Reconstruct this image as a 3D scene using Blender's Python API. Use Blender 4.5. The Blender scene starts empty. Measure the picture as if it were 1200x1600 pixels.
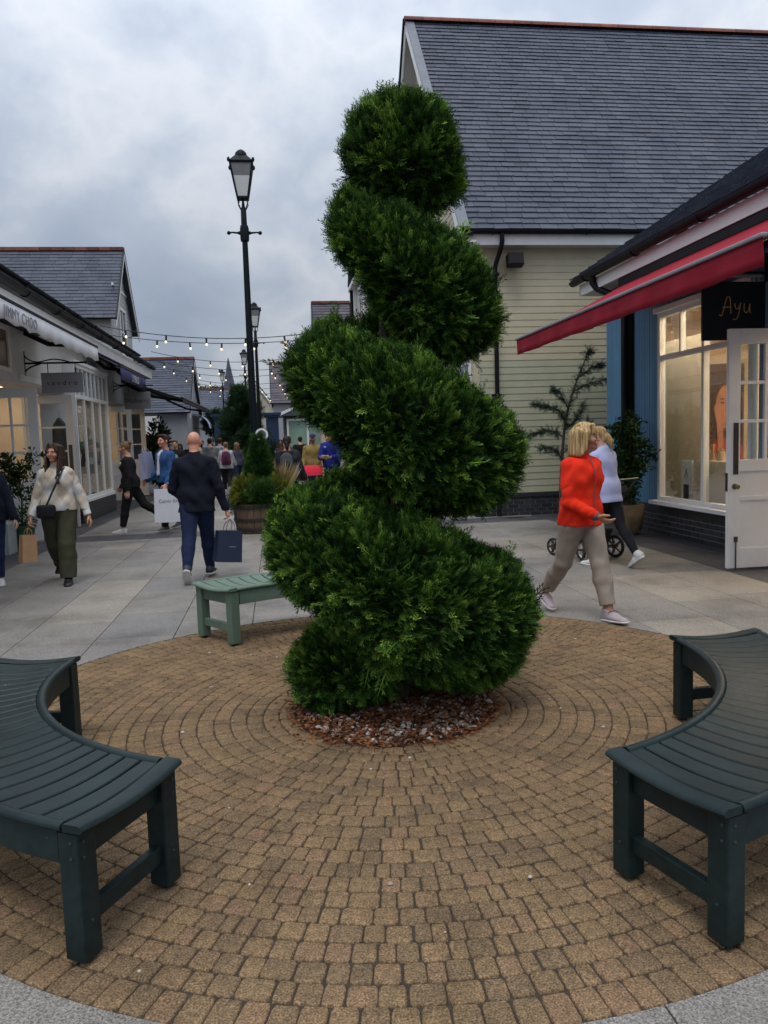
EXPOSURE = 0.0; SUN = 1.35; SKY_LO = (2.65, 3.15, 4.0); SKY_MID = (3.4, 3.85, 4.6); SKY_HI = (4.7, 5.0, 5.5); SKY_HOR = 1.0; SKY_ZEN = 4.4
import bpy, bmesh, math, random
import numpy as np
from mathutils import Vector, Matrix, Euler, noise as mnoise
random.seed(7); rng = np.random.default_rng(11)
R = math.radians; PI = math.pi
SC = bpy.context.scene; COL = SC.collection

# ---------------------------------------------------------------- materials
def newmat(name):
    m = bpy.data.materials.new(name); m.use_nodes = True
    nt = m.node_tree; b = nt.nodes['Principled BSDF']
    return m, nt, b
def N(nt, t, **kw):
    n = nt.nodes.new(t)
    for k, v in kw.items(): setattr(n, k, v)
    return n
def ramp(nt, fac, stops):
    r = N(nt, 'ShaderNodeValToRGB'); e = r.color_ramp.elements
    while len(e) < len(stops): e.new(0.5)
    for i, (p, c) in enumerate(stops):
        e[i].position = p; e[i].color = (*c, 1)
    nt.links.new(fac, r.inputs[0]); return r.outputs[0]
def mixc(nt, a, b, fac, mode='MIX'):
    m = N(nt, 'ShaderNodeMix', data_type='RGBA', blend_type=mode)
    for sock, v in ((m.inputs[0], fac), (m.inputs[6], a), (m.inputs[7], b)):
        if isinstance(v, (int, float)): sock.default_value = v
        elif isinstance(v, tuple): sock.default_value = (*v, 1)
        else: nt.links.new(v, sock)
    return m.outputs[2]
def M(name, col, rough=.6, var=.12, scale=8, bump=0, bscale=60, metal=0, spec=.5, attr=None, sheen=0, stretch=None, dirt=0, chips=0):
    """plain painted/woven/wooden stuff: base colour with soft mottling, optional fine bump; attr = name of a face value that varies it"""
    m, nt, b = newmat(name)
    tc = N(nt, 'ShaderNodeTexCoord'); co = tc.outputs['Object']
    if stretch:
        mp = N(nt, 'ShaderNodeMapping'); mp.inputs['Scale'].default_value = stretch
        nt.links.new(co, mp.inputs[0]); co = mp.outputs[0]
    n = N(nt, 'ShaderNodeTexNoise'); n.inputs['Scale'].default_value = scale; n.inputs['Detail'].default_value = 6
    nt.links.new(co, n.inputs[0])
    lo = tuple(max(0, c * (1 - var)) for c in col); hi = tuple(c * (1 + var) for c in col)
    c = ramp(nt, n.outputs[0], [(.3, lo), (.7, hi)])
    if attr:
        a = N(nt, 'ShaderNodeAttribute', attribute_name=attr)
        mul = N(nt, 'ShaderNodeMapRange'); mul.inputs[3].default_value = .62; mul.inputs[4].default_value = 1.38
        nt.links.new(a.outputs['Fac'], mul.inputs[0])
        c = mixc(nt, c, mul.outputs[0], 1.0, 'MULTIPLY')
    if dirt:
        d = N(nt, 'ShaderNodeTexNoise'); d.inputs['Scale'].default_value = 2.3; d.inputs['Detail'].default_value = 8; d.inputs['Roughness'].default_value = .7
        nt.links.new(tc.outputs['Object'], d.inputs[0])
        f = ramp(nt, d.outputs[0], [(.5, (0, 0, 0)), (.72, (dirt,) * 3)])
        c = mixc(nt, c, tuple(x * .45 for x in col), f)
    if chips:
        d = N(nt, 'ShaderNodeTexNoise'); d.inputs['Scale'].default_value = 34; d.inputs['Detail'].default_value = 5; d.inputs['Roughness'].default_value = .65
        nt.links.new(tc.outputs['Object'], d.inputs[0])
        c = mixc(nt, c, (.20, .22, .22), ramp(nt, d.outputs[0], [(.715, (0, 0, 0)), (.735, (chips,) * 3)]))
        g2 = N(nt, 'ShaderNodeTexNoise'); g2.inputs['Scale'].default_value = 1.0; g2.inputs['Detail'].default_value = 6
        mp2 = N(nt, 'ShaderNodeMapping'); mp2.inputs['Scale'].default_value = (30, 4, 30); nt.links.new(tc.outputs['Object'], mp2.inputs[0]); nt.links.new(mp2.outputs[0], g2.inputs[0])
        c = mixc(nt, c, ramp(nt, g2.outputs[0], [(.3, (.78, .78, .78)), (.7, (1.2, 1.2, 1.2))]), 1.0, 'MULTIPLY')
    nt.links.new(c, b.inputs['Base Color'])
    b.inputs['Roughness'].default_value = rough; b.inputs['Metallic'].default_value = metal
    b.inputs['Specular IOR Level'].default_value = spec
    if sheen: b.inputs['Sheen Weight'].default_value = sheen
    if bump:
        n2 = N(nt, 'ShaderNodeTexNoise'); n2.inputs['Scale'].default_value = bscale; n2.inputs['Detail'].default_value = 4
        nt.links.new(co, n2.inputs[0])
        bp = N(nt, 'ShaderNodeBump'); bp.inputs['Strength'].default_value = bump; bp.inputs['Distance'].default_value = .01
        nt.links.new(n2.outputs[0], bp.inputs['Height']); nt.links.new(bp.outputs[0], b.inputs['Normal'])
    return m
def emit(name, col, s):
    m, nt, b = newmat(name)
    b.inputs['Base Color'].default_value = (*col, 1); b.inputs['Emission Color'].default_value = (*col, 1); b.inputs['Emission Strength'].default_value = s
    return m
def glass(name, tint=(.93, .95, .95), refl=1.0):
    m, nt, b = newmat(name); nt.nodes.remove(b)
    out = nt.nodes['Material Output']
    t = N(nt, 'ShaderNodeBsdfTransparent'); t.inputs[0].default_value = (*tint, 1)
    g = N(nt, 'ShaderNodeBsdfGlossy'); g.inputs['Roughness'].default_value = .02
    f = N(nt, 'ShaderNodeFresnel'); f.inputs[0].default_value = 1.5
    mu = N(nt, 'ShaderNodeMath', operation='MULTIPLY'); mu.inputs[1].default_value = 1.6 * refl; mu.use_clamp = True
    nt.links.new(f.outputs[0], mu.inputs[0])
    mx = N(nt, 'ShaderNodeMixShader'); nt.links.new(mu.outputs[0], mx.inputs[0])
    nt.links.new(t.outputs[0], mx.inputs[1]); nt.links.new(g.outputs[0], mx.inputs[2]); nt.links.new(mx.outputs[0], out.inputs[0])
    return m
def leafmat(name, stops, rough=.55, trans=.25):
    """foliage: face value 'var' picks from the colour stops"""
    m, nt, b = newmat(name)
    a = N(nt, 'ShaderNodeAttribute', attribute_name='var')
    c = ramp(nt, a.outputs['Fac'], stops)
    nt.links.new(c, b.inputs['Base Color']); b.inputs['Roughness'].default_value = rough; b.inputs['Specular IOR Level'].default_value = .1
    t = N(nt, 'ShaderNodeBsdfTranslucent'); nt.links.new(c, t.inputs[0])
    mx = N(nt, 'ShaderNodeMixShader'); mx.inputs[0].default_value = trans
    out = nt.nodes['Material Output']
    nt.links.new(b.outputs[0], mx.inputs[1]); nt.links.new(t.outputs[0], mx.inputs[2]); nt.links.new(mx.outputs[0], out.inputs[0])
    return m

# ---------------------------------------------------------------- objects
def props(o, label=None, cat=None, group=None, kind=None):
    if label: o['label'] = label
    if cat: o['category'] = cat
    if group: o['group'] = group
    if kind: o['kind'] = kind
    return o
def thing(name, label, cat, loc=(0, 0, 0), rz=0, group=None):
    o = bpy.data.objects.new(name, None); COL.objects.link(o); o.empty_display_size = .2
    o.location = loc; o.rotation_euler = (0, 0, rz)
    return props(o, label, cat, group)
def link_mesh(name, me, mats, parent=None, smooth=False, label=None):
    o = bpy.data.objects.new(name, me); COL.objects.link(o)
    for m in (mats if isinstance(mats, (list, tuple)) else [mats]): me.materials.append(m)
    if parent is not None: o.parent = parent
    if smooth: me.shade_smooth()
    if label: o['label'] = label
    return o
class MB:
    """collects shapes; build() makes ONE mesh object. off: subtracted from every vertex (world -> thing frame)"""
    def __init__(s, off=(0, 0, 0)):
        s.v = []; s.f = []; s.mi = []; s.var = []; s.off = Vector(off); s.cur = 0; s.cv = .5
    def add(s, vs, fs):
        n = len(s.v); s.v += [tuple(Vector(p) - s.off) for p in vs]
        for f in fs: s.f.append([i + n for i in f]); s.mi.append(s.cur); s.var.append(s.cv)
        return s
    def box(s, x0, x1, y0, y1, z0, z1, mat=None):
        vs = [(x, y, z) for z in (z0, z1) for y in (y0, y1) for x in (x0, x1)]
        if mat is not None: vs = [mat @ Vector(p) for p in vs]
        return s.add(vs, [(0, 2, 3, 1), (4, 5, 7, 6), (0, 1, 5, 4), (2, 6, 7, 3), (0, 4, 6, 2), (1, 3, 7, 5)])
    def bar(s, a, b, w, h, up=(0, 0, 1)):
        a = Vector(a); b = Vector(b); d = (b - a).normalized(); u = Vector(up)
        x = d.cross(u); x = x.normalized() if x.length > 1e-5 else Vector((1, 0, 0)); u = x.cross(d)
        vs = [p + x * (i * w / 2) + u * (j * h / 2) for p in (a, b) for j in (-1, 1) for i in (-1, 1)]
        return s.add(vs, [(0, 2, 3, 1), (4, 5, 7, 6), (0, 1, 5, 4), (2, 6, 7, 3), (0, 4, 6, 2), (1, 3, 7, 5)])
    def tube(s, pts, r, n=10, cap=True):
        pts = [Vector(p) for p in pts]; rs = r if isinstance(r, (list, tuple)) else [r] * len(pts)
        vs = []; fs = []; prev = None
        for i, p in enumerate(pts):
            d = (pts[min(i + 1, len(pts) - 1)] - pts[max(i - 1, 0)]).normalized()
            if prev is None:
                x = d.orthogonal().normalized()
            else:
                x = prev - d * prev.dot(d); x = x.normalized() if x.length > 1e-6 else d.orthogonal().normalized()
            prev = x; y = d.cross(x)
            for k in range(n):
                a = 2 * PI * k / n; vs.append(p + (x * math.cos(a) + y * math.sin(a)) * rs[i])
        for i in range(len(pts) - 1):
            for k in range(n):
                k2 = (k + 1) % n; fs.append((i * n + k, i * n + k2, (i + 1) * n + k2, (i + 1) * n + k))
        if cap: fs.append(tuple(range(n))[::-1]); fs.append(tuple((len(pts) - 1) * n + k for k in range(n)))
        return s.add(vs, fs)
    def lathe(s, prof, c=(0, 0, 0), n=24, a0=0.0, square=False):
        vs = []; fs = []; c = Vector(c)
        for (r, z) in prof:
            for k in range(n):
                a = a0 + 2 * PI * k / n; vs.append(c + Vector((r * math.cos(a), r * math.sin(a), z)))
        m = len(prof)
        for i in range(m - 1):
            for k in range(n):
                k2 = (k + 1) % n; fs.append((i * n + k, i * n + k2, (i + 1) * n + k2, (i + 1) * n + k))
        fs.append(tuple(range(n))[::-1]); fs.append(tuple((m - 1) * n + k for k in range(n)))
        return s.add(vs, fs)
    def sphere(s, c, r, n=10, sc=(1, 1, 1)):
        prof = []
        m = max(4, n // 2 + 1)
        vs = []; fs = []; c = Vector(c)
        for i in range(m + 1):
            t = PI * i / m
            for k in range(n):
                a = 2 * PI * k / n
                vs.append(c + Vector((math.sin(t) * math.cos(a) * r * sc[0], math.sin(t) * math.sin(a) * r * sc[1], -math.cos(t) * r * sc[2])))
        for i in range(m):
            for k in range(n):
                k2 = (k + 1) % n; fs.append((i * n + k, i * n + k2, (i + 1) * n + k2, (i + 1) * n + k))
        return s.add(vs, fs)
    def prism(s, poly, d, flip=False):
        """poly: list of 3-D points of a flat outline; d: extrusion vector"""
        n = len(poly); d = Vector(d); vs = [Vector(p) for p in poly] + [Vector(p) + d for p in poly]
        fs = [tuple(range(n))[::-1], tuple(range(n, 2 * n))] + [(i, (i + 1) % n, n + (i + 1) % n, n + i) for i in range(n)]
        return s.add(vs, fs)
    def quad(s, a, b, c, d): return s.add([a, b, c, d], [(0, 1, 2, 3)])
    def build(s, name, mats, parent=None, bevel=0, smooth=False, seg=2, label=None, weld=False):
        me = bpy.data.meshes.new(name); me.from_pydata(s.v, [], s.f); me.update()
        if weld or bevel or True:
            bm = bmesh.new(); bm.from_mesh(me)
            lay = bm.faces.layers.float.new('var')
            for f, v, mi in zip(bm.faces, s.var, s.mi): f[lay] = v; f.material_index = mi
            bmesh.ops.remove_doubles(bm, verts=bm.verts, dist=1e-5) if weld else None
            bmesh.ops.recalc_face_normals(bm, faces=bm.faces)
            if bevel:
                bmesh.ops.bevel(bm, geom=[e for e in bm.edges if len(e.link_faces) == 2 and e.calc_face_angle(0) > .5], offset=bevel, segments=seg, affect='EDGES', profile=.5, clamp_overlap=True)
            bm.to_mesh(me); bm.free()
        o = link_mesh(name, me, mats, parent, False, label)
        if smooth:
            me.shade_smooth(); me.set_sharp_from_angle(angle=R(40))
        return o
def np_mesh(name, verts, faces, mats, parent=None, var=None, smooth=False, mi=None, label=None):
    """faces: (n,k) int array"""
    me = bpy.data.meshes.new(name); n, k = faces.shape
    me.vertices.add(len(verts)); me.vertices.foreach_set('co', np.ascontiguousarray(verts, dtype=np.float32).ravel())
    me.loops.add(n * k); me.loops.foreach_set('vertex_index', np.ascontiguousarray(faces, dtype=np.int32).ravel())
    me.polygons.add(n); me.polygons.foreach_set('loop_start', np.arange(0, n * k, k, dtype=np.int32))
    try: me.polygons.foreach_set('loop_total', np.full(n, k, dtype=np.int32))
    except Exception: pass
    if mi is not None: me.polygons.foreach_set('material_index', mi.astype(np.int32))
    me.update(calc_edges=True); me.validate()
    if var is not None:
        a = me.attributes.new('var', 'FLOAT', 'FACE'); a.data.foreach_set('value', var.astype(np.float32))
    return link_mesh(name, me, mats, parent, smooth, label)
def text_mesh(s, size, mat, name, parent, M4, ext=.004, spacing=1.0, align='CENTER'):
    cu = bpy.data.curves.new(name, 'FONT'); cu.body = s; cu.size = size; cu.extrude = ext; cu.align_x = align; cu.align_y = 'CENTER'; cu.space_character = spacing
    o = bpy.data.objects.new(name, cu); COL.objects.link(o)
    dg = bpy.context.evaluated_depsgraph_get(); dg.update()
    me = bpy.data.meshes.new_from_object(o.evaluated_get(dg)); bpy.data.objects.remove(o); bpy.data.curves.remove(cu)
    me.transform(M4); me.materials.clear()
    return link_mesh(name, me, mat, parent)
def frame(origin, x, y):
    x = Vector(x).normalized(); y = Vector(y).normalized(); z = x.cross(y)
    m = Matrix((x, y, z)).transposed().to_4x4(); m.translation = Vector(origin); return m
def copy_tree(o, parent=None):
    c = o.copy(); COL.objects.link(c); c.parent = parent
    for ch in list(o.children): copy_tree(ch, c)
    return c
def catmull(P, n):
    P = np.asarray(P, float); m = len(P); out = []
    for i in range(m - 1):
        p0, p1, p2, p3 = P[max(i - 1, 0)], P[i], P[i + 1], P[min(i + 2, m - 1)]
        for t in np.linspace(0, 1, n, endpoint=False):
            out.append(.5 * (2 * p1 + (p2 - p0) * t + (2 * p0 - 5 * p1 + 4 * p2 - p3) * t * t + (3 * p1 - p0 - 3 * p2 + p3) * t ** 3))
    out.append(P[-1]); return np.array(out)
# ---------------------------------------------------------------- leaf sprays
def spray_template(kind):
    """unit spray along +Y, lying in XY with a little Z curl; returns verts, quad faces"""
    vs = []; fs = []
    def blade(a, b, w, z=0):
        a = np.array(a, float); b = np.array(b, float); d = b - a; L = np.linalg.norm(d); d /= L; s = np.array([-d[1], d[0], 0]) * w; m = a + d * L * .55
        n = len(vs); vs.extend([a, m + s + [0, 0, z], b, m - s + [0, 0, z]]); fs.append([n, n + 1, n + 2, n + 3])
    rr = random.Random(3)
    if kind == 'cypress':
        blade((0, -.25, 0), (0, 1.05, .06), .022)
        for i in range(6):
            t = -.02 + i * .155; L = .46 * (1 - t * .62)
            for s in (-1, 1):
                ang = R(rr.uniform(38, 54)); L2 = L * rr.uniform(.75, 1.15)
                e = (s * L2 * math.sin(ang), t + L2 * math.cos(ang), .09 * rr.uniform(-1, 1.5))
                blade((0, t, 0), e, .027, .02)
                m = (e[0] * .5, t + (e[1] - t) * .5, e[2] * .5)
                blade(m, (m[0] + s * L2 * .04, m[1] + L2 * .40, m[2] + .04), .021)
    elif kind == 'leaf':
        blade((0, 0, 0), (0, 1, 0), .2, .05)
    elif kind == 'leaves':
        for i in range(7):
            t = i / 7; s = (-1) ** i
            a = R(rr.uniform(35, 65)); L = .36 * (1.1 - .5 * t)
            blade((0, t * .8, 0), (s * L * math.sin(a), t * .8 + L * math.cos(a), rr.uniform(-.08, .12)), L * .24, .03)
        blade((0, -.1, 0), (0, .95, 0), .012)
    elif kind == 'needle':
        blade((0, 0, 0), (0, 1, 0), .02)
        for i in range(9):
            t = i / 9; s = (-1) ** i
            a = R(rr.uniform(25, 55)); L = .42
            blade((0, t, 0), (s * L * math.sin(a), t + L * math.cos(a), rr.uniform(-.2, .2)), .022)
            blade((0, t, 0), (-s * L * .5 * math.sin(a), t + L * math.cos(a), rr.uniform(-.3, .3)), .022)
    elif kind == 'grass':
        for i in range(5):
            blade((rr.uniform(-.05, .05), 0, rr.uniform(-.05, .05)), (rr.uniform(-.35, .35), rr.uniform(.7, 1.1), rr.uniform(-.3, .3)), .03)
    return np.array(vs, float), np.array(fs, int)
def scatter(kind, P, D, S, roll=None, var=None, flat=None):
    """place one spray per point P along direction D with size S; returns verts, faces, facevar"""
    tv, tf = spray_template(kind); n = len(P)
    D = D / np.linalg.norm(D, axis=1, keepdims=True)
    ref = rng.normal(size=(n, 3)) if flat is None else flat
    X = np.cross(D, ref); X /= np.linalg.norm(X, axis=1, keepdims=True) + 1e-9
    Z = np.cross(X, D)
    V = P[:, None, :] + S[:, None, None] * (tv[None, :, 0, None] * X[:, None, :] + tv[None, :, 1, None] * D[:, None, :] + tv[None, :, 2, None] * Z[:, None, :])
    F = tf[None] + (np.arange(n) * len(tv))[:, None, None]
    if var is None: var = rng.random(n)
    tone = np.zeros(len(tf))
    if kind == 'cypress': tone = np.array([.5 * (tv[f[2], 1] - .55) for f in tf])
    return V.reshape(-1, 3), F.reshape(-1, 4), np.clip(var[:, None] + tone[None, :], 0, 1).reshape(-1)
def join_np(*parts):
    V = []; F = []; A = []; o = 0
    for v, f, a in parts: V.append(v); F.append(f + o); A.append(a); o += len(v)
    return np.concatenate(V), np.concatenate(F), np.concatenate(A)
def blob_noise(P, sc, seed=0.0):
    return np.array([mnoise.noise(Vector((p[0] * sc + seed, p[1] * sc - seed, p[2] * sc + 2 * seed))) for p in P])
# ================================================================ world, light, camera
CAM_H = 1.58
cam = bpy.data.cameras.new('camera'); camo = bpy.data.objects.new('camera', cam); COL.objects.link(camo); SC.camera = camo
cr = Vector((0.99015, -0.13611, -0.03274)); cd = Vector((-0.04516, -0.08912, -0.995)); cf = Vector((0.13251, 0.98668, -0.09439))
cf.normalize(); cr = (cr - cf * cr.dot(cf)).normalized(); cu_ = cr.cross(cf)
mw = Matrix((cr, cu_, -cf)).transposed().to_4x4(); mw.translation = (0, 0, CAM_H); camo.matrix_world = mw
cam.sensor_fit = 'VERTICAL'; cam.sensor_height = 36; cam.lens = 1217.8 / 1600 * 36; cam.clip_end = 2000; cam.clip_start = .05
SC.view_settings.view_transform = 'Standard'; SC.view_settings.look = 'None'; SC.view_settings.exposure = EXPOSURE; SC.view_settings.gamma = 1
SC.cycles.use_denoising = True; SC.cycles.max_bounces = 6; SC.cycles.transparent_max_bounces = 12
SC.cycles.sample_clamp_indirect = 4
w = bpy.data.worlds.new('World'); SC.world = w; w.use_nodes = True; nt = w.node_tree
bg = nt.nodes['Background']; bg.inputs['Strength'].default_value = .1
sky = N(nt, 'ShaderNodeTexSky', sky_type='NISHITA'); sky.sun_disc = False; sky.sun_elevation = R(66); sky.sun_rotation = R(200); sky.air_density = 1.0; sky.dust_density = 2.0
tc = N(nt, 'ShaderNodeTexCoord'); sep = N(nt, 'ShaderNodeSeparateXYZ'); nt.links.new(tc.outputs['Generated'], sep.inputs[0])
# cloud deck: direction projected on a flat layer overhead, so banks flatten towards the horizon
zc = N(nt, 'ShaderNodeMath', operation='MAXIMUM'); nt.links.new(sep.outputs[2], zc.inputs[0]); zc.inputs[1].default_value = 0.0
za = N(nt, 'ShaderNodeMath', operation='ADD'); nt.links.new(zc.outputs[0], za.inputs[0]); za.inputs[1].default_value = .55
dv = N(nt, 'ShaderNodeVectorMath', operation='DIVIDE'); nt.links.new(tc.outputs['Generated'], dv.inputs[0])
cmb = N(nt, 'ShaderNodeCombineXYZ')
for i in range(3): nt.links.new(za.outputs[0], cmb.inputs[i])
nt.links.new(cmb.outputs[0], dv.inputs[1])
n1 = N(nt, 'ShaderNodeTexNoise'); n1.inputs['Scale'].default_value = 2.5; n1.inputs['Detail'].default_value = 10; n1.inputs['Roughness'].default_value = .52; n1.inputs['Distortion'].default_value = .12
mp = N(nt, 'ShaderNodeMapping'); mp.inputs['Location'].default_value = (3.1, 1.7, .4); mp.inputs['Scale'].default_value = (1.1, .9, 1)
nt.links.new(dv.outputs[0], mp.inputs[0]); nt.links.new(mp.outputs[0], n1.inputs[0])
cl = ramp(nt, n1.outputs[0], [(.32, SKY_LO), (.46, SKY_MID), (.55, SKY_HI), (.64, SKY_MID), (.72, SKY_HI)])
# an overcast sky is about three times brighter overhead than at the horizon
mr = N(nt, 'ShaderNodeMapRange'); mr.inputs[1].default_value = .0; mr.inputs[2].default_value = 1.0; mr.inputs[3].default_value = SKY_HOR; mr.inputs[4].default_value = SKY_ZEN
pw = N(nt, 'ShaderNodeMath', operation='POWER'); nt.links.new(zc.outputs[0], pw.inputs[0]); pw.inputs[1].default_value = 1.6
nt.links.new(pw.outputs[0], mr.inputs[0])
warm = ramp(nt, zc.outputs[0], [(.0, (1, 1, 1)), (.55, (1, 1, 1)), (.95, (1.0, .93, .84))])
cl2 = mixc(nt, mixc(nt, cl, warm, 1.0, 'MULTIPLY'), mr.outputs[0], 1.0, 'MULTIPLY')
skc = mixc(nt, sky.outputs[0], cl2, .93)
nt.links.new(skc, bg.inputs['Color'])
sun = bpy.data.lights.new('sun', 'SUN'); sun.energy = SUN; sun.angle = R(22); sun.color = (1, .965, .92)
so = bpy.data.objects.new('sun', sun); COL.objects.link(so)
se, sr = R(66), R(200)
sd = Vector((math.sin(sr) * math.cos(se), math.cos(sr) * math.cos(se), math.sin(se)))
so.rotation_euler = (-sd).to_track_quat('-Z', 'Y').to_euler()

# ================================================================ ground, paving
CX, CY, CR = .62, 4.42, 2.55
m_joint = M('joint_grit', (.055, .048, .04), .95, .3, 40, .3, 200)
MB().quad((-300, -40, -.03), (300, -40, -.03), (300, 500, -.03), (-300, 500, -.03)).build('ground', m_joint)['kind'] = 'structure'

def granite(name, lo, hi, spk=.5, rough=.6, attr=True):
    m, nt, b = newmat(name); tc = N(nt, 'ShaderNodeTexCoord')
    n = N(nt, 'ShaderNodeTexNoise'); n.inputs['Scale'].default_value = 130; n.inputs['Detail'].default_value = 3; nt.links.new(tc.outputs['Object'], n.inputs[0])
    v = N(nt, 'ShaderNodeTexVoronoi'); v.inputs['Scale'].default_value = 210; nt.links.new(tc.outputs['Object'], v.inputs[0])
    n2 = N(nt, 'ShaderNodeTexNoise'); n2.inputs['Scale'].default_value = 1.1; n2.inputs['Detail'].default_value = 7; n2.inputs['Roughness'].default_value = .65; nt.links.new(tc.outputs['Object'], n2.inputs[0])
    c = ramp(nt, n.outputs[0], [(.35, lo), (.62, hi)])
    sp = N(nt, 'ShaderNodeSeparateColor'); nt.links.new(v.outputs['Color'], sp.inputs[0])
    k = ramp(nt, sp.outputs[0], [(0, (1 - spk,) * 3), (.5, (1,) * 3), (1, (1 + spk * .6,) * 3)])
    c = mixc(nt, c, k, 1.0, 'MULTIPLY')
    st = ramp(nt, n2.outputs[0], [(.33, (.62, .61, .60)), (.5, (.95, .95, .95)), (.66, (1.1, 1.1, 1.1))])
    c = mixc(nt, c, st, 1.0, 'MULTIPLY')
    if attr:
        a = N(nt, 'ShaderNodeAttribute', attribute_name='var')
        t = ramp(nt, a.outputs['Fac'], [(0, (.80, .82, .86)), (.4, (.97, .96, .96)), (.75, (1.02, 1.0, .97)), (1, (1.24, 1.19, 1.1))])
        c = mixc(nt, c, t, 1.0, 'MULTIPLY')
    nt.links.new(c, b.inputs['Base Color']); b.inputs['Roughness'].default_value = rough; b.inputs['Specular IOR Level'].default_value = .22
    bp = N(nt, 'ShaderNodeBump'); bp.inputs['Strength'].default_value = .25; bp.inputs['Distance'].default_value = .004
    nt.links.new(n.outputs[0], bp.inputs['Height']); nt.links.new(bp.outputs[0], b.inputs['Normal'])
    return m
m_granite = granite('pale_granite', (.165, .156, .146), (.285, .270, .254))
m_dark = granite('dark_granite', (.045, .047, .055), (.10, .10, .11), .5, .5)

def slab(mb, x0, x1, y0, y1, z=0.0, g=.003, b=.0018):
    x0 += g; x1 -= g; y0 += g; y1 -= g
    vs = [(x, y, zz) for (zz, e) in ((z - .028, 0), (z - b, 0), (z, b)) for (x, y) in ((x0 + e, y0 + e), (x1 - e, y0 + e), (x1 - e, y1 - e), (x0 + e, y1 - e))]
    fs = [(8, 9, 10, 11), (3, 2, 1, 0)] + [(a + i, a + (i + 1) % 4, a + 4 + (i + 1) % 4, a + 4 + i) for a in (0, 4) for i in range(4)]
    mb.add(vs, fs)
pv = MB(); cut = MB()
rs = random.Random(5)
xs = [-1.55 - .635 * k for k in range(5, 0, -1)] + [-1.55 + .635 * k for k in range(0, 11)]
xs = [x for x in xs if -3.65 < x < 4.9]
xs[0] = -3.62; xs[-1] = 4.84
def in_dark(y): return 14.05 < y < 15.0
for i in range(len(xs) - 1):
    y = -2.0 - rs.random() * .6
    while y < 75:
        L = rs.choice((.62, .8, .95, 1.1, 1.25))
        if y > 30: L *= 3
        a, b_ = y, y + L; y = b_
        if a < 13.62 < b_: b_ = 13.62; y = 14.45
        elif 13.62 <= a < 14.45: continue
        if b_ - a < .05: continue
        pv.cv = cut.cv = rs.choice((.15, .35, .45, .5, .55, .62, .7, .98 if rs.random() < .5 else .5))
        xa, xb = xs[i], xs[i + 1]
        qx = min(max(CX, xa), xb); qy = min(max(CY, a), b_)
        near = math.hypot(qx - CX, qy - CY)
        far = max(math.hypot(X - CX, Y - CY) for X in (xa, xb) for Y in (a, b_))
        if far < CR: continue
        slab(cut if near < CR else pv, xa, xb, a, b_)
pave = pv.build('street_paving', m_granite); pave['kind'] = 'structure'
kerbs = cut.build('circle_edge_paving', m_granite); kerbs['kind'] = 'structure'
cyl = MB(); cyl.lathe([(CR + .004, -.2), (CR + .004, .2)], (CX, CY, 0), 160); co_ = cyl.build('cutter', m_granite)
bo = kerbs.modifiers.new('b', 'BOOLEAN'); bo.object = co_; bo.operation = 'DIFFERENCE'; bo.solver = 'EXACT'
dg = bpy.context.evaluated_depsgraph_get(); nm = bpy.data.meshes.new_from_object(kerbs.evaluated_get(dg))
kerbs.modifiers.clear(); kerbs.data = nm; bpy.data.objects.remove(co_)
# dark granite strips along the shop fronts and the band across the street
dk = MB()
def strip(x0, x1, y0, y1, w, l):
    x = x0
    while x < x1 - .01:
        xe = min(x + w, x1); y = y0 - rs.random() * l
        while y < y1:
            a, b_ = max(y, y0), min(y + l * rs.uniform(.8, 1.2), y1)
            dk.cv = rs.random()
            if b_ - a > .03: slab(dk, x, xe, a, b_)
            y = b_ if b_ > y else y1
        x = xe
strip(-5.2, -3.62, -2, 70, .4, .6); strip(4.84, 6.0, -2, 14.45, .3, .42); strip(-3.62, 4.84, 13.62, 14.45, .42, .42); strip(4.84, 6.5, 14.45, 14.9, .3, .4)
dk.build('shopfront_paving', m_dark)['kind'] = 'structure'

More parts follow.
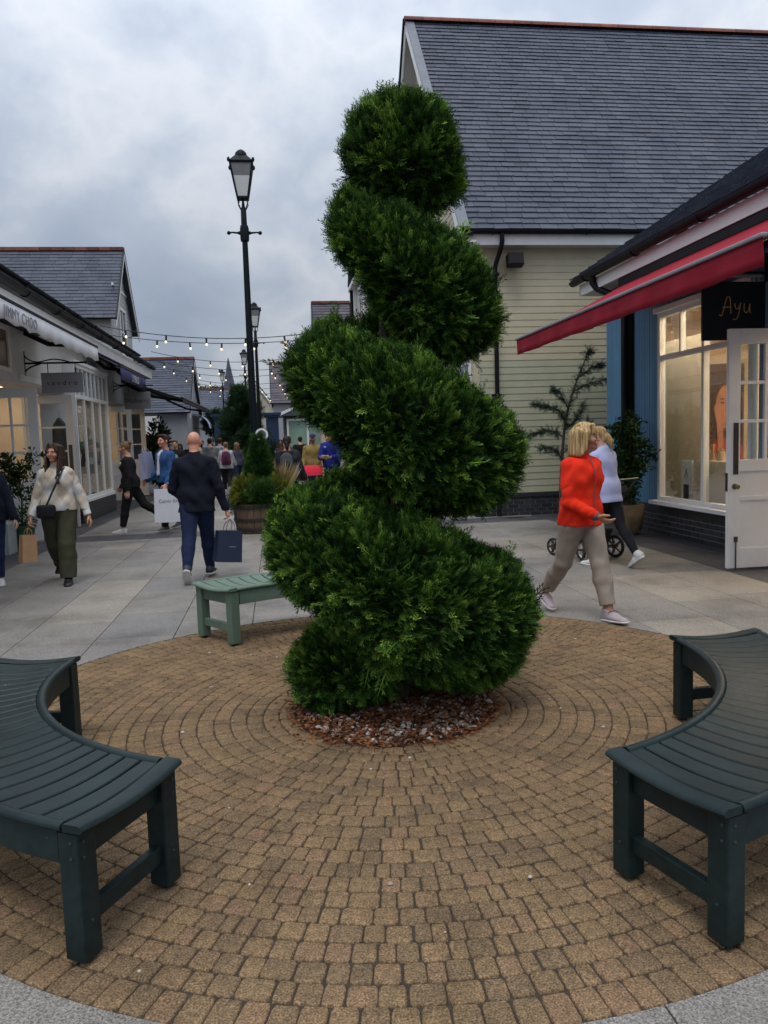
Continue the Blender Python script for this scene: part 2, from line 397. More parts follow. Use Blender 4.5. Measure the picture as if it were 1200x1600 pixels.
# ---- ring of small brown setts
def paver_mat():
    m, nt, b = newmat('brown_setts'); tc = N(nt, 'ShaderNodeTexCoord')
    n = N(nt, 'ShaderNodeTexNoise'); n.inputs['Scale'].default_value = 160; n.inputs['Detail'].default_value = 4; nt.links.new(tc.outputs['Object'], n.inputs[0])
    n2 = N(nt, 'ShaderNodeTexNoise'); n2.inputs['Scale'].default_value = 3.2; n2.inputs['Detail'].default_value = 8; n2.inputs['Roughness'].default_value = .7; nt.links.new(tc.outputs['Object'], n2.inputs[0])
    n3 = N(nt, 'ShaderNodeTexNoise'); n3.inputs['Scale'].default_value = 38; n3.inputs['Detail'].default_value = 5; nt.links.new(tc.outputs['Object'], n3.inputs[0])
    a = N(nt, 'ShaderNodeAttribute', attribute_name='var')
    c = ramp(nt, a.outputs['Fac'], [(0, (.162, .116, .074)), (.35, (.193, .137, .083)), (.7, (.216, .151, .087)), (1, (.218, .144, .091))])
    g = ramp(nt, n.outputs[0], [(.3, (.45, .44, .42)), (.5, (.95, .95, .95)), (.68, (1.75, 1.65, 1.5))])
    c = mixc(nt, c, g, 1.0, 'MULTIPLY')
    c = mixc(nt, c, ramp(nt, n3.outputs[0], [(.3, (.75, .76, .78)), (.65, (1.12, 1.1, 1.08))]), 1.0, 'MULTIPLY')
    c = mixc(nt, c, ramp(nt, n2.outputs[0], [(.34, (.74, .74, .75)), (.56, (1.04, 1.03, 1.02))]), 1.0, 'MULTIPLY')
    nt.links.new(c, b.inputs['Base Color']); b.inputs['Roughness'].default_value = .9; b.inputs['Specular IOR Level'].default_value = .12
    bp = N(nt, 'ShaderNodeBump'); bp.inputs['Strength'].default_value = .7; bp.inputs['Distance'].default_value = .006
    ad = N(nt, 'ShaderNodeMath', operation='ADD'); nt.links.new(n.outputs[0], ad.inputs[0]); nt.links.new(n3.outputs[0], ad.inputs[1])
    nt.links.new(ad.outputs[0], bp.inputs['Height']); nt.links.new(bp.outputs[0], b.inputs['Normal'])
    return m
rgn = MB()
def sett(r0, r1, a0, a1):
    rm = (r0 + r1) / 2; j = .0023; ja = j / rm
    jit = lambda s=.0022: rs.uniform(-s, s)
    c = .16
    def outline(shrink, z):
        A0 = a0 + ja + shrink / rm; A1 = a1 - ja - shrink / rm; R0 = r0 + j + shrink; R1 = r1 - j - shrink
        da = (A1 - A0) * c * .5; dr = (R1 - R0) * c
        pts = [(R0 + dr, A0), (R0, A0 + da), (R0, (A0 + A1) / 2), (R0, A1 - da), (R0 + dr, A1), (R1 - dr, A1), (R1, A1 - da), (R1, (A0 + A1) / 2), (R1, A0 + da), (R1 - dr, A0)]
        return [(CX + r * math.cos(a), CY + r * math.sin(a), z) for r, a in pts]
    t = rs.uniform(-.002, .0015); tx, ty = jit(.014), jit(.014)
    cx = CX + rm * math.cos((a0 + a1) / 2); cy = CY + rm * math.sin((a0 + a1) / 2)
    tilt = lambda P: [(x + e1, y + e2, z + t + (x - cx) * tx + (y - cy) * ty) for (x, y, z) in P]
    e1, e2 = jit(), jit()
    L = [outline(0, -.028), outline(0, -.006), outline(.002, -.002), outline(.0055, 0)]
    vs = sum([tilt(l) for l in L], [])
    n = 10; fs = [tuple(range(3 * n, 4 * n))]
    for k in range(3): fs += [(k * n + i, k * n + (i + 1) % n, (k + 1) * n + (i + 1) % n, (k + 1) * n + i) for i in range(n)]
    rgn.cv = rs.random(); rgn.add(vs, fs)
r = .585; rings = 20; dr = (2.425 - .585) / rings
for k in range(rings):
    a = rs.random() * 6; end = a + 2 * PI
    while a < end - 1e-4:
        wdt = rs.choice((.058, .072, .084, .092, .108)) * rs.uniform(.94, 1.06) / (r + dr / 2)
        b_ = a + wdt
        if end - b_ < .05 / r: b_ = end
        sett(r, r + dr, a, b_); a = b_
    r += dr
nb = int(2 * PI * 2.5 / .086)
for k in range(nb): sett(2.425, CR, 2 * PI * k / nb, 2 * PI * (k + 1) / nb)
m_sand = M('joint_sand', (.042, .032, .023), .95, .35, 60, .5, 250)
js = MB(); js.lathe([(CR - .004, -.029), (CR - .004, -.0085)], (CX, CY, 0), 120); js.build('joint_sand', m_sand)['kind'] = 'structure'
m_sett = paver_mat()
o = rgn.build('brick_paving', m_sett); o['kind'] = 'structure'; o.data.shade_smooth(); o.data.set_sharp_from_angle(angle=R(50))
# ---- planting bed: soil mound, brown needle litter, pale stones
def disc_noise(r, n, h):
    vs = []; fs = []
    for i in range(n + 1):
        for k in range(48):
            a = 2 * PI * k / 48; q = r * i / n
            z = h * (1 - (i / n) ** 2) + .012 * mnoise.noise(Vector((q * math.cos(a) * 9, q * math.sin(a) * 9, 3)))
            vs.append((CX + q * math.cos(a), CY + q * math.sin(a), z - .012))
    for i in range(n):
        for k in range(48): fs.append((i * 48 + k, i * 48 + (k + 1) % 48, (i + 1) * 48 + (k + 1) % 48, (i + 1) * 48 + k))
    return vs, fs
bed = MB(); bed.add(*disc_noise(.595, 14, .05)); o = bed.build('planting_soil', M('soil', (.05, .026, .015), .95, .4, 30, .8, 90), smooth=True); o['kind'] = 'structure'
nst = 1500
stones = MB()
for i in range(nst):
    a = rs.uniform(0, 2 * PI); q = .575 * math.sqrt(rs.random()); x, y = CX + q * math.cos(a), CY + q * math.sin(a)
    if mnoise.noise(Vector((x * 4, y * 4, 1.3))) < -.22: continue
    s = rs.uniform(.006, .0165) * (1.35 if rs.random() < .12 else 1); z = .045 * (1 - (q / .67) ** 2) - .004
    m4 = Matrix.Translation((x, y, z + s * .35)) @ Euler((rs.uniform(-.6, .6), rs.uniform(-.6, .6), rs.uniform(0, 6))).to_matrix().to_4x4() @ Matrix.Diagonal((s * rs.uniform(.9, 1.5), s, s * rs.uniform(.5, .8), 1))
    stones.cv = rs.random()
    vs = []
    for p in ((1, 0, .1), (.45, .8, -.1), (-.5, .8, .15), (-1, .05, 0), (-.55, -.75, .1), (.5, -.85, -.05), (.4, .1, .8), (-.35, .25, .75), (-.1, -.4, .85), (0, 0, -.8)):
        vs.append(m4 @ Vector([c + rs.uniform(-.16, .16) for c in p]))
    stones.add(vs, [(0, 1, 6), (1, 2, 7, 6), (2, 3, 7), (3, 4, 8, 7), (4, 5, 8), (5, 0, 6, 8), (6, 7, 8), (1, 0, 9), (2, 1, 9), (3, 2, 9), (4, 3, 9), (5, 4, 9), (0, 5, 9)])
for i in range(46):
    a = rs.uniform(0, 2 * PI); q = rs.uniform(.66, 2.4); x, y = CX + q * math.cos(a), CY + q * math.sin(a); s = rs.uniform(.004, .010); stones.cv = rs.uniform(.5, 1)
    stones.sphere((x, y, s * .4), s, 6, (rs.uniform(.8, 1.5), 1, .6))
m_stone, nt_, b_s = newmat('pale_stones'); a_ = N(nt_, 'ShaderNodeAttribute', attribute_name='var')
nt_.links.new(ramp(nt_, a_.outputs['Fac'], [(0, (.12, .088, .07)), (.3, (.23, .175, .145)), (.7, (.36, .30, .26)), (1, (.52, .47, .43))]), b_s.inputs['Base Color']); b_s.inputs['Roughness'].default_value = .75
props(stones.build('gravel', m_stone), 'pale stone chippings round the foot of the spiral tree', 'gravel', kind='stuff')
nn = 5200
a = rng.random(nn) * 2 * PI; q = .62 * np.sqrt(rng.random(nn)) * (1 + .16 * (rng.random(nn) < .12)); P = np.c_[CX + q * np.cos(a), CY + q * np.sin(a), .045 * np.maximum(0, 1 - (q / .67) ** 2) + .004 + .006 * rng.random(nn)]
ang = rng.random(nn) * 2 * PI; D = np.c_[np.cos(ang), np.sin(ang), rng.normal(0, .22, nn)]
V, F, A = scatter('leaf', P, D, .016 + .026 * rng.random(nn))
o = np_mesh('needle_litter', V, F, leafmat('dead_needles', [(0, (.10, .035, .016)), (.6, (.20, .072, .03)), (1, (.30, .14, .065))], .8, .05), var=A)
props(o, 'fallen rust brown needles lying in the round bed', 'leaf litter', kind='stuff')
# ================================================================ spiral topiary
TUBE = [(0.53,4.2,0.25,0.13),(0.4,4.29,0.24,0.2),(0.27,4.48,0.23,0.29),(0.45,4.73,0.32,0.26),(0.83,4.81,0.35,0.31),(1.07,4.47,0.51,0.44),(0.88,4.25,0.61,0.45),(0.62,4.09,0.76,0.43),(0.38,4.17,0.92,0.37),(0.22,4.45,1.0,0.35),(0.32,4.71,1.14,0.23),(0.65,4.79,1.25,0.22),(0.96,4.71,1.3,0.25),(1.12,4.45,1.44,0.33),(0.94,4.23,1.51,0.36),(0.68,4.09,1.65,0.39),(0.47,4.22,1.84,0.315),(0.32,4.45,1.94,0.295),(0.41,4.67,2.09,0.21),(0.71,4.71,2.19,0.18),(0.94,4.62,2.22,0.25),(1.03,4.45,2.25,0.29),(0.92,4.29,2.33,0.33),(0.77,4.23,2.46,0.31),(0.62,4.29,2.61,0.26),(0.53,4.45,2.75,0.23),(0.64,4.58,2.91,0.19),(0.83,4.58,2.99,0.19),(0.94,4.47,3.0,0.19),(0.87,4.41,3.08,0.26),(0.75,4.45,3.15,0.36)]
SH = .050                                  # sprays reach this far beyond the clipped surface
CP = catmull(TUBE, 8); CP[:, 3] -= SH
def tree_points(n):
    """random points on the union of the balls along the spiral, dropping those buried inside"""
    L = len(CP); wgt = CP[:, 3] ** 2; idx = rng.choice(L, n, p=wgt / wgt.sum())
    d = rng.normal(size=(n, 3)); d /= np.linalg.norm(d, axis=1, keepdims=True)
    P = CP[idx, :3] + d * CP[idx, 3:4]
    best = np.full(n, 9.0); nb = np.zeros(n, int)
    for j in range(L):
        dd = np.linalg.norm(P - CP[j, :3], axis=1) - CP[j, 3]
        k = dd < best; best[k] = dd[k]
    ok = best > -.022
    return P[ok], d[ok]
tree = thing('topiary_tree', 'tall spiral clipped evergreen in the round stone bed', 'tree', (.66, 4.45, 0))
off = np.array([.66, 4.45, 0])
P, Nn = tree_points(420000)
# thin to an even density
key = np.floor(P / .0195).astype(int); _, ui = np.unique(key, axis=0, return_index=True); P = P[ui]; Nn = Nn[ui]
lump = blob_noise(P, 7, 1.0) * .6 + blob_noise(P, 16, 5.0) * .4
n = len(P); print('tree sprays', n)
up = np.array([0, 0, 1.0]); upf = np.clip(.30 + .35 * (P[:, 2] - 1.3) / 1.5, -.05, .65)[:, None]
hang = np.where(Nn[:, 2] < -.1, -.25, .12)[:, None]
tang = np.cross(up, Nn)
D = Nn * .70 + up * (upf + hang) + tang * rng.normal(0, .5, (n, 1)) + rng.normal(0, .40, (n, 3))
S = (.050 + .044 * rng.random(n)) * (1 + .35 * lump); long_ = rng.random(n) < .01; S[long_] *= 1.8
P2 = P + Nn * (lump[:, None] * .045 - .025)
var = np.clip(.40 + .55 * lump + rng.normal(0, .24, n), 0, 1)
flat = Nn * .25 + up * .9 + rng.normal(0, .45, (n, 3))
s1 = scatter('cypress', P2, D, S, var=var, flat=flat)
# inner layer, shorter and sparser, fills the gaps
k = rng.random(n) < .45
s2 = scatter('cypress', P2[k] - Nn[k] * .065, Nn[k] + rng.normal(0, .5, (k.sum(), 3)), np.full(k.sum(), .085), var=var[k])
V, F, A = join_np(s1, s2)
m_cyp = leafmat('cypress_foliage', [(0, (.006, .013, .006)), (.3, (.011, .031, .008)), (.55, (.028, .080, .013)), (.8, (.088, .190, .026)), (1, (.22, .36, .055))], .7, .05)
np_mesh('crown', V - off, F, m_cyp, tree, var=A)
core = MB(off=(.66, 4.45, 0))
core.tube([tuple(p[:3]) for p in CP], [max(.03, p[3] - .075) for p in CP], 20); core.cv = .0
core.build('shade_core', M('shade_core', (.012, .016, .008), .9, .3, 20), tree, smooth=True)  # solid core, its near-black colour stands in for shade inside the crown
tr = MB(off=(.66, 4.45, 0))
tr.tube([(.66 + .03 * math.sin(z * 2), 4.45 + .03 * math.cos(z * 1.7), z) for z in np.linspace(-.02, 3.2, 20)], [.06 - .014 * z for z in np.linspace(0, 3.2, 20)], 12)
tr.build('trunk', M('bark', (.06, .04, .028), .9, .35, 25, .8, 60, stretch=(3, 3, .4)), tree, smooth=True)
# ================================================================ curved benches
RI, RO, HA = 1.38, 1.88, R(37.9)
def arc(r, a, z): return (r * math.sin(a), r * math.cos(a), z)       # a = 0 is the middle; the hub of the arc is the origin
def seat_z(t): return .455 - .023 * math.sin(PI * t)                 # dished across the seat
def make_bench(name, label, m, mbolt, mfoot):
    root = thing(name, label, 'bench', (0, 0, 0), 0, 'curved benches round the tree')
    ei = .05 / RI; EA = HA
    # slats: wedge boards laid radially between the two edge rails, ends swept by the dish
    ns = 22; mb = MB()
    a_in = EA - .058 / 1.6
    for k in range(ns):
        a0 = -a_in + 2 * a_in * k / ns; a1 = -a_in + 2 * a_in * (k + 1) / ns; g = .0058 / 1.6
        vs = []; fs = []; K = 9
        for i in range(K):
            t = i / (K - 1); r = RI + .030 + (RO - RI - .060) * t; z = seat_z(.1 + .8 * t); e = .004
            gg = g * 1.6 / r
            for (aa, zz) in ((a0 + gg, z - .022), (a0 + gg, z - e), (a0 + gg + e / r, z), (a1 - gg - e / r, z), (a1 - gg, z - e), (a1 - gg, z - .022)):
                vs.append(arc(r, aa, zz))
        for i in range(K - 1):
            for j in range(6): fs.append((i * 6 + j, i * 6 + (j + 1) % 6, (i + 1) * 6 + (j + 1) % 6, (i + 1) * 6 + j))
        fs += [tuple(range(6)), tuple((K - 1) * 6 + j for j in range(6))[::-1]]
        mb.add(vs, fs)
    seat = mb.build('seat', m, root, smooth=True)
    for s in (-1, 1):                                                # end boards with a rounded nose
        eb = MB(); K = 13; prof = [(-.058, -.026), (-.058, -.004), (-.054, 0), (.004, 0), (.013, -.006), (.017, -.014), (.013, -.022), (.004, -.026)]
        vs = []; fs = []
        for i in range(K):
            t = i / (K - 1); r = RI - .008 + (RO - RI + .016) * t; z = seat_z(t) + .003
            for (u, dz) in prof: vs.append(arc(r, s * (EA + (u + .004) / r), z + dz))
        n = len(prof)
        for i in range(K - 1):
            for j in range(n): fs.append((i * n + j, i * n + (j + 1) % n, (i + 1) * n + (j + 1) % n, (i + 1) * n + j))
        fs += [tuple(range(n)), tuple((K - 1) * n + j for j in range(n))[::-1]]
        eb.add(vs, fs); eb.build('end_board', m, root, smooth=True)
    def rail(r0, r1, z0, z1, aa, bev, nm):
        q = MB(); K = 33; prof = [(r0 + bev, z0), (r1 - bev, z0), (r1, z0 + bev), (r1, z1 - bev), (r1 - bev * .6, z1 - bev * .25), (r1 - bev * 1.5, z1), (r0 + bev * 1.5, z1), (r0 + bev * .6, z1 - bev * .25), (r0, z1 - bev), (r0, z0 + bev)]
        vs = []; fs = []; n = len(prof)
        for i in range(K):
            a = -aa + 2 * aa * i / (K - 1)
            for (r, z) in prof: vs.append(arc(r, a, z))
        for i in range(K - 1):
            for j in range(n): fs.append((i * n + j, i * n + (j + 1) % n, (i + 1) * n + (j + 1) % n, (i + 1) * n + j))
        fs += [tuple(range(n)), tuple((K - 1) * n + j for j in range(n))[::-1]]
        q.add(vs, fs); return q.build(nm, m, root, smooth=True)
    rail(RI - .012, RI + .028, .428, .457, EA - .06 / RI, .011, 'edge_rail'); rail(RO - .028, RO + .012, .428, .457, EA - .06 / RO, .011, 'edge_rail')
    LW = .078
    rail(RI + .008, RI + .036, .318, .425, EA - .09 / RI, .003, 'apron'); rail(RO - .036, RO - .008, .318, .425, EA - .09 / RO, .003, 'apron')
    for s in (-1, 1):
        for (r, io) in ((RI + .039, -1), (RO - .039, 1)):
            a = s * (EA - .043 / r); c = Vector(arc(r, a, 0)); er = Vector((math.sin(a), math.cos(a), 0)); et = Vector((math.cos(a), -math.sin(a), 0)) * s
            F = Matrix((er, et, Vector((0, 0, 1)))).transposed().to_4x4(); F.translation = c
            q = MB(); q.box(-LW / 2, LW / 2, -LW / 2, LW / 2, .014, .424, F); leg = q.build('leg', m, root, bevel=.006)
            spots = [(0, .395), (0, .345), (1, .395), (1, .345), (0, .135)]
            for (side, bz) in spots:                                 # bolt heads on the end face and on the long face
                h = MB(); h.lathe([(.0062, 0), (.0058, .003), (.003, .0045)], n=10)
                if side == 0: h.v = [tuple(F @ Vector((-.016 * -io * (bz > .2) + v[0], LW / 2 + v[2] - .0005, bz + v[1]))) for v in h.v]
                else: h.v = [tuple(F @ Vector((io * (LW / 2 + v[2] - .0005), .012 + v[0], bz + v[1]))) for v in h.v]
                h.build('bolt', mbolt, leg)
            ft = MB(); ft.lathe([(.022, .0), (.024, .004), (.02, .016)], tuple(c), 14); ft.build('foot_pad', mfoot, leg)
        a = s * (EA - .043 / 1.63)
        p0 = Vector(arc(RI + .076, s * (EA - .043 / (RI + .039)), 0)); p1 = Vector(arc(RO - .076, s * (EA - .043 / (RO - .039)), 0))
        q = MB(); q.bar(p0 + Vector((0, 0, .135)), p1 + Vector((0, 0, .135)), .034, .062); q.build('stretcher', m, root, bevel=.004)
        q = MB(); q.bar(p0 + Vector((0, 0, .373)), p1 + Vector((0, 0, .373)), .030, .102); q.build('end_apron', m, root, bevel=.004)
    return root
m_teal = M('dark_teal_paint', (.0085, .0190, .0205), .42, .22, 5, .12, 260, spec=.26, dirt=.35, chips=.6)
m_teal_b = M('dark_teal_bolts', (.012, .026, .03), .35, .1)
m_sage = M('sage_paint', (.095, .150, .112), .5, .10, 5, .12, 260, dirt=.12)
m_rub = M('black_rubber', (.01, .01, .011), .7, .2)
bench = make_bench('curved_bench', 'dark teal curved bench at the left, seen over its worn end board', m_teal, m_teal_b, m_rub)
def put_bench(o, P1, P2, hub):
    mid = (Vector(P1) + Vector(P2)) / 2; d = mid - Vector(hub)
    o.location = (hub[0], hub[1], 0.002); o.rotation_euler = (0, 0, math.atan2(d.y, d.x) - PI / 2)
put_bench(bench, (-.41, 2.78), (-1.12, 4.32), (.224, 4.006))
b2 = copy_tree(bench); b2['label'] = 'dark teal curved bench on the shop awning side, right of the tree'
put_bench(b2, (1.12, 2.53), (2.09, 3.92), (.712, 3.848))
def swap(o):
    for ch in o.children:
        ch.data = ch.data.copy()
        if 'foot' not in ch.name: ch.data.materials[0] = m_sage
        swap(ch)
b3 = copy_tree(bench); b3['label'] = 'pale sage green curved bench behind the spiral tree'; swap(b3)
put_bench(b3, (-.39, 6.05), (1.27, 6.01), (.44, 4.96))
# ================================================================ buildings: helpers
def brickmat():
    return M('blue_black_brick', (.026, .027, .034), .45, .25, 14, .35, 90, attr='var', spec=.5)
m_brick = brickmat(); m_mortar = M('mortar', (.17, .165, .16), .9, .2, 30)
def bricks(mb, a, b, z0, z1, out, off=0.0, L=.215, Hh=.065, j=.010):
    """stretcher-bond skin on the vertical face a->b (world xy), 'out' = outward normal; mortar bed is material 1"""
    a = Vector((*a, 0)); b = Vector((*b, 0)); d = (b - a); W = d.length; d.normalize(); o = Vector((*out, 0))
    mb.cur = 1; mb.cv = .5
    mb.prism([a + Vector((0, 0, z0)), b + Vector((0, 0, z0)), b + Vector((0, 0, z1)), a + Vector((0, 0, z1))], o * -.08)
    mb.cur = 0; z = z0; row = 0
    while z < z1 - .02:
        h = min(Hh, z1 - z); x = -off - (L + j) * .5 * (row % 2)
        while x < W:
            x0 = max(x, 0); x1 = min(x + L, W)
            if x1 - x0 > .02:
                mb.cv = rs.random(); t = .008 + rs.uniform(-.0015, .0015); c = .003
                p = lambda u, v, w: a + d * u + Vector((0, 0, v)) + o * w
                vs = [p(x0, z, -.005), p(x1, z, -.005), p(x1, z + h, -.005), p(x0, z + h, -.005), p(x0 + c, z + c, t), p(x1 - c, z + c, t), p(x1 - c, z + h - c, t), p(x0 + c, z + h - c, t)]
                mb.add(vs, [(4, 5, 6, 7), (0, 1, 5, 4), (1, 2, 6, 5), (2, 3, 7, 6), (3, 0, 4, 7)])
            x += L + j
        z += Hh + j; row += 1
def siding(mb, a, b, z0, z1, out, exp=.127, t=.009, gable=None):
    """overlapping horizontal boards on the face a->b; gable(z) -> (s0, s1) clips each board"""
    a = Vector((*a, 0)); b = Vector((*b, 0)); d = (b - a); W = d.length; d.normalize(); o = Vector((*out, 0)); z = z0
    while z < z1 - .005:
        z2 = min(z + exp, z1); s0, s1 = (0, W) if gable is None else gable(z)
        u0, u1 = (0, W) if gable is None else gable(z2)
        if s1 - s0 < .05: break
        mb.cv = rs.random()
        P = lambda s, zz, w: a + d * s + Vector((0, 0, zz)) + o * w
        vs = [P(s0, z, -.02), P(s1, z, -.02), P(s1, z, t), P(s0, z, t), P(u0, z2, .001), P(u1, z2, .001), P(u1, z2, -.02), P(u0, z2, -.02)]
        mb.add(vs, [(0, 3, 2, 1), (3, 4, 5, 2), (4, 7, 6, 5), (0, 1, 6, 7), (0, 7, 4, 3), (1, 2, 5, 6)]); z = z2
def tboards(mb, a, b, z0, z1, out, w=.1, g=.008):
    """vertical tongued boards"""
    a = Vector((*a, 0)); b = Vector((*b, 0)); d = (b - a); W = d.length; d.normalize(); o = Vector((*out, 0)); x = 0
    mb.cv = .3; mb.prism([a + Vector((0, 0, z0)), b + Vector((0, 0, z0)), b + Vector((0, 0, z1)), a + Vector((0, 0, z1))], o * -.06)
    while x < W - .01:
        x1 = min(x + w, W); mb.cv = rs.random()
        P = lambda s, zz, k: a + d * s + Vector((0, 0, zz)) + o * k
        vs = [P(x, z0, -.002), P(x1, z0, -.002), P(x1, z1, -.002), P(x, z1, -.002), P(x + g, z0, .012), P(x1 - g, z0, .012), P(x1 - g, z1, .012), P(x + g, z1, .012)]
        mb.add(vs, [(4, 5, 6, 7), (0, 1, 5, 4), (1, 2, 6, 5), (2, 3, 7, 6), (3, 0, 4, 7)]); x = x1
def slates(mb, e0, e1, up, length, gauge=.163, w=(.24, .34), thick=.009):
    """courses of slates from the eave line e0->e1 up the slope"""
    e0 = Vector(e0); e1 = Vector(e1); up = Vector(up).normalized(); d = e1 - e0; W = d.length; d.normalize(); nrm = d.cross(up).normalized()
    if nrm.z < 0: nrm = -nrm
    mb.cv = .2; mb.prism([e0 - nrm * .03, e1 - nrm * .03, e1 - nrm * .03 + up * length, e0 - nrm * .03 + up * length], nrm * .025)
    k = 0; s = 0.0
    while s < length - .02:
        hgt = min(gauge * 1.12, length - s); x = -rs.random() * w[1]
        while x < W:
            ww = rs.uniform(*w); x0 = max(0, x) + .004; x1 = min(x + ww, W) - .004; x += ww
            if x1 - x0 < .02: continue
            mb.cv = rs.random(); j = rs.uniform(-.007, .007); t = thick + .010 + rs.uniform(-.002, .005); sk = rs.uniform(-.004, .004)
            P = lambda u, v, q: e0 + d * u + up * (s + v) + nrm * q
            vs = [P(x0, j + sk, .002), P(x1, j - sk, .002), P(x1, j - sk, t + .006), P(x0, j + sk, t + .006), P(x0, hgt, .004), P(x1, hgt, .004)]
            mb.add(vs, [(2, 3, 4, 5)[::-1], (0, 1, 2, 3), (0, 3, 4), (1, 5, 2)])
        s += gauge; k += 1
def slatemat(name, a, b, c):
    m, nt, bs = newmat(name); tc = N(nt, 'ShaderNodeTexCoord'); at = N(nt, 'ShaderNodeAttribute', attribute_name='var')
    col = ramp(nt, at.outputs['Fac'], [(0, a), (.5, b), (1, c)])
    n = N(nt, 'ShaderNodeTexNoise'); n.inputs['Scale'].default_value = 1.2; n.inputs['Detail'].default_value = 8; nt.links.new(tc.outputs['Object'], n.inputs[0])
    n2 = N(nt, 'ShaderNodeTexNoise'); n2.inputs['Scale'].default_value = 30; n2.inputs['Detail'].default_value = 6; nt.links.new(tc.outputs['Object'], n2.inputs[0])
    col = mixc(nt, col, ramp(nt, n.outputs[0], [(.35, (.8, .82, .86)), (.65, (1.12, 1.1, 1.08))]), 1.0, 'MULTIPLY')
    col = mixc(nt, col, ramp(nt, n2.outputs[0], [(.3, (.85,) * 3), (.7, (1.12,) * 3)]), 1.0, 'MULTIPLY')
    nt.links.new(col, bs.inputs['Base Color']); bs.inputs['Roughness'].default_value = .55; bs.inputs['Specular IOR Level'].default_value = .25
    bp = N(nt, 'ShaderNodeBump'); bp.inputs['Strength'].default_value = .3; bp.inputs['Distance'].default_value = .006
    nt.links.new(n2.outputs[0], bp.inputs['Height']); nt.links.new(bp.outputs[0], bs.inputs['Normal']); return m
m_slate = slatemat('blue_grey_slate', (.052, .061, .088), (.064, .074, .103), (.077, .088, .119))
m_slate_p = slatemat('purple_slate', (.075, .065, .085), (.095, .082, .10), (.115, .105, .125))
m_ridge = M('terracotta_ridge', (.17, .055, .04), .8, .25, 6, .3, 60, attr='var')
m_black = M('black_gutter_plastic', (.008, .008, .010), .5, .25, 4, spec=.2, dirt=.2)
m_white = M('white_paint', (.76, .76, .76), .5, .05, 4, .05, 120, dirt=.12)
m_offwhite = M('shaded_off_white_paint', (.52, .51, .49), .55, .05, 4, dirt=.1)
m_cream = M('cream_siding', (.46, .41, .285), .6, .06, 3, .08, 120, attr=None, dirt=.10)
m_greengrey = M('pale_sage_siding', (.375, .375, .265), .6, .06, 3, .08, 120, dirt=.10)
m_lead = M('lead_flashing', (.13, .15, .18), .5, .15, 5)
m_blue = M('blue_boards', (.10, .24, .395), .55, .12, 3, .1, 150, stretch=(1, 1, .3), dirt=.15)
m_navy = M('navy_boards', (.018, .024, .042), .5, .15, 3)
m_glass = glass('window_glass', refl=.32)
m_grey_al = M('aluminium', (.42, .43, .45), .35, .1, 5, metal=.6)
m_brass = M('worn_brass', (.25, .2, .12), .35, .2, 10, metal=.8)
m_dplate = M('dark_bronze_plate', (.06, .05, .042), .4, .2, 10, metal=.3)
m_warm = M('warm_shop_interior', (.54, .42, .29), .7, .1, 2)
m_floor_i = M('shop_floor', (.24, .17, .11), .5, .2, 3)
m_spot = emit('shop_spotlight', (1, .82, .55), 30)
m_glow = emit('shop_fill_glow', (1, .86, .70), 3.6); m_glow2 = emit('window_fill_glow', (1, .80, .54), 16)  # fill glow for the panels added under the shop ceilings

def gutter_mb(mb, a, b, r=.062):
    a = Vector(a); b = Vector(b); d = (b - a).normalized(); s = d.cross(Vector((0, 0, 1))).normalized(); n = 10
    for rr, flip in ((r, 0), (r - .006, 1)):
        vs = []
        for p in (a, b):
            for k in range(n + 1):
                t = PI * k / n; vs.append(p + s * math.cos(t) * rr - Vector((0, 0, 1)) * math.sin(t) * rr)
        mb.add(vs, [(k, k + 1, n + 2 + k, n + 1 + k) for k in range(n)])
    for p in (a, b): mb.add([p + s * math.cos(PI * k / n) * r - Vector((0, 0, 1)) * math.sin(PI * k / n) * r for k in range(n + 1)], [tuple(range(n + 1))])
    L = (b - a).length
    for q in np.arange(.6, L, 1.8):
        p = a + d * q; mb.tube([p + s * math.cos(t) * (r + .008) - Vector((0, 0, math.sin(t) * (r + .008))) for t in np.linspace(0, PI, 9)], .012, 6)
def room(mb, x0, x1, y0, y1, z0, z1, t=.05, open_side='-x'):
    """inward-looking box of walls (0), floor (1); ceiling too"""
    mb.cur = 0
    if open_side != '-x': mb.box(x0 - t, x0, y0, y1, z0, z1)
    if open_side != '+x': mb.box(x1, x1 + t, y0, y1, z0, z1)
    mb.box(x0, x1, y0 - t, y0, z0, z1); mb.box(x0, x1, y1, y1 + t, z0, z1); mb.box(x0, x1, y0 - t, y1 + t, z1, z1 + t)
    mb.cur = 1; mb.box(x0, x1, y0 - t, y1 + t, z0 - t, z0); mb.cur = 0
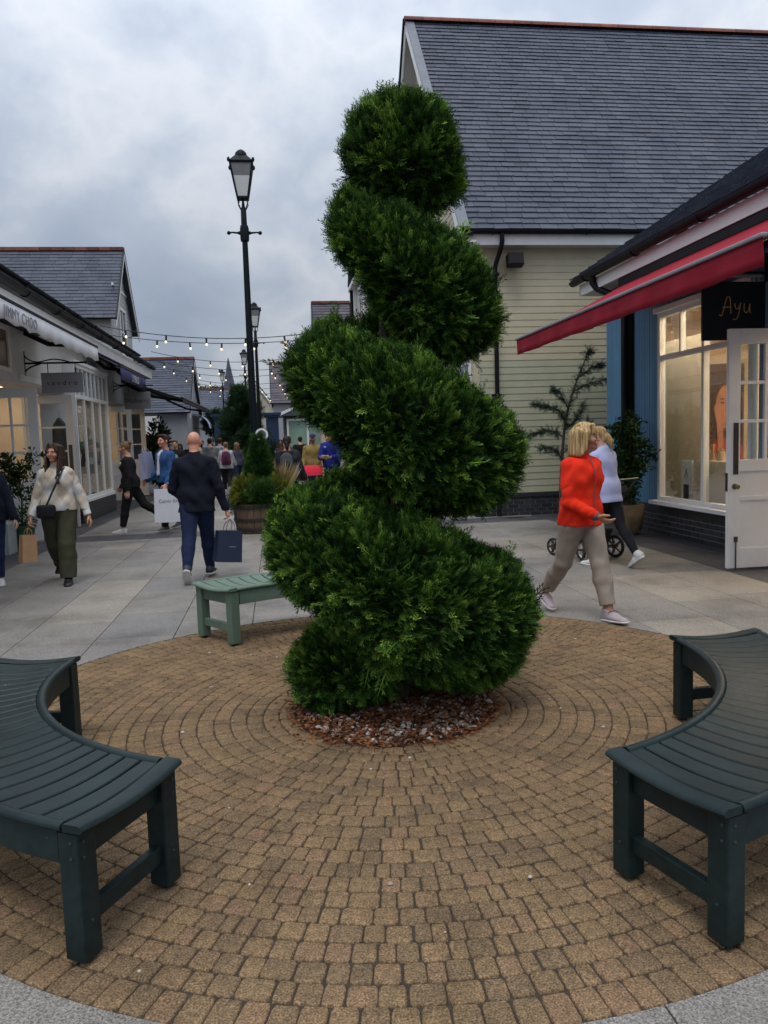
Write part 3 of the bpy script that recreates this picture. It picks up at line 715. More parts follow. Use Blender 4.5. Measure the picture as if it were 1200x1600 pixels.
def door_leaf(parent, x0, x1, y, zt, m, rows=3, cols=2, glass_to=.42, lock='r', off=(0, 0, 0), kick=True, stile=.11):
    """glazed door leaf lying in the plane Y = y (opened flat towards the street), thickness 5 cm"""
    t = .025; z0 = .03; zl = z0 + (zt - z0) * glass_to; zg = zt - .16
    f = MB(off); f.box(x0, x0 + stile, y - t, y + t, z0, zt); f.box(x1 - stile, x1, y - t, y + t, z0, zt)
    f.box(x0 + stile, x1 - stile, y - t, y + t, zg, zt); f.box(x0 + stile, x1 - stile, y - t, y + t, zl - .13, zl)
    f.box(x0 + stile, x1 - stile, y - t, y + t, z0, z0 + .22)
    f.box(x0 + stile, x1 - stile, y - t + .014, y + t - .014, z0 + .22, zl - .13)
    mid = z0 + .22 + (zl - .13 - z0 - .22) * .62
    f.box(x0 + stile, x1 - stile, y - t + .002, y + t - .002, mid, mid + .05)
    gw = x1 - x0 - 2 * stile
    for c in range(1, cols): xx = x0 + stile + gw * c / cols; f.box(xx - .018, xx + .018, y - t + .004, y + t - .004, zl, zg)
    for r_ in range(1, rows): zz = zl + (zg - zl) * r_ / rows; f.box(x0 + stile, x1 - stile, y - t + .006, y + t - .006, zz - .018, zz + .018)
    d = f.build('door', m, parent, bevel=.003)
    g = MB(off); g.box(x0 + stile, x1 - stile, y - .003, y + .003, zl, zg); g.build('glazing', m_glass, d)
    return d, zl
# ================================================================ cream slate-roofed house
HX, HY = 3.79, 14.63
house = thing('cream_house', 'cream clapboard house with a steep slate roof behind the red awning', 'building', (HX, HY, 0)); ho = (HX, HY, 0)
YB = 24.1; EZ, RZ, RY = 5.32, 11.40, 19.2; PZ = .44
q = MB(ho); siding(q, (HX, HY), (14.5, HY), PZ, 2.98, (0, -1)); q.cur = 1; siding(q, (HX, HY), (14.5, HY), 2.98, 5.12, (0, -1), exp=.126)
sl = (RZ - EZ) / (RY - HY + .35)
def gab(z):
    if z < 5.2: return (0, YB - HY)
    u = (z - 5.2) / sl; return (u, YB - HY - u)
siding(q, (HX, YB), (HX, HY), PZ, 10.6, (-1, 0), gable=gab)
q.box(HX + .01, 14.5, HY + .02, YB, .0, 5.1)
q.build('wall', [m_greengrey, m_cream], house)
q = MB(ho); q.box(HX - .022, HX + .10, HY - .024, HY + .06, PZ, 5.06); q.build('corner_board', m_cream, house, bevel=.003)
q = MB(ho); bricks(q, (HX - .03, HY - .045), (14.5, HY - .045), 0, PZ - .08, (0, -1), .05); bricks(q, (HX - .03, YB), (HX - .03, HY - .045), 0, PZ - .08, (-1, 0), .1)
q.cv = .4; q.box(HX - .055, 14.5, HY - .07, HY + .03, PZ - .08, PZ - .01); q.box(HX - .055, HX + .03, HY + .03, YB, PZ - .08, PZ - .01)
q.build('brick_plinth', [m_brick, m_mortar], house)
q = MB(ho); L = math.hypot(RY - 14.28, RZ - EZ); slates(q, (3.62, 14.28, EZ), (15, 14.28, EZ), (0, RY - 14.28, RZ - EZ), L)
slates(q, (15, 2 * RY - 14.28, EZ), (3.62, 2 * RY - 14.28, EZ), (0, 14.28 - RY, RZ - EZ), L, gauge=.4)
roof = q.build('roof', m_slate, house)
q = MB(ho)
uy, uz = (RY - 14.28) / L, (RZ - EZ) / L
q.prism([(3.46, 14.26, EZ + .035), (3.66, 14.26, EZ + .035), (3.66, RY, RZ + .035), (3.46, RY, RZ + .035)], (0, -uz * .02, uy * .02)); q.build('verge_flashing', m_lead, roof)
q = MB(ho); x = 3.44
while x < 15:
    q.cv = rs.random(); w_ = .44; vs = []
    for xx in (x + .004, x + w_ - .004):
        for k in range(9):
            t = PI * k / 8; vs.append((xx, RY + .15 * math.cos(t), RZ - .03 + .13 * math.sin(t)))
    q.add(vs, [(k, k + 1, 10 + k, 9 + k) for k in range(8)] + [tuple(range(9)), tuple(range(9, 18))]); x += w_
q.build('ridge_tiles', m_ridge, roof)
q = MB(ho)
for s in (1, -1):
    ye = RY - s * (RY - 14.26); q.prism([(3.47, ye, EZ - .02), (3.47, RY, RZ - .02), (3.47, RY, RZ - .28), (3.47, ye, EZ - .28)], (.03, 0, 0))
q.build('bargeboard', m_white, house)
q = MB(ho)
for s in (1, -1):
    ye = RY - s * (RY - 14.26); q.prism([(3.5, ye, EZ - .22), (3.5, RY, RZ - .22), (3.5, RY, RZ - .24), (3.5, ye, EZ - .24)], (.29, 0, 0))
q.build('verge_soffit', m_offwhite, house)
q = MB(ho); q.prism([(3.462, 2 * RY - 14.2, EZ), (3.462, RY, RZ + .06), (3.462, RY, RZ - .06), (3.462, 2 * RY - 14.2, EZ - .12)], (-.05, 0, 0)); q.build('verge_trim', m_black, house)
q = MB(ho); q.box(3.75, 14.5, 14.34, 14.36, 5.06, 5.25); q.build('fascia', m_white, house)
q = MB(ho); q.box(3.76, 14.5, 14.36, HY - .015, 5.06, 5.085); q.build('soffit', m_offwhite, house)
q = MB(ho); gutter_mb(q, (3.5, 14.27, 5.30), (14.5, 14.27, 5.30)); q.build('gutter', m_black, house, smooth=True)
q = MB(ho); q.tube([(4.27, 14.27, 5.25), (4.27, 14.27, 5.12), (4.27, 14.33, 5.02), (4.2, 14.50, 4.72), (4.2, 14.53, 4.62), (4.2, 14.53, .02)], .043, 14)
for z in (4.55, 4.2, 2.3, .9): q.lathe([(.056, z), (.056, z + .05)], (4.2, 14.53, 0), 14); q.box(4.11, 4.29, 14.55, 14.62, z + .005, z + .045)
q.build('downpipe', m_black, house, smooth=True)
f = MB(ho); g = MB(ho)
for (y0, y1, z0, z1) in ((14.95, 15.7, 1.9, 2.95),):
    f.box(HX - .05, HX + .02, y0 - .08, y1 + .08, z1, z1 + .1); f.box(HX - .06, HX + .02, y0 - .1, y1 + .1, z0 - .07, z0); f.box(HX - .04, HX + .02, y0 - .08, y0, z0, z1); f.box(HX - .04, HX + .02, y1, y1 + .08, z0, z1); f.box(HX - .03, HX + .02, (y0 + y1) / 2 - .02, (y0 + y1) / 2 + .02, z0, z1)
    g.box(HX - .02, HX - .015, y0, y1, z0, z1)
wf = f.build('window', m_white, house); g.build('glazing', M('dark_pane', (.02, .022, .025), .08, .1), wf)
sp = thing('loudspeaker', 'black box loudspeaker fixed under the eaves of the cream house', 'loudspeaker', (4.55, 14.42, 4.78))
q = MB(); q.box(-.15, .15, -.10, .08, -.10, .13, Matrix.Rotation(R(-12), 4, 'X')); q.build('cabinet', m_black, sp, bevel=.012)
q = MB(); q.box(-.13, .13, -.108, -.10, -.08, .11, Matrix.Rotation(R(-12), 4, 'X')); q.build('grille', M('black_mesh', (.008, .008, .009), .8, .4, 200, .8, 300), sp)
q = MB(); q.bar((0, .05, 0), (0, .19, .02), .04, .04); q.build('bracket', m_black, sp)

dg_ = thing('drain_grate', 'small dark drain grate in the paving at the foot of the black downpipe', 'drain', (4.42, 14.22, 0))
q = MB(); q.box(-.16, .16, -.09, .09, .0025, .007); q.build('plate', M('cast_iron', (.03, .03, .032), .6, .2, 30), dg_)
for k in range(7): q = MB(); q.box(-.135 + k * .04, -.115 + k * .04, -.07, .07, .0075, .012); q.build('bar', m_dplate, dg_)

# ================================================================ blue shop
BX = 5.7; shop = thing('blue_shop', 'blue boarded shop with white window frames under the red awning', 'building', (BX, 10, 0)); bo_ = (BX, 10, 0)
EY = 12.95; WZ0, WZ1 = .52, 3.27; WY0, WY1 = 8.72, 11.05
q = MB(bo_)
tboards(q, (BX, EY), (BX, 12.12), .44, 3.62, (-1, 0)); tboards(q, (BX + .03, 12.12), (BX + .03, WY1 + .03), .44, 3.62, (-1, 0), .085)
tboards(q, (BX + .03, WY1 + .03), (BX + .03, WY0 - .03), WZ1 + .09, 3.62, (-1, 0), .085); tboards(q, (BX + .03, WY0 - .03), (BX + .03, 7.9), .44, 3.62, (-1, 0), .085)
tboards(q, (BX + .03, 6.9), (BX + .03, 2.0), .44, 3.62, (-1, 0), .085); tboards(q, (BX + .03, 7.9), (BX + .03, 6.9), 2.7, 3.62, (-1, 0), .085)
q.box(BX + .1, 11, EY - .05, EY, 0, 4.1); q.box(BX + .1, 11, 2, 2.05, 0, 4.1); q.box(10.95, 11, 2.05, EY - .05, 0, 4.1)
q.build('wall', m_blue, shop)
q = MB(bo_); q.box(BX - .03, BX + .12, 2, EY + .01, 3.62, 4.12); q.build('frieze', m_navy, shop)
q = MB(bo_); bricks(q, (BX - .01, EY), (BX - .01, 7.9), 0, .36, (-1, 0), .03); bricks(q, (BX - .01, 6.9), (BX - .01, 2), 0, .36, (-1, 0))
q.cv = .5; q.box(BX - .035, BX + .06, 7.9, EY, .36, .44); q.box(BX - .035, BX + .06, 2, 6.9, .36, .44); q.build('brick_plinth', [m_brick, m_mortar], shop)
f = MB(bo_); X0, X1 = BX - .055, BX + .035; my = 9.82; tz = 2.62
f.box(X0, X1, WY1 - .07, WY1, WZ0, WZ1); f.box(X0, X1, WY0, WY0 + .07, WZ0, WZ1); f.box(X0, X1, WY0 + .07, WY1 - .07, WZ1 - .07, WZ1)
f.box(X0, X1, WY0 + .07, WY1 - .07, WZ0, WZ0 + .06); f.box(X0 + .006, X1, my - .03, my + .03, WZ0 + .06, WZ1 - .07); f.box(X0 + .004, X1, my + .03, WY1 - .07, tz - .035, tz + .035); f.box(X0 + .004, X1, WY0 + .07, my - .03, tz - .035, tz + .035)
for yy in (10.42, 9.28): f.box(X0 + .01, X1, yy - .02, yy + .02, tz + .035, WZ1 - .07)
f.box(X0 - .05, X1, WY0 - .04, WY1 + .05, WZ1, WZ1 + .075); f.box(X0 - .11, X1, WY0 - .06, WY1 + .07, WZ0 - .055, WZ0)
win = f.build('window', m_white, shop, bevel=.004)
g = MB(bo_); g.box(BX - .008, BX - .002, WY0 + .07, WY1 - .07, WZ0 + .06, WZ1 - .07); g.build('glazing', m_glass, win)
q = MB(bo_); q.box(5.36, 5.38, 2, 13.3, 3.93, 4.12); q.box(5.36, BX + .1, 13.28, 13.3, 3.93, 4.12); q.build('fascia', m_white, shop)
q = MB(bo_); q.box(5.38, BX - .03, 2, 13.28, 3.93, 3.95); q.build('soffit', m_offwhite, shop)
q = MB(bo_); gutter_mb(q, (5.28, 13.42, 4.18), (5.28, 2, 4.18), .075); q.build('gutter', m_black, shop, smooth=True)
q = MB(bo_); slates(q, (5.24, 13.45, 4.22), (5.24, 2, 4.22), (1, 0, .62), 5.2, gauge=.2); q.build('roof', m_slate, shop)
q = MB(bo_); q.tube([(5.3, 12.6, 4.16), (5.3, 12.6, 4.02), (5.36, 12.56, 3.92), (5.56, 12.2, 3.72), (5.6, 12.06, 3.6), (5.6, 12.06, .02)], .055, 14); q.box(5.62, 5.72, 12.0, 12.12, 2.0, 2.06); q.box(5.66, 5.70, 11.95, 12.17, .44, 3.6)
q.build('downpipe', m_black, shop, smooth=True)
q = MB(bo_); room(q, BX + .13, 10.8, 2.2, 12.7, .02, 3.4); q.build('interior', [m_warm, m_floor_i], shop)
for (x, y) in ((6.7, 9.9), (6.7, 9.6), (6.7, 9.3), (6.7, 9.0), (6.7, 8.7), (7.6, 9.6), (7.6, 9.2), (8.6, 9.4), (8.6, 8.9)): q = MB(bo_); q.lathe([(.055, 3.36), (.06, 3.385)], (x, y, 0), 14); q.build('ceiling_spot', m_spot, shop)
for (x0, x1, y0, y1) in ((5.86, 6.12, 8.9, 12.2), (7.0, 8.6, 6.5, 11.0)):  # glowing panels added to brighten the window display and the room
    q = MB(bo_); q.box(x0, x1, y0, y1, 3.34, 3.36); q.build('fill_panel', m_glow2, shop)
scr = thing('display_screen', 'plain tan display screen standing behind the shop window', 'screen', (6.32, 11.35, .02))
q = MB(); q.box(-.02, .02, -.40, .95, .42, 2.95); q.build('panel', M('tan_screen_cloth', (.70, .56, .41), .8, .10, 5, .2, 120), scr, bevel=.005)
q = MB(); q.box(-.025, .025, -.42, -.40, .0, 2.98); q.box(-.025, .025, .95, .97, 0, 2.98); q.build('frame', m_offwhite, scr)
# display plinth with jar and brushes
dp = thing('display_plinth', 'pale display plinth behind the shop window', 'plinth', (6.12, 9.98, .02))
q = MB(); q.box(-.24, .24, -.42, .42, 0, 1.10); q.build('body', M('pale_board', (.55, .47, .37), .6, .06, 3), dp, bevel=.006)
q = MB(); q.box(-.3, .18, -1.2, 1.05, -.0, .48); q.build('window_bed', M('window_bed_board', (.50, .40, .29), .6, .06, 3), dp)
cd_ = thing('price_card', 'white upright card with a thin letter A inside the shop window', 'card', (5.85, 10.56, .50))
q = MB(); q.box(-.012, .012, -.15, .15, 0, .62); q.build('board', m_white, cd_, bevel=.003)
q = MB(); q.tube([(-.016, .045, .36), (-.016, 0, .5), (-.016, -.045, .36)], .004, 6); q.tube([(-.016, .028, .41), (-.016, -.028, .41)], .004, 6); q.build('lettering', m_brass, cd_)
q = MB(); q.box(-.018, -.012, -.07, .07, .02, .27); q.build('dark_panel', m_navy, cd_)
jr = thing('jar', 'beige lidded jar on the pale plinth in the shop window', 'jar', (6.02, 9.98, 1.122)); q = MB(); q.lathe([(.055, 0), (.062, .02), (.062, .10), (.05, .125)], n=18); q.build('body', M('beige_ceramic', (.42, .33, .22), .4, .1), jr, smooth=True)
q = MB(); q.lathe([(.055, .127), (.055, .145), (.014, .152), (.014, .172)], n=18); q.build('lid', M('wood_lid', (.3, .19, .1), .5, .2), jr, smooth=True)
br = thing('brush_pot', 'pot of wooden brushes beside the beige jar', 'brushes', (5.98, 10.14, 1.122)); q = MB(); q.lathe([(.04, 0), (.045, .09)], n=16); q.build('pot', M('pot_clay', (.36, .26, .16), .6, .1), br, smooth=True)
q = MB()
for k in range(7): q.tube([(rs.uniform(-.02, .02), rs.uniform(-.02, .02), .03), (rs.uniform(-.07, .07), rs.uniform(-.1, .1), rs.uniform(.19, .26))], [.006, .011], 6)
q.build('brushes', M('brush_wood', (.42, .28, .15), .6, .2), br)
# poster: a plain painted portrait of a smiling woman with her hand at her cheek
po = thing('poster', 'tall portrait poster of a smiling woman hanging in the shop', 'poster', (6.26, 10.25, .95), PI / 2); po.scale = (1, .74, .93)
q = MB(); q.box(0, .012, -.36, .36, 0, 1.62); q.build('sheet', M('poster_ground', (.06, .028, .022), .5, .2, 2), po)
def flat_blob(pts, x, m, nm): q = MB(); q.prism([(x, y, z) for y, z in pts], (-.0012, 0, 0)); return q.build(nm, m, po)
ell = lambda cy, cz, ry, rz, n=24, t0=0: [(cy + ry * math.cos(2 * PI * k / n + t0), cz + rz * math.sin(2 * PI * k / n + t0)) for k in range(n)]
m_pskin = M('poster_skin', (.34, .15, .095), .5, .15, 4); m_phair = M('poster_hair', (.05, .022, .014), .5, .3, 6)
flat_blob([(-.36, 0), (.36, 0), (.36, .32), (.2, .5), (-.2, .5), (-.36, .35)], -.001, M('poster_red_top', (.30, .03, .025), .5, .2, 4), 'clothing'); flat_blob(ell(0, 1.05, .30, .46), -.0025, m_phair, 'hair')
flat_blob(ell(0, .98, .215, .33), -.004, m_pskin, 'face'); flat_blob([(.05, .3), (.16, .3), (.2, .75), (.27, .98), (.22, 1.02), (.14, .84), (.07, .7)], -.0055, M('poster_hand', (.36, .16, .10), .5, .15, 4), 'hand')
m_pdark = M('poster_dark', (.04, .018, .014), .5, .1)
for s in (-1, 1):
    flat_blob(ell(s * .085, 1.04, .042, .016), -.0055, m_pdark, 'eye'); flat_blob(ell(s * .085, 1.095, .06, .011), -.0055, m_pdark, 'eyebrow')
flat_blob([(-.09, .86), (-.05, .835), (0, .825), (.05, .835), (.09, .86), (.04, .80), (0, .79), (-.04, .80)], -.0055, M('poster_lips', (.38, .05, .05), .5, .1), 'mouth'); flat_blob([(-.02, .93), (.02, .93), (.012, 1.03), (-.004, 1.03)], -.0055, M('poster_nose', (.30, .13, .08), .5, .1), 'nose')
# opened door of the blue shop
d, zl = door_leaf(shop, 4.84, 5.72, 7.9, 2.62, m_white, rows=3, cols=2, glass_to=.46, off=bo_, stile=.135)
q = MB(bo_); q.box(4.895, 4.955, 7.9 - .029, 7.9 - .024, 1.06, 1.62); q.build('push_plate', m_dplate, d)
q = MB(bo_); q.lathe([(.032, 0), (.032, .006), (.012, .01), (.012, .04), (.022, .05), (.026, .065), (.015, .078)], n=16); vs = list(q.v); q.v = [(4.915 - BX + v[0] + BX, 7.875 - 10 - v[2] + 10, .93 + v[1]) for v in [(a + 0, b + 0, c) for a, b, c in [(p[0] + bo_[0], p[1] + bo_[1], p[2]) for p in vs]]]
q.v = [(p[0] - BX, p[1] - 10, p[2]) for p in q.v]; q.build('knob', m_brass, d, smooth=True)
q = MB(bo_); q.box(4.828, 4.84, 7.885, 7.915, .88, 1.08); q.build('latch_plate', m_dplate, d)
q = MB(bo_); q.tube([(4.93, 7.868, .36), (4.93, 7.868, .02)], .008, 8); q.box(4.91, 4.95, 7.862, 7.875, .32, .38); q.build('floor_bolt', m_dplate, d)

aw = thing('awning', 'red fabric awning with a grey front bar over the blue shop', 'awning', (5.55, 8.6, 3.85)); ao = (5.55, 8.6, 3.85)
m_red = M('red_awning_cloth', (.27, .010, .026), .8, .12, 2.5, .25, 180, spec=.2)
AY0, AY1 = 5.62, 11.75; A0 = Vector((5.46, 0, 3.84)); A1 = Vector((3.74, 0, 3.02))
def cloth(nm, a, b, ny, nx, fn, m, par, off, th=.003):
    vs = []; fs = []
    for s in (0, 1):
        for i in range(ny + 1):
            for j in range(nx + 1):
                y = AY0 + (AY1 - AY0) * i / ny; t = j / nx; p = a.lerp(b, t); dz, dx = fn(y, t); vs.append((p.x + dx, y, p.z + dz - s * th))
    n1_ = (ny + 1) * (nx + 1)
    for s in (0, 1):
        for i in range(ny):
            for j in range(nx):
                a_ = s * n1_ + i * (nx + 1) + j; fs.append((a_, a_ + 1, a_ + nx + 2, a_ + nx + 1)[::(1 if s else -1)])
    q = MB(off); q.add(vs, fs); return q.build(nm, m, par, smooth=True)
cloth('fabric', A0, A1, 60, 12, lambda y, t: (-.035 * math.sin(PI * t) + .004 * math.sin(y * 6.3) * t, 0), m_red, aw, ao)
q = MB(ao); n = 120; vs = []
for k in range(n + 1):
    y = AY0 + (AY1 - AY0) * k / n; wv = .012 * math.sin(y * 7.1) + .006 * math.sin(y * 17 + 1)
    for (dz, t) in ((0, 0), (-.07, .3), (-.15, .8), (-.225 - .004 * math.sin(y * 3), 1)): vs.append((3.715 + wv * t, y, 3.005 + dz))
q.add(vs, [(k * 4 + j, k * 4 + j + 1, k * 4 + j + 5, k * 4 + j + 4) for k in range(n) for j in range(3)]); va = q.build('valance', m_red, aw, smooth=True)
sm = va.modifiers.new('thick', 'SOLIDIFY'); sm.thickness = .004
q = MB(ao); q.box(3.69, 3.75, AY0 - .02, AY1 + .02, 3.0, 3.035); q.build('front_bar', M('dull_aluminium', (.26, .27, .29), .45, .1, 5, metal=.3), aw, bevel=.01)
q = MB(ao); q.box(5.38, 5.66, AY0 - .05, AY1 + .08, 3.78, 3.96); q.build('cassette', m_black, aw, bevel=.03)
for y in (6.6, 10.6):
    q = MB(ao); q.bar((5.5, y, 3.74), (4.7, y - .75, 3.38), .035, .05); q.bar((4.7, y - .75, 3.38), (3.76, y - .1, 3.0), .035, .05); q.sphere((4.7, y - .75, 3.38), .045); q.build('folding_arm', m_grey_al, aw)
sg = thing('hanging_sign', 'black square hanging sign reading Ayu in thin gold script', 'sign', (5.27, 8.5, 3.23))
q = MB(); q.box(-.39, .385, -.018, .018, -.66, 0); q.build('board', M('sign_black', (.010, .011, .017), .4, .2), sg, bevel=.004)
m_gold = M('gold_script', (.62, .42, .17), .5, .1)
q = MB(); X = lambda pts: [(x, -.021, z) for x, z in pts]
for pts in ([(-.19, -.37), (-.16, -.38), (-.14, -.33), (-.10, -.19), (-.07, -.17), (-.055, -.2), (-.045, -.36)], [(-.15, -.29), (-.05, -.285)], [(.0, -.245), (.015, -.30), (.045, -.30), (.075, -.24)], [(.075, -.24), (.05, -.37), (.02, -.425), (-.02, -.42)], [(.12, -.245), (.118, -.32), (.14, -.35), (.17, -.33), (.19, -.25)], [(.19, -.25), (.188, -.33), (.20, -.355)]):
    q.tube(catmull([(x, -.021, z) for x, z in pts], 5), .0052, 6)
q.build('lettering', m_gold, sg)
q = MB(); q.tube([(.43, 0, .10), (-.38, 0, .10)], .013, 8); q.tube([(.43, 0, .28), (.1, 0, .2), (-.1, 0, .11)], .010, 8); q.box(.40, .43, -.03, .03, 0, .32); q.tube([(-.28, 0, .1), (-.28, 0, -.02)], .006, 6); q.tube([(.28, 0, .1), (.28, 0, -.02)], .006, 6); q.build('bracket', m_black, sg)
q = MB(); q.tube([(-.3, -.06, .055), (.3, -.06, .055)], .022, 10); q.build('sign_lamp', m_grey_al, sg)

# ================================================================ left row of white shops
LX = -4.3; FX = -4.85
row = thing('white_shop', 'white boarded shop with a projecting bay window and opened glazed doors', 'building', (FX, 14, 0)); lo = (FX, 14, 0)
m_wboard = M('white_boards', (.62, .62, .62), .55, .05, 3, .06, 120, dirt=.14)
m_gboard = M('grey_boards', (.20, .205, .215), .55, .06, 3, .06, 120, dirt=.14)
q = MB(lo); tboards(q, (LX, 4), (LX, 21.3), 2.72, 4.05, (1, 0), .11); q.box(FX, LX - .06, 4, 21.3, 2.72, 2.76); tboards(q, (FX, 4), (FX, 13.9), 0.0, 2.72, (1, 0), .11); tboards(q, (FX, 16.2), (FX, 17.0), 0, 2.72, (1, 0), .11)
tboards(q, (FX, 20.2), (FX, 21.3), 0, 2.72, (1, 0), .11);
q.box(-12, FX - .07, 4, 4.1, 0, 4); q.box(-12, -11.9, 4.1, 21.3, 0, 4); q.build('wall', m_wboard, row)
q = MB(lo); room(q, -11, FX - .08, 5, 21.2, .02, 3.2, open_side='+x'); q.build('interior', [m_warm, m_floor_i], row)
for (y0, y1) in ((8, 12.5), (14.2, 16), (17.4, 20.6)):  # added glowing panels that light the rooms behind the doors and bay
    q = MB(lo); q.box(-7.2, -5.6, y0, y1, 3.14, 3.16); q.build('fill_panel', m_glow, row)
# shop window near the frame edge
f = MB(lo); g = MB(lo)
def bayframe(y0, y1, z0, z1, xf, nl, nu, tz):
    f.box(xf - .06, xf + .02, y0, y0 + .07, z0, z1); f.box(xf - .06, xf + .02, y1 - .07, y1, z0, z1); f.box(xf - .06, xf + .02, y0 + .07, y1 - .07, z1 - .08, z1); f.box(xf - .06, xf + .02, y0 + .07, y1 - .07, z0, z0 + .06); f.box(xf - .055, xf + .015, y0 + .07, y1 - .07, tz - .04, tz + .04)
    for k in range(1, nl): yy = y0 + .07 + (y1 - y0 - .14) * k / nl; f.box(xf - .05, xf + .01, yy - .022, yy + .022, z0 + .06, tz - .04)
    for k in range(1, nu): yy = y0 + .07 + (y1 - y0 - .14) * k / nu; f.box(xf - .05, xf + .01, yy - .02, yy + .02, tz + .04, z1 - .08)
    f.box(xf - .08, xf + .06, y0 - .05, y1 + .05, z0 - .06, z0); f.box(xf - .08, xf + .05, y0 - .04, y1 + .04, z1, z1 + .07); g.box(xf - .023, xf - .017, y0 + .06, y1 - .06, z0 + .05, z1 - .07)
bayframe(17.0, 20.2, .48, 3.34, -4.1, 4, 8, 2.66)
f.box(-4.8, -4.16, 17.0, 17.05, .48, 3.34); f.box(-4.8, -4.16, 20.15, 20.2, .48, 3.34)
b_ = f.build('bay_window', m_white, row, bevel=.004); g.build('glazing', m_glass, b_)
q = MB(lo); bricks(q, (-4.08, 16.95), (-4.08, 20.4), 0, .40, (1, 0)); bricks(q, (-4.85, 16.95), (-4.08, 16.95), 0, .40, (0, -1)); q.build('brick_plinth', [m_brick, m_mortar], row)
q = MB(lo); q.box(-4.82, -4.1, 17.02, 20.15, .40, .44); q.build('window_bed', M('bay_bed', (.42, .36, .28), .6, .1), row)
f = MB(lo); g = MB(lo)
for (y0, y1) in ((8.6, 11.2), (11.4, 13.1)):
    f.box(FX, FX + .05, y0, y0 + .07, .5, 2.6); f.box(FX, FX + .05, y1 - .07, y1, .5, 2.6); f.box(FX, FX + .05, y0 + .07, y1 - .07, 2.53, 2.6); f.box(FX, FX + .05, y0 + .07, y1 - .07, .5, .57)
    g.box(FX + .014, FX + .022, y0 + .07, y1 - .07, .57, 2.53)
w2 = f.build('window', m_white, row); g.build('glazing', M('warm_lit_pane', (.22, .15, .08), .12, .3, 1.5), w2)
f = MB(lo); f.box(LX + .014, LX + .05, 9, 9.08, 2.85, 3.6); f.box(LX + .014, LX + .05, 13.6, 13.68, 2.85, 3.6); f.box(LX + .014, LX + .05, 9.08, 13.6, 3.52, 3.6); f.box(LX + .014, LX + .05, 9.08, 13.6, 2.85, 2.92)
for k in range(1, 8): f.box(LX + .014, LX + .045, 9.08 + k * .565 - .02, 9.08 + k * .565 + .02, 2.92, 3.52)
wt = f.build('transom_window', m_white, row); g = MB(lo); g.box(LX + .012, LX + .02, 9.08, 13.6, 2.92, 3.52); g.build('glazing', M('amber_lit_pane', (.20, .115, .05), .15, .4, 1.2), wt)
f = MB(lo); f.box(LX + .014, LX + .05, 14.1, 17.0, 2.76, 2.86); f.build('door_head', m_white, row)
d1, _ = door_leaf(row, -4.86, -3.98, 13.98, 2.62, m_white, off=lo, rows=3, cols=2, glass_to=.40, stile=.15)
d2, _ = door_leaf(row, -4.80, -3.93, 16.1, 2.62, m_offwhite, off=lo, rows=3, cols=1, glass_to=.40, stile=.15)
q = MB(lo); q.box(-4.05, -3.98, 16.07, 16.078, 1.05, 1.65); q.build('push_plate', m_dplate, d2)
q = MB(lo); q.tube([(-3.99, 16.06, .5), (-3.99, 16.06, .03)], .01, 6); q.build('floor_bolt', m_dplate, d2)
q = MB(lo); q.box(-4.04, -4.0, 4, 27.0, 3.78, 4.02); q.build('fascia', m_white, row)
q = MB(lo); q.box(LX, -4.04, 4, 27.0, 3.78, 3.8); q.build('soffit', m_offwhite, row)
q = MB(lo); gutter_mb(q, (-3.94, 4, 4.14), (-3.94, 27.05, 4.14), .075); q.build('gutter', m_black, row, smooth=True)
q = MB(lo); slates(q, (-3.9, 4, 4.17), (-3.9, 27.1, 4.17), (-1, 0, .55), 5.5, gauge=.22, w=(.3, .45)); rf = q.build('roof', m_slate, row)
q = MB(lo); gutter_mb(q, (-4.42, 4, 4.68), (-4.42, 27.4, 4.62), .05); q.box(-4.46, -4.44, 4, 27.4, 4.5, 4.62)
for k in range(9): y = 5 + k * 2.6; q.bar((-4.42, y, 4.62), (-4.42, y, 4.42), .05, .05)
q.build('roof_rail', m_black, rf)
# awning over the near shopfront, with its scalloped front
def scallop_awning(name, label, X0, z0, X1, z1, y0, y1, drop, m, mtop, sc, loc):
    t = thing(name, label, 'awning', loc)
    q = MB(loc); q.prism([(X0, y0, z0), (X1, y0, z1), (X1, y0, z1 - .006), (X0, y0, z0 - .006)], (0, y1 - y0, 0)); q.build('fabric', mtop, t)
    q = MB(loc); n = int((y1 - y0) * 14); vs = []
    for k in range(n + 1):
        y = y0 + (y1 - y0) * k / n; wv = .01 * math.sin(y * 6) + .005 * math.sin(y * 15)
        dr_ = drop * (1 - .16 * sc * abs(math.sin(y * PI / .62)))
        for tt in (0, .5, 1): vs.append((X1 + .004 + wv * tt, y, z1 - dr_ * tt))
    q.add(vs, [(k * 3 + j, k * 3 + j + 1, k * 3 + j + 4, k * 3 + j + 3) for k in range(n) for j in range(2)]); v = q.build('valance', m, t, smooth=True); s_ = v.modifiers.new('thick', 'SOLIDIFY'); s_.thickness = .004; s_.offset = -1
    q = MB(loc); q.box(X1 - .05, X1 + .012, y0 - .03, y1 + .03, z1, z1 + .045); q.build('front_bar', m_black, t, bevel=.008)
    q = MB(loc); q.box(X0 - .1, X0 + .06, y0, y1, z0 - .09, z0 + .05); q.build('cassette', m_black, t, bevel=.02)
    for y in (y0 + .7, y1 - .7):
        q = MB(loc); mx = (X0 + X1) / 2; q.bar((X0, y, z0 - .12), (mx, y - .5, (z0 + z1) / 2 - .22), .05, .07); q.bar((mx, y - .5, (z0 + z1) / 2 - .22), (X1 - .05, y, z1 - .03), .05, .07); q.build('folding_arm', m_black, t)
    return t
m_wcloth = M('white_awning_cloth', (.76, .77, .80), .8, .06, 3, .25, 150); m_wcloth2 = M('white_awning_top', (.42, .42, .42), .8, .05, 3)
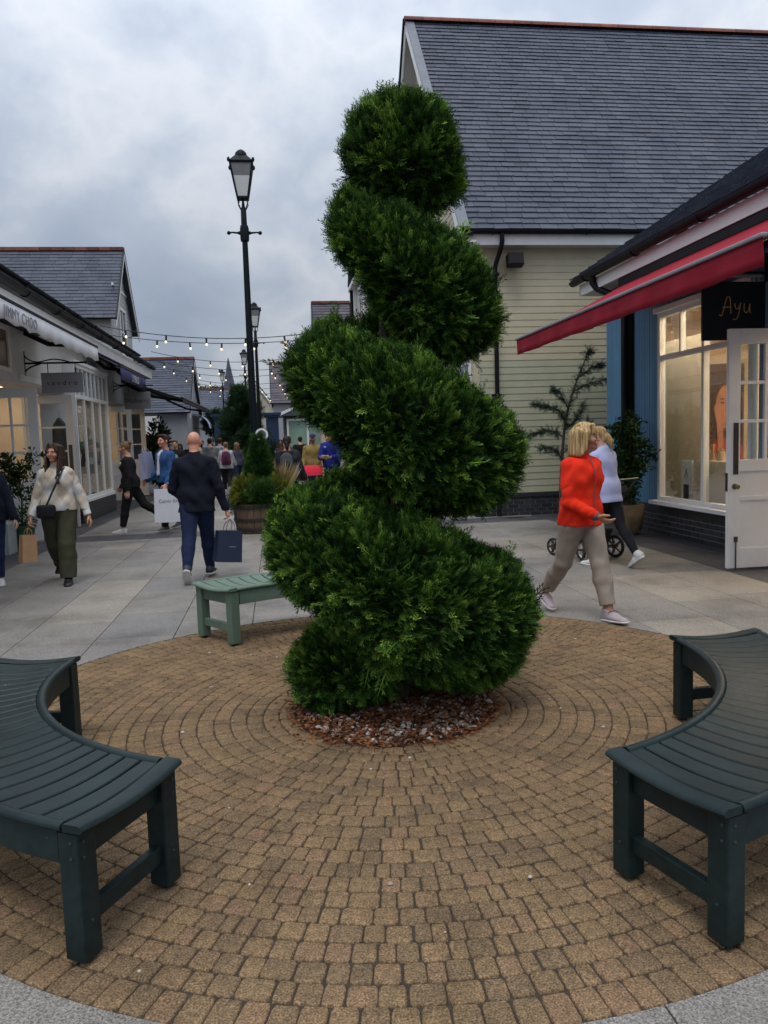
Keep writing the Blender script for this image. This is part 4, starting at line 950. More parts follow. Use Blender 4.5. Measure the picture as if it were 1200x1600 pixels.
m_ncloth = M('navy_awning_cloth', (.022, .028, .12), .75, .12, 3, .2, 150); m_kcloth = M('black_awning_cloth', (.02, .021, .026), .75, .12, 3, .2, 150)
a1 = scallop_awning('awning', 'white scalloped awning over the near left shopfront', LX + .05, 3.72, -3.2, 3.40, 6.5, 15.2, .27, m_wcloth, m_wcloth2, 1, (-3.7, 11, 3.4))
text_mesh('JIMMY CHOO', .20, M('grey_print', (.26, .26, .29), .6, .1), 'lettering', a1, frame((.512, -.2, -.13), (0, 1, 0), (0, 0, 1)), .002, 1.15)
a2 = scallop_awning('awning', 'navy blue awning with pale letters beyond the white one', LX + .05, 3.85, -3.5, 3.42, 18.9, 22.4, .30, m_ncloth, m_ncloth, .2, (-3.9, 20.6, 3.4))
text_mesh('SYBASI', .25, M('pale_print', (.7, .7, .74), .6, .1), 'lettering', a2, frame((.415, .2, -.14), (0, 1, 0), (0, 0, 1)), .002, 1.3)
a3 = scallop_awning('awning', 'long black awning at the far end of the left shops', LX + .02, 3.5, -2.62, 2.90, 23.2, 33, .12, m_kcloth, m_kcloth, .2, (-3.3, 28, 2.9))
q = MB((-3.3, 28, 2.9)); q.box(-2.615, -2.60, 23.2, 33, 2.93, 2.96); q.build('edge_trim', m_grey_al, a3)
def street_sign(name, label, txt, x0, x1, y, z0, z1, m, mt, size, spc, wallx):
    t = thing(name, label, 'sign', ((x0 + x1) / 2, y, z1)); w = x1 - x0; h = z1 - z0
    q = MB(); q.box(-w / 2, w / 2, -.02, .02, -h, 0); bd = q.build('board', m, t, bevel=.004)
    text_mesh(txt, size, mt, 'lettering', t, frame((0, -.0215, -h * .52), (1, 0, 0), (0, 0, 1)), .002, spc)
    wx = wallx - (x0 + x1) / 2
    q = MB(); q.tube([(wx, 0, .17), (w / 2 + .05, 0, .17)], .016, 8); q.tube(catmull([(wx, 0, .02), (wx + .1, 0, .1), (wx + .28, 0, .165)], 5), .014, 8); q.tube(catmull([(wx, 0, .33), (wx + .06, 0, .25), (wx + .22, 0, .19), (wx + .5, 0, .235), (w * .2, 0, .185)], 5), .011, 8)
    q.box(wx - .015, wx + .015, -.03, .03, -.05, .38); q.sphere((w / 2 + .06, 0, .17), .026)
    for sx in (-1, 1): q.tube([(sx * w * .33, 0, .17), (sx * w * .33, 0, -.02)], .009, 6)
    q.build('bracket', m_black, t); return t
m_sgrey = M('grey_sign_paint', (.26, .26, .285), .5, .05); m_sgrey2 = M('dark_grey_sign_paint', (.15, .15, .155), .5, .06); m_ink = M('sign_ink', (.012, .012, .014), .5, .1)
street_sign('hanging_sign', 'pale grey hanging sign reading sandro', 's a n d r o', -4.03, -3.33, 14.5, 2.56, 2.91, m_sgrey, m_ink, .125, 1.0, LX)
street_sign('hanging_sign', 'dark grey hanging sign reading Mulberry', 'Mulberry', -4.02, -3.33, 22.0, 2.58, 3.04, m_sgrey2, m_ink, .16, 1.0, LX)
# second shop of the row, grey
gs = thing('grey_shop', 'grey boarded shop with white doors beyond the bay window', 'building', (FX, 24, 0)); go = (FX, 24, 0)
q = MB(go); tboards(q, (LX, 21.34), (LX, 27), 2.78, 4.03, (1, 0), .11); q.box(FX, LX - .06, 21.34, 27, 2.78, 2.82); tboards(q, (FX, 21.34), (FX, 23.3), 0, 2.78, (1, 0), .11); tboards(q, (FX, 25.3), (FX, 27), 0, 2.78, (1, 0), .11); q.box(-12, LX - .06, 26.95, 27.05, 0, 4.1); q.build('wall', m_gboard, gs)
q = MB(go); room(q, -9, FX - .08, 21.5, 26.9, .02, 3.2, open_side='+x'); q.build('interior', [m_warm, m_floor_i], gs)
q = MB(go); q.box(-7.2, -5.6, 22, 26, 3.14, 3.16); q.build('fill_panel', m_glow, gs)  # another added panel, lights the grey shop from inside
door_leaf(gs, -4.92, -4.13, 23.5, 2.74, m_white, off=go, rows=3, cols=2, glass_to=.42, stile=.14)
door_leaf(gs, -4.86, -4.06, 25.4, 2.74, m_offwhite, off=go, rows=3, cols=1, glass_to=.42, stile=.14)
# what stands in the bay: two dressed dummies
def dummy(x, y, mc, lab, hgt=1.75):
    t = thing('shop_dummy', lab, 'mannequin', (x, y, .44)); s = hgt / 1.75
    q = MB(); q.lathe([(.15 * s, 0), (.15 * s, .02), (.015, .03), (.015, .75 * s)], n=14); q.build('stand', m_grey_al, t)
    q = MB(); q.lathe([(.20, .55), (.17, .8), (.13, 1.02), (.17, 1.22), (.19, 1.34), (.12, 1.42), (.05, 1.45)], n=18); q.v = [(a, b * .62, c * s) for a, b, c in q.v]; q.tube([(-.19, 0, 1.34 * s), (-.25, .02, 1.05 * s), (-.22, -.04, .78 * s)], [.06, .05, .04], 10); q.tube([(.19, 0, 1.34 * s), (.25, .02, 1.05 * s), (.22, -.04, .78 * s)], [.06, .05, .04], 10); q.build('clothes', mc, t, smooth=True)
    q = MB(); q.tube([(0, 0, 1.43 * s), (0, 0, 1.52 * s)], [.05, .045], 12); q.sphere((0, 0, 1.62 * s), .10, 14, (.8, .95, 1.2)); q.build('head', M('dummy_cream', (.5, .42, .33), .5, .1), t, smooth=True)
dummy(-4.45, 17.9, m_ink, 'shop dummy in black clothes standing in the bay window', 1.65); dummy(-4.5, 19.6, M('pale_dress', (.32, .33, .38), .8, .2, 6, .3), 'shop dummy in a pale dress farther back in the bay window', 1.65)
cj = thing('coat', 'black coat hanging inside behind the open beige door', 'coat', (-4.33, 16.6, 1.0)); q = MB(); q.lathe([(.17, .1), (.16, .6), (.15, .95), (.12, 1.08), (.03, 1.2)], n=14); q.v = [(a, b * .6, c) for a, b, c in q.v]; q.build('cloth', m_ink, cj, smooth=True)
q = MB(); q.tube([(0, 0, 1.2), (0, 0, 1.3), (.03, 0, 1.33)], .006, 6); q.build('hook', m_grey_al, cj)
# ================================================================ houses further down the street
m_gwall = M('grey_render', (.26, .27, .29), .8, .06, 2); m_cwall = M('cream_render', (.42, .39, .31), .7, .06, 2)
m_dpane = M('dark_window_pane', (.03, .034, .04), .08, .2, 2)
def far_house(label, x0, x1, y0, y1, ez, rz, axis, wallm, roofm, gauge=.2, ov=.2, windows=(), name='house', black=True, skip_slates=False):
    """gabled house; axis 'x' = ridge runs along x"""
    t = thing(name, label, 'building', ((x0 + x1) / 2, y0, 0)); off = ((x0 + x1) / 2, y0, 0)
    q = MB(off)
    if axis == 'x':
        ym = (y0 + y1) / 2; prof = [(y0, 0), (y1, 0), (y1, ez), (ym, rz - .1), (y0, ez)]; q.prism([(x0, y, z) for y, z in prof], (x1 - x0, 0, 0))
    else:
        xm = (x0 + x1) / 2; prof = [(x0, 0), (x1, 0), (x1, ez), (xm, rz - .1), (x0, ez)]; q.prism([(x, y0, z) for x, z in prof], (0, y1 - y0, 0))
    q.build('wall', wallm, t)
    q = MB(off); bgs = [MB(off), MB(off)]; tr_ = MB(off)
    if axis == 'x':
        sl_ = (rz - ez) / (ym - y0)
        for s, ys in ((1, y0), (-1, y1)):
            e = ez - ov * sl_; ye = ys - s * ov; L = math.hypot(ym - ye if s > 0 else ye - ym, rz - e)
            a, b = ((x0 - ov, ye, e), (x1 + ov, ye, e)); slates(q, a, b, (0, ym - ye, rz - e), L, gauge=gauge, w=(.3, .5))
            for bg_, xx in zip(bgs, (x0 - ov, x1 + ov - .03)): bg_.prism([(xx, ye, e - .03), (xx, ym, rz - .03), (xx, ym, rz - .3), (xx, ye, e - .3)], (.03, 0, 0)); tr_.prism([(xx - .012, ye, e + .05), (xx - .012, ym, rz + .05), (xx - .012, ym, rz - .07), (xx - .012, ye, e - .07)], (.054, 0, 0))
            gutter_mb(tr_, (x0 - ov, ye - s * .05, e), (x1 + ov, ye - s * .05, e), .06)
        rd = MB(off); x = x0 - ov
        while x < x1 + ov: rd.cv = rs.random(); rd.box(x + .004, min(x + .44, x1 + ov), ym - .12, ym + .12, rz - .04, rz + .09); x += .45
    else:
        sl_ = (rz - ez) / (xm - x0)
        for s, xs_ in ((1, x0), (-1, x1)):
            e = ez - ov * sl_; xe = xs_ - s * ov; L = math.hypot(xm - xe, rz - e)
            slates(q, (xe, y0 - ov, e), (xe, y1 + ov, e), (xm - xe, 0, rz - e), L, gauge=gauge, w=(.3, .5))
            for bg_, yy in zip(bgs, (y0 - ov, y1 + ov - .03)): bg_.prism([(xe, yy, e - .03), (xm, yy, rz - .03), (xm, yy, rz - .3), (xe, yy, e - .3)], (0, .03, 0)); tr_.prism([(xe, yy - .012, e + .05), (xm, yy - .012, rz + .05), (xm, yy - .012, rz - .07), (xe, yy - .012, e - .07)], (0, .054, 0))
            gutter_mb(tr_, (xe - s * .05, y0 - ov, e), (xe - s * .05, y1 + ov, e), .06)
        rd = MB(off); y = y0 - ov
        while y < y1 + ov: rd.cv = rs.random(); rd.box(xm - .12, xm + .12, y + .004, min(y + .44, y1 + ov), rz - .04, rz + .09); y += .45
    r_ = q.build('roof', roofm, t); rd.build('ridge_tiles', m_ridge, r_); [b_.build('bargeboard', m_white, t) for b_ in bgs]
    tr_.build('gutter', m_black, t)
    for (face, a, b, z0, z1) in windows:
        f = MB(off); g = MB(off)
        def bx(mb, u0, u1, w0, w1, k0, k1):
            if face == 'y0': mb.box(u0, u1, y0 - k1, y0 - k0, w0, w1)
            elif face == 'x1': mb.box(x1 + k0, x1 + k1, u0, u1, w0, w1)
            else: mb.box(x0 - k1, x0 - k0, u0, u1, w0, w1)
        bx(f, a - .08, a, z0 - .08, z1 + .08, 0, .05); bx(f, b, b + .08, z0 - .08, z1 + .08, 0, .05); bx(f, a, b, z1, z1 + .08, 0, .05); bx(f, a, b, z0 - .08, z0, 0, .07); bx(f, (a + b) / 2 - .025, (a + b) / 2 + .025, z0, z1, .004, .04); bx(f, a, b, (z0 + z1) / 2 - .02, (z0 + z1) / 2 + .02, .004, .035); bx(g, a, b, z0, z1, .001, .012)
        wn = f.build('window', m_white, t); g.build('glazing', m_dpane, wn)
    return t
th = far_house('tall pale clapboard house with a dark slate roof behind the left shops', -14, -6.0, 31.0, 35.3, 6.75, 9.42, 'x', m_gwall, m_slate, .19, .3)
tho = (-10, 31.0, 0)
q = MB(tho)
def gab2(z):
    if z < 6.7: return (0, 4.3)
    u = (z - 6.7) / (2.67 / 2.15); return (u, 4.3 - u)
siding(q, (-5.97, 31.0), (-5.97, 35.3), 4.4, 9.2, (1, 0), exp=.16, gable=gab2); siding(q, (-14, 30.97), (-5.97, 30.97), 4.4, 6.6, (0, -1), exp=.16); q.build('siding', M('pale_clapboard', (.42, .43, .42), .6, .05, 3), th)
q = MB(tho); q.box(-5.96, -5.90, 32.5, 33.8, 5.2, 5.3); q.box(-5.96, -5.90, 32.5, 33.8, 7.0, 7.1); q.box(-5.96, -5.90, 32.5, 32.6, 5.3, 7.0); q.box(-5.96, -5.90, 33.7, 33.8, 5.3, 7.0); q.box(-5.96, -5.91, 33.12, 33.18, 5.3, 7.0); q.box(-5.96, -5.91, 32.6, 33.7, 6.1, 6.16); wn = q.build('window', m_white, th); q = MB(tho); q.box(-5.955, -5.945, 32.6, 33.7, 5.3, 7.0); q.build('glazing', m_dpane, wn)
q = MB(tho); q.box(-5.98, -5.93, 31.6, 34.7, 7.75, 7.85); q.build('trim_board', m_white, th)
hb = far_house('grey house with a long blue slate roof at the far end of the left side', -13, -4.35, 40.0, 46.5, 3.35, 6.15, 'x', m_gwall, m_slate, .2, .2, windows=(('y0', -7.2, -6.2, .9, 2.4),))
q = MB((-8.675, 40, 0)); q.box(-7.9, -5.6, 39.2, 39.95, 2.05, 3.0); q.build('white_shop_blind', m_white, hb); q = MB((-8.675, 40, 0)); q.box(-7.6, -5.9, 39.9, 39.97, .1, 2.0); q.build('red_shopfront', M('dark_red_paint', (.16, .02, .02), .5, .2), hb)
ba = thing('awning', 'blue and white striped curved awning far down the left side', 'awning', (-3.9, 44, 2.4))
q = MB()
for k in range(14):
    q.cur = 0 if (k // 2) % 2 == 0 else 1; y0 = -1.6 + k * .28; pts = [(-.5 + .9 * math.sin(t), .8 * math.cos(t)) for t in np.linspace(.1, PI / 2, 7)]
    q.add([(x, y, z) for x, z in pts for y in (y0, y0 + .28)], [(2 * i, 2 * i + 1, 2 * i + 3, 2 * i + 2) for i in range(6)])
o = q.build('fabric', [M('royal_blue_cloth', (.03, .06, .22), .8, .1), m_white], ba); s_ = o.modifiers.new('thick', 'SOLIDIFY'); s_.thickness = .01
q = MB(); q.tube([(-.4, -1.6, 0), (.4, -1.6, 0), (.4, 2.3, 0), (-.4, 2.3, 0)], .02, 6); q.build('frame', m_black, ba)
far_house('low slate roofed house across the far end of the street', -13, -2.9, 66, 74, 3.6, 6.3, 'x', m_gwall, m_slate, .3)
far_house('far house with a purple slate gable roof beside the spire', -4.6, .4, 70.5, 78, 4.2, 7.6, 'y', m_cwall, m_slate_p, .3)
far_house('purple slate roofed house half hidden by the right side of the spiral tree', -.1, 4.5, 58, 63, 4.6, 7.5, 'x', m_gwall, m_slate_p, .25)
far_house('steep purple slate roofed house standing left of the cream house', 2.2, 3.95, 38.5, 43.5, 5.2, 8.6, 'x', m_cwall, m_slate_p, .19, .12)
far_house('blue slate gabled house tucked behind the cream house', 4.2, 9.5, 38.2, 43.6, 5.6, 8.5, 'x', m_cwall, m_slate, .22, .12)
cg = thing('cream_house', 'cream clapboard house end with a black downpipe seen through the gap in the spiral tree', 'building', (3.55, 30, 0)); cgo = (3.55, 30, 0)
q = MB(cgo); siding(q, (3.55, 33.6), (3.55, 26.5), .4, 7.9, (-1, 0), exp=.16); q.box(3.56, 9, 26.52, 33.6, 0, 8.0); siding(q, (9, 33.63), (3.55, 33.63), .4, 7.9, (0, 1), exp=.2); q.build('wall', M('cream_boards', (.46, .43, .35), .6, .05, 3), cg)
q = MB(cgo); slates(q, (3.3, 26.2, 8.05), (9, 26.2, 8.05), (0, 1, 1.1), 5.6, gauge=.22); slates(q, (9, 33.9, 8.05), (3.3, 33.9, 8.05), (0, -1, 1.1), 5.6, gauge=.3); q.build('roof', m_slate, cg)
q = MB(cgo); q.tube([(3.40, 33.4, 8.0), (3.44, 33.4, .1)], .07, 10); q.build('downpipe', m_black, cg); q = MB(cgo); q.box(3.46, 3.56, 33.0, 33.2, .4, 8.0); q.box(3.44, 3.6, 33.62, 33.75, .3, 8.2); q.box(3.3, 3.56, 26.2, 33.8, 7.8, 7.95); q.build('trim_board', m_white, cg)
q = MB(cgo); q.box(3.47, 3.54, 29.9, 30.0, 6.1, 7.5); q.box(3.47, 3.54, 31.2, 31.3, 6.1, 7.5); q.box(3.47, 3.54, 30.0, 31.2, 7.4, 7.5); q.box(3.47, 3.54, 30.0, 31.2, 6.1, 6.2); q.box(3.48, 3.54, 30.57, 30.63, 6.2, 7.4); wn = q.build('window', m_white, cg); q = MB(cgo); q.box(3.50, 3.52, 30.0, 31.2, 6.2, 7.4); q.build('glazing', m_dpane, wn)
# church spire on the skyline
ch = thing('church', 'distant church spire rising over the far roofs', 'church', (-7.2, 130, 0)); q = MB(); q.box(-.9, .9, 0, 1.8, 0, 10.5); q.build('tower', M('church_stone', (.16, .15, .15), .9, .2, 1), ch); q = MB(); q.lathe([(1.0, 10.5), (.05, 15.4)], (0, .9, 0), 8); q.build('spire', m_slate, ch)
# dark blue pergola posts round the pine, kiosk, low stone wall
m_pnavy = M('navy_post_paint', (.010, .027, .078), .5, .12, 3)
for (x, lab, lamp) in ((-2.62, 'dark blue square column with a small round lamp, left of the pine', True), (-.16, 'dark blue square column right of the pine', False)):
    t = thing('column', lab, 'column', (x, 38.5, 0), 0, 'dark blue columns by the pine'); q = MB(); q.box(-.3, .3, -.3, .3, 0, 2.75); q.box(-.36, .36, -.36, .36, 0, .3); q.build('shaft', m_pnavy, t); q = MB(); q.box(-.38, .38, -.38, .38, 2.75, 2.86); q.box(-.44, .44, -.44, .44, 2.86, 2.98); q.build('capital', m_pnavy, t)
    if lamp: q = MB(); q.sphere((.0, -.40, 1.70), .10, 12); q.build('lamp', emit('warm_globe', (1, .6, .2), 3.5), t)
kk = thing('kiosk', 'dark grey kiosk with a white framed window behind the people on the right', 'kiosk', (1.9, 40, 0)); q = MB(); q.box(-1.5, 2, 0, 3, 0, 2.9); q.build('wall', M('dark_blue_grey_paint', (.045, .055, .065), .6, .1, 3), kk)
q = MB(); q.prism([(-1.75, -.3, 2.85), (2.2, -.3, 2.85), (.25, -.3, 3.75)], (0, 3.6, 0)); q.build('roof', m_slate, kk); q = MB(); q.prism([(-1.8, -.33, 2.8), (-1.8, -.33, 2.95), (.25, -.33, 3.85), (.25, -.33, 3.7)], (0, .05, 0)); q.prism([(2.25, -.33, 2.8), (2.25, -.33, 2.95), (.25, -.33, 3.85), (.25, -.33, 3.7)], (0, .05, 0)); q.build('bargeboard', m_white, kk)
q = MB()
for (x0, x1, z0, z1) in ((-1.35, -1.25, 1.2, 2.7), (-.35, -.25, 1.2, 2.7), (.65, .75, 1.2, 2.7), (-1.25, .65, 2.6, 2.7), (-1.25, .65, 1.2, 1.3)): q.box(x0, x1, -.06, 0, z0, z1)
wn = q.build('window', m_white, kk); q = MB(); q.box(-1.25, .65, -.02, -.01, 1.3, 2.6); q.build('glazing', M('green_lit_pane', (.22, .34, .28), .15, .2, 1), wn)
lw = thing('low_wall', 'low pale stone wall under the shrubs past the grey rucksack walker', 'wall', (-.9, 31, 0)); q = MB(); q.box(-.75, 1.1, -.25, .25, 0, .42); q.build('body', M('sandstone', (.34, .28, .2), .9, .2, 4, .4, 30), lw, bevel=.02)
fl = thing('banner', 'coral and white flag banner hanging far down the street', 'banner', (-3.15, 62, 3.6)); q = MB(); q.box(-.35, -.02, 0, .02, 0, 1.5); q.build('coral_flag', M('coral_cloth', (.5, .10, .12), .8, .2, 3), fl); q = MB(); q.box(.06, .75, 0, .02, .1, 1.6); q.build('white_flag', M('pale_flag', (.5, .55, .58), .8, .3, 2), fl); q = MB(); q.tube([(-.0, 0, -3.6), (0, 0, 1.7)], .03, 6); q.build('pole', m_black, fl)
gz = thing('gazebo', 'white canopied stall far down the street among the crowd', 'gazebo', (-3.7, 58, 0)); q = MB(); q.lathe([(1.3, 2.25), (1.3, 2.45), (.05, 3.0)], n=4, a0=PI / 4); q.build('canopy', m_white, gz)
for sx in (-1, 1):
    for sy in (-1, 1): q = MB(); q.tube([(sx * .88, sy * .88, 0), (sx * .88, sy * .88, 2.3)], .03, 6); q.build('leg', m_white, gz)

# ================================================================ lamp posts
m_post = M('dark_green_black_paint', (.005, .009, .012), .5, .15, 6, .1, 120, spec=.15)
m_lglass = M('opal_lamp_glass', (.62, .64, .62), .25, .04, 4); m_lbody = M('lamp_reflector', (.20, .20, .21), .4, .1)
def lamp_post(label, x, y, h):
    t = thing('street_lamp', label, 'street lamp', (x, y, 0), 0, 'lamp posts down the street'); s = h / 6.75
    q = MB(); q.lathe([(.17, 0), (.17, .9), (.15, .95), (.13, 1.0), (.085, 1.1), (.08, 1.15)], n=16); q.build('base', m_post, t, smooth=True)
    q = MB(); q.lathe([(.072, 1.1), (.065, 3.0), (.05, 5.35 * s)], n=16); q.lathe([(.075, 5.28 * s), (.082, 5.33 * s), (.082, 5.5 * s), (.07, 5.56 * s)], n=16); q.lathe([(.055, 5.5 * s), (.05, 5.86 * s), (.03, 5.9 * s), (.012, 6.06 * s)], n=14); q.build('post', m_post, t, smooth=True)
    q = MB(); z = 5.43 * s
    for sx in (-1, 1): q.tube([(sx * .06, 0, z), (sx * .1, 0, z), (sx * .12, 0, z), (sx * .23, 0, z + .01), (sx * .27, 0, z)], [.034, .034, .02, .015, .02], 8); q.sphere((sx * .285, 0, z), .036, 10)
    q.build('ladder_bar', m_post, t, smooth=True)
    q = MB(); zb = 6.05 * s
    for k in range(4):
        a = PI / 4 + k * PI / 2; c_, s2 = math.cos(a), math.sin(a); q.tube([(c_ * r, s2 * r, zb + z_) for r, z_ in ((.02, -.2), (.07, -.19), (.125, -.10), (.10, -.03), (.12, .0), (.13, .01))], .009, 6)
    q.build('lantern_cradle', m_post, t)
    ln = MB(); r0, r1, lh = .135, .28, .58; r45 = PI / 4; zt = zb + lh
    for k in range(4):
        a = r45 + k * PI / 2; ln.bar((math.cos(a) * r0, math.sin(a) * r0, zb), (math.cos(a) * r1, math.sin(a) * r1, zt), .022, .022)
    ln.lathe([(r0 + .02, zb - .02), (r0 + .02, zb + .012)], n=4, a0=r45); ln.lathe([(r1 + .012, zt - .01), (r1 + .03, zt + .03)], n=4, a0=r45)
    for k in range(4): a = r45 + k * PI / 2; ln.sphere((math.cos(a) * (r1 + .03), math.sin(a) * (r1 + .03), zt + .035), .028, 6, (1, 1, 1.7))
    lan = ln.build('lantern', m_post, t)
    g = MB(); g.lathe([(r0 - .004, zb + .012), (r0 + (r1 - r0) * .62 - .004, zb + lh * .62)], n=4, a0=r45); g.build('lamp_glass', m_lglass, lan)
    g = MB(); g.lathe([(r0 + (r1 - r0) * .62 - .003, zb + lh * .62), (r1 - .004, zt - .012)], n=4, a0=r45); g.build('reflector', m_lbody, lan)
    g = MB(); g.lathe([(r1 + .02, zt + .03), (r1 * .62, zt + .13), (r1 * .52, zt + .15)], n=4, a0=r45); g.lathe([(.115, zt + .14), (.115, zt + .17), (.10, zt + .22), (.06, zt + .26), (.012, zt + .285)], n=14); g.build('lantern_roof', m_post, lan)
    return t
L1 = lamp_post('tall dark lamp post nearest the spiral tree, rising behind the cone shrub', -.41, 15.0, 6.75)
q = MB(); q.lathe([(.12, -.012), (.12, .012)], n=24); q.v = [(v[0] + .14, -.1 + v[2], v[1] + 1.72) for v in q.v]; q.build('round_sign', m_white, L1); q = MB(); q.lathe([(.085, -.014), (.085, .014)], n=20); q.lathe([(.06, -.016), (.06, .016)], n=20); q.v = [(v[0] + .14, -.1 + v[2] - .002, v[1] + 1.72) for v in q.v]; q.build('sign_ring', m_lead, L1)
lamp_post('second lamp post, partly hidden behind the nearest one', -.58, 29, 6.4); lamp_post('third lamp post, above the pine', -1.62, 46, 6.75); lamp_post('farthest lamp post, small beside the spire', -3.9, 61.5, 7.1)

# ================================================================ strings of bulbs
m_cable = M('black_cable', (.010, .010, .011), .6, .1); m_bulb = emit('warm_bulb', (1, .82, .5), 1.3)
def bulbs(label, A, B, sag, sp=.92, ph=.3, sc=1.0):
    A = Vector(A); B = Vector(B); t = thing('string_light', label, 'string lights', tuple(A), 0, 'strings of bulbs across the street')
    f = lambda u: (B - A) * u - Vector((0, 0, sag * 4 * u * (1 - u)))
    q = MB(); q.tube([f(k / 40) for k in range(41)], .0095, 6); q.build('cable', m_cable, t)
    L = (B - A).length; n = int(L / sp)
    for k in range(n):
        p = f(min(.995, (ph + k) * sp / L)); lean = rs.uniform(-.02, .02)
        q = MB(); q.tube([p, p + Vector((lean, 0, -.12 * sc))], .022, 8); so_ = q.build('socket', m_cable, t)
        q = MB(); q.sphere(p + Vector((lean * 1.3, 0, -.15 * sc)), .029, 8, (1, 1, 1.15)); q.build('bulb', m_bulb, so_, smooth=True)
bulbs('nearest string of bulbs, highest across the sky left of the tree', (-3.95, 19.2, 4.40), (3.7, 19.2, 4.75), .50, .92, .62)
bulbs('second string of bulbs just under the nearest one', (-3.95, 20.6, 4.36), (3.7, 20.6, 4.62), .36, .80, .35)
bulbs('third string of bulbs crossing the ridge of the grey house', (-3.95, 26.8, 4.66), (3.5, 27.2, 5.2), .62, 1.05, .8)
bulbs('fourth string of bulbs below the ridge of the grey house', (-3.95, 27.0, 4.4), (3.5, 30, 4.9), .50, .95, .4)
for k, (yy, z0, z1, sg_, lab) in enumerate(((32, 4.62, 5.1, .62, 'fifth string of bulbs, across the grey slate roof'), (35, 4.6, 5.0, .66, 'sixth string of bulbs, over the far awnings'), (38.5, 4.65, 5.1, .72, 'seventh string of bulbs, over the dark blue columns'), (43, 4.75, 5.2, .8, 'eighth string of bulbs, low before the far roofs'), (48, 4.9, 5.3, .9, 'farthest string of bulbs, in front of the spire'))):
    bulbs(lab, (-4.2, yy, z0), (3.3, yy + .4, z1), sg_, 1.0, .3 + .17 * k, 1.0)

# ================================================================ plants
def plantobj(t, name, V, F, A, m): return np_mesh(name, V - np.array(t.location), F, m, t, var=A)
m_dg = leafmat('dark_shrub_leaves', [(0, (.010, .024, .009)), (.5, (.022, .055, .015)), (1, (.06, .11, .03))])
m_pine = leafmat('pine_needles', [(0, (.012, .026, .015)), (.5, (.026, .058, .026)), (1, (.06, .105, .045))])
m_yel = leafmat('golden_conifer_leaves', [(0, (.03, .055, .012)), (.5, (.10, .13, .02)), (1, (.25, .24, .035))])
m_grn = leafmat('bright_conifer_leaves', [(0, (.015, .035, .012)), (.5, (.03, .085, .02)), (1, (.07, .15, .035))])
m_straw = leafmat('dry_grass_blades', [(0, (.14, .10, .04)), (.5, (.28, .21, .09)), (1, (.42, .34, .17))])
m_silver = leafmat('silver_leaves', [(0, (.06, .09, .08)), (1, (.18, .23, .2))])
def cone_pts(n, c, r, h, z0, pw=1.0):
    u = 1 - np.sqrt(rng.random(n)); a = rng.random(n) * 2 * PI; rr = r * (1 - u) ** pw * (.86 + .14 * rng.random(n)); z = z0 + h * u
    P = np.c_[c[0] + rr * np.cos(a), c[1] + rr * np.sin(a), z]; Dn = np.c_[np.cos(a), np.sin(a), np.full(n, .55)]; return P, Dn
def ball_pts(n, c, r):
    d = rng.normal(size=(n, 3)); d /= np.linalg.norm(d, axis=1, keepdims=True); q_ = (rng.random(n) ** .45)[:, None]; return np.array(c) + d * np.array(r) * q_, d
def stem_mb(t, pts, r, m, name='trunk'):
    q = MB(t.location); q.tube(pts, r, 8); return q.build(name, m, t, smooth=True)
m_bark = M('shrub_bark', (.07, .05, .035), .9, .3, 20, .6, 60)
cone = thing('cone_shrub', 'dark green conical shrub rising from the barrel planter', 'shrub', (-.33, 14.0, .6))
P, D = cone_pts(4600, (-.33, 14.0), .30, 1.2, .55, .9); lump = blob_noise(P, 6, 3.); P += D * lump[:, None] * .05
plantobj(cone, 'foliage', *scatter('cypress', P, D + rng.normal(0, .3, P.shape), .10 + .05 * rng.random(len(P)), var=np.clip(.36 + .35 * lump + rng.normal(0, .15, len(P)), 0, 1)), m_grn); stem_mb(cone, [(-.33, 14, .5), (-.33, 14, 1.5)], [.04, .01], m_bark)
bar = thing('barrel_planter', 'half barrel wooden planter with dark iron hoops', 'planter', (-.38, 13.9, 0))
q = MB()
for k in range(22):
    a0 = 2 * PI * k / 22; a1 = 2 * PI * (k + 1) / 22 - .02; q.cv = rs.random(); vs = []
    for z, r_ in ((0, .36), (.14, .40), (.30, .42), (.52, .435), (.52, .40), (.0, .33)): vs += [(r_ * math.cos(a0), r_ * math.sin(a0), z), (r_ * math.cos(a1), r_ * math.sin(a1), z)]
    q.add(vs, [(2 * i, 2 * i + 1, (2 * i + 3) % 12, (2 * i + 2) % 12) for i in range(6)] + [(0, 2, 4, 6, 8, 10), (1, 3, 5, 7, 9, 11)])
q.build('staves', M('barrel_oak', (.10, .062, .040), .75, .25, 4, .5, 30, attr='var', stretch=(6, 6, .5)), bar)
q = MB(); q.lathe([(.34, .44), (.01, .48)], n=20); q.build('soil', M('planter_soil', (.03, .018, .012), .95, .3, 30), bar)
for z, r_ in ((.05, .383), (.22, .417), (.44, .437)): q = MB(); q.lathe([(r_, z), (r_ + .008, z + .003), (r_ + .01, z + .05), (r_, z + .053)], n=30); q.build('hoop', M('iron_hoop', (.02, .018, .018), .5, .2), bar)
for (c, r_, n, m, lab, kind, S) in (((-.56, 13.72, .70), (.22, .2, .26), 900, m_yel, 'golden yellow low shrub on the left of the barrel planter', 'cypress', .13), ((-.30, 13.60, .68), (.26, .18, .22), 1000, m_grn, 'fresh green low shrub at the front of the barrel planter', 'cypress', .13), ((-.05, 13.75, .72), (.2, .2, .22), 700, m_yel, 'golden green low shrub on the right of the barrel planter', 'cypress', .12), ((-.74, 13.85, .55), (.13, .12, .14), 220, m_silver, 'silvery trailing plant spilling over the left rim of the barrel', 'leaves', .14)):
    t = thing('low_shrub', lab, 'shrub', (c[0], c[1], .5)); P, D = ball_pts(n, c, r_); plantobj(t, 'foliage', *scatter(kind, P, D + [0, 0, .5] + rng.normal(0, .35, P.shape), S * (.7 + .6 * rng.random(n))), m)
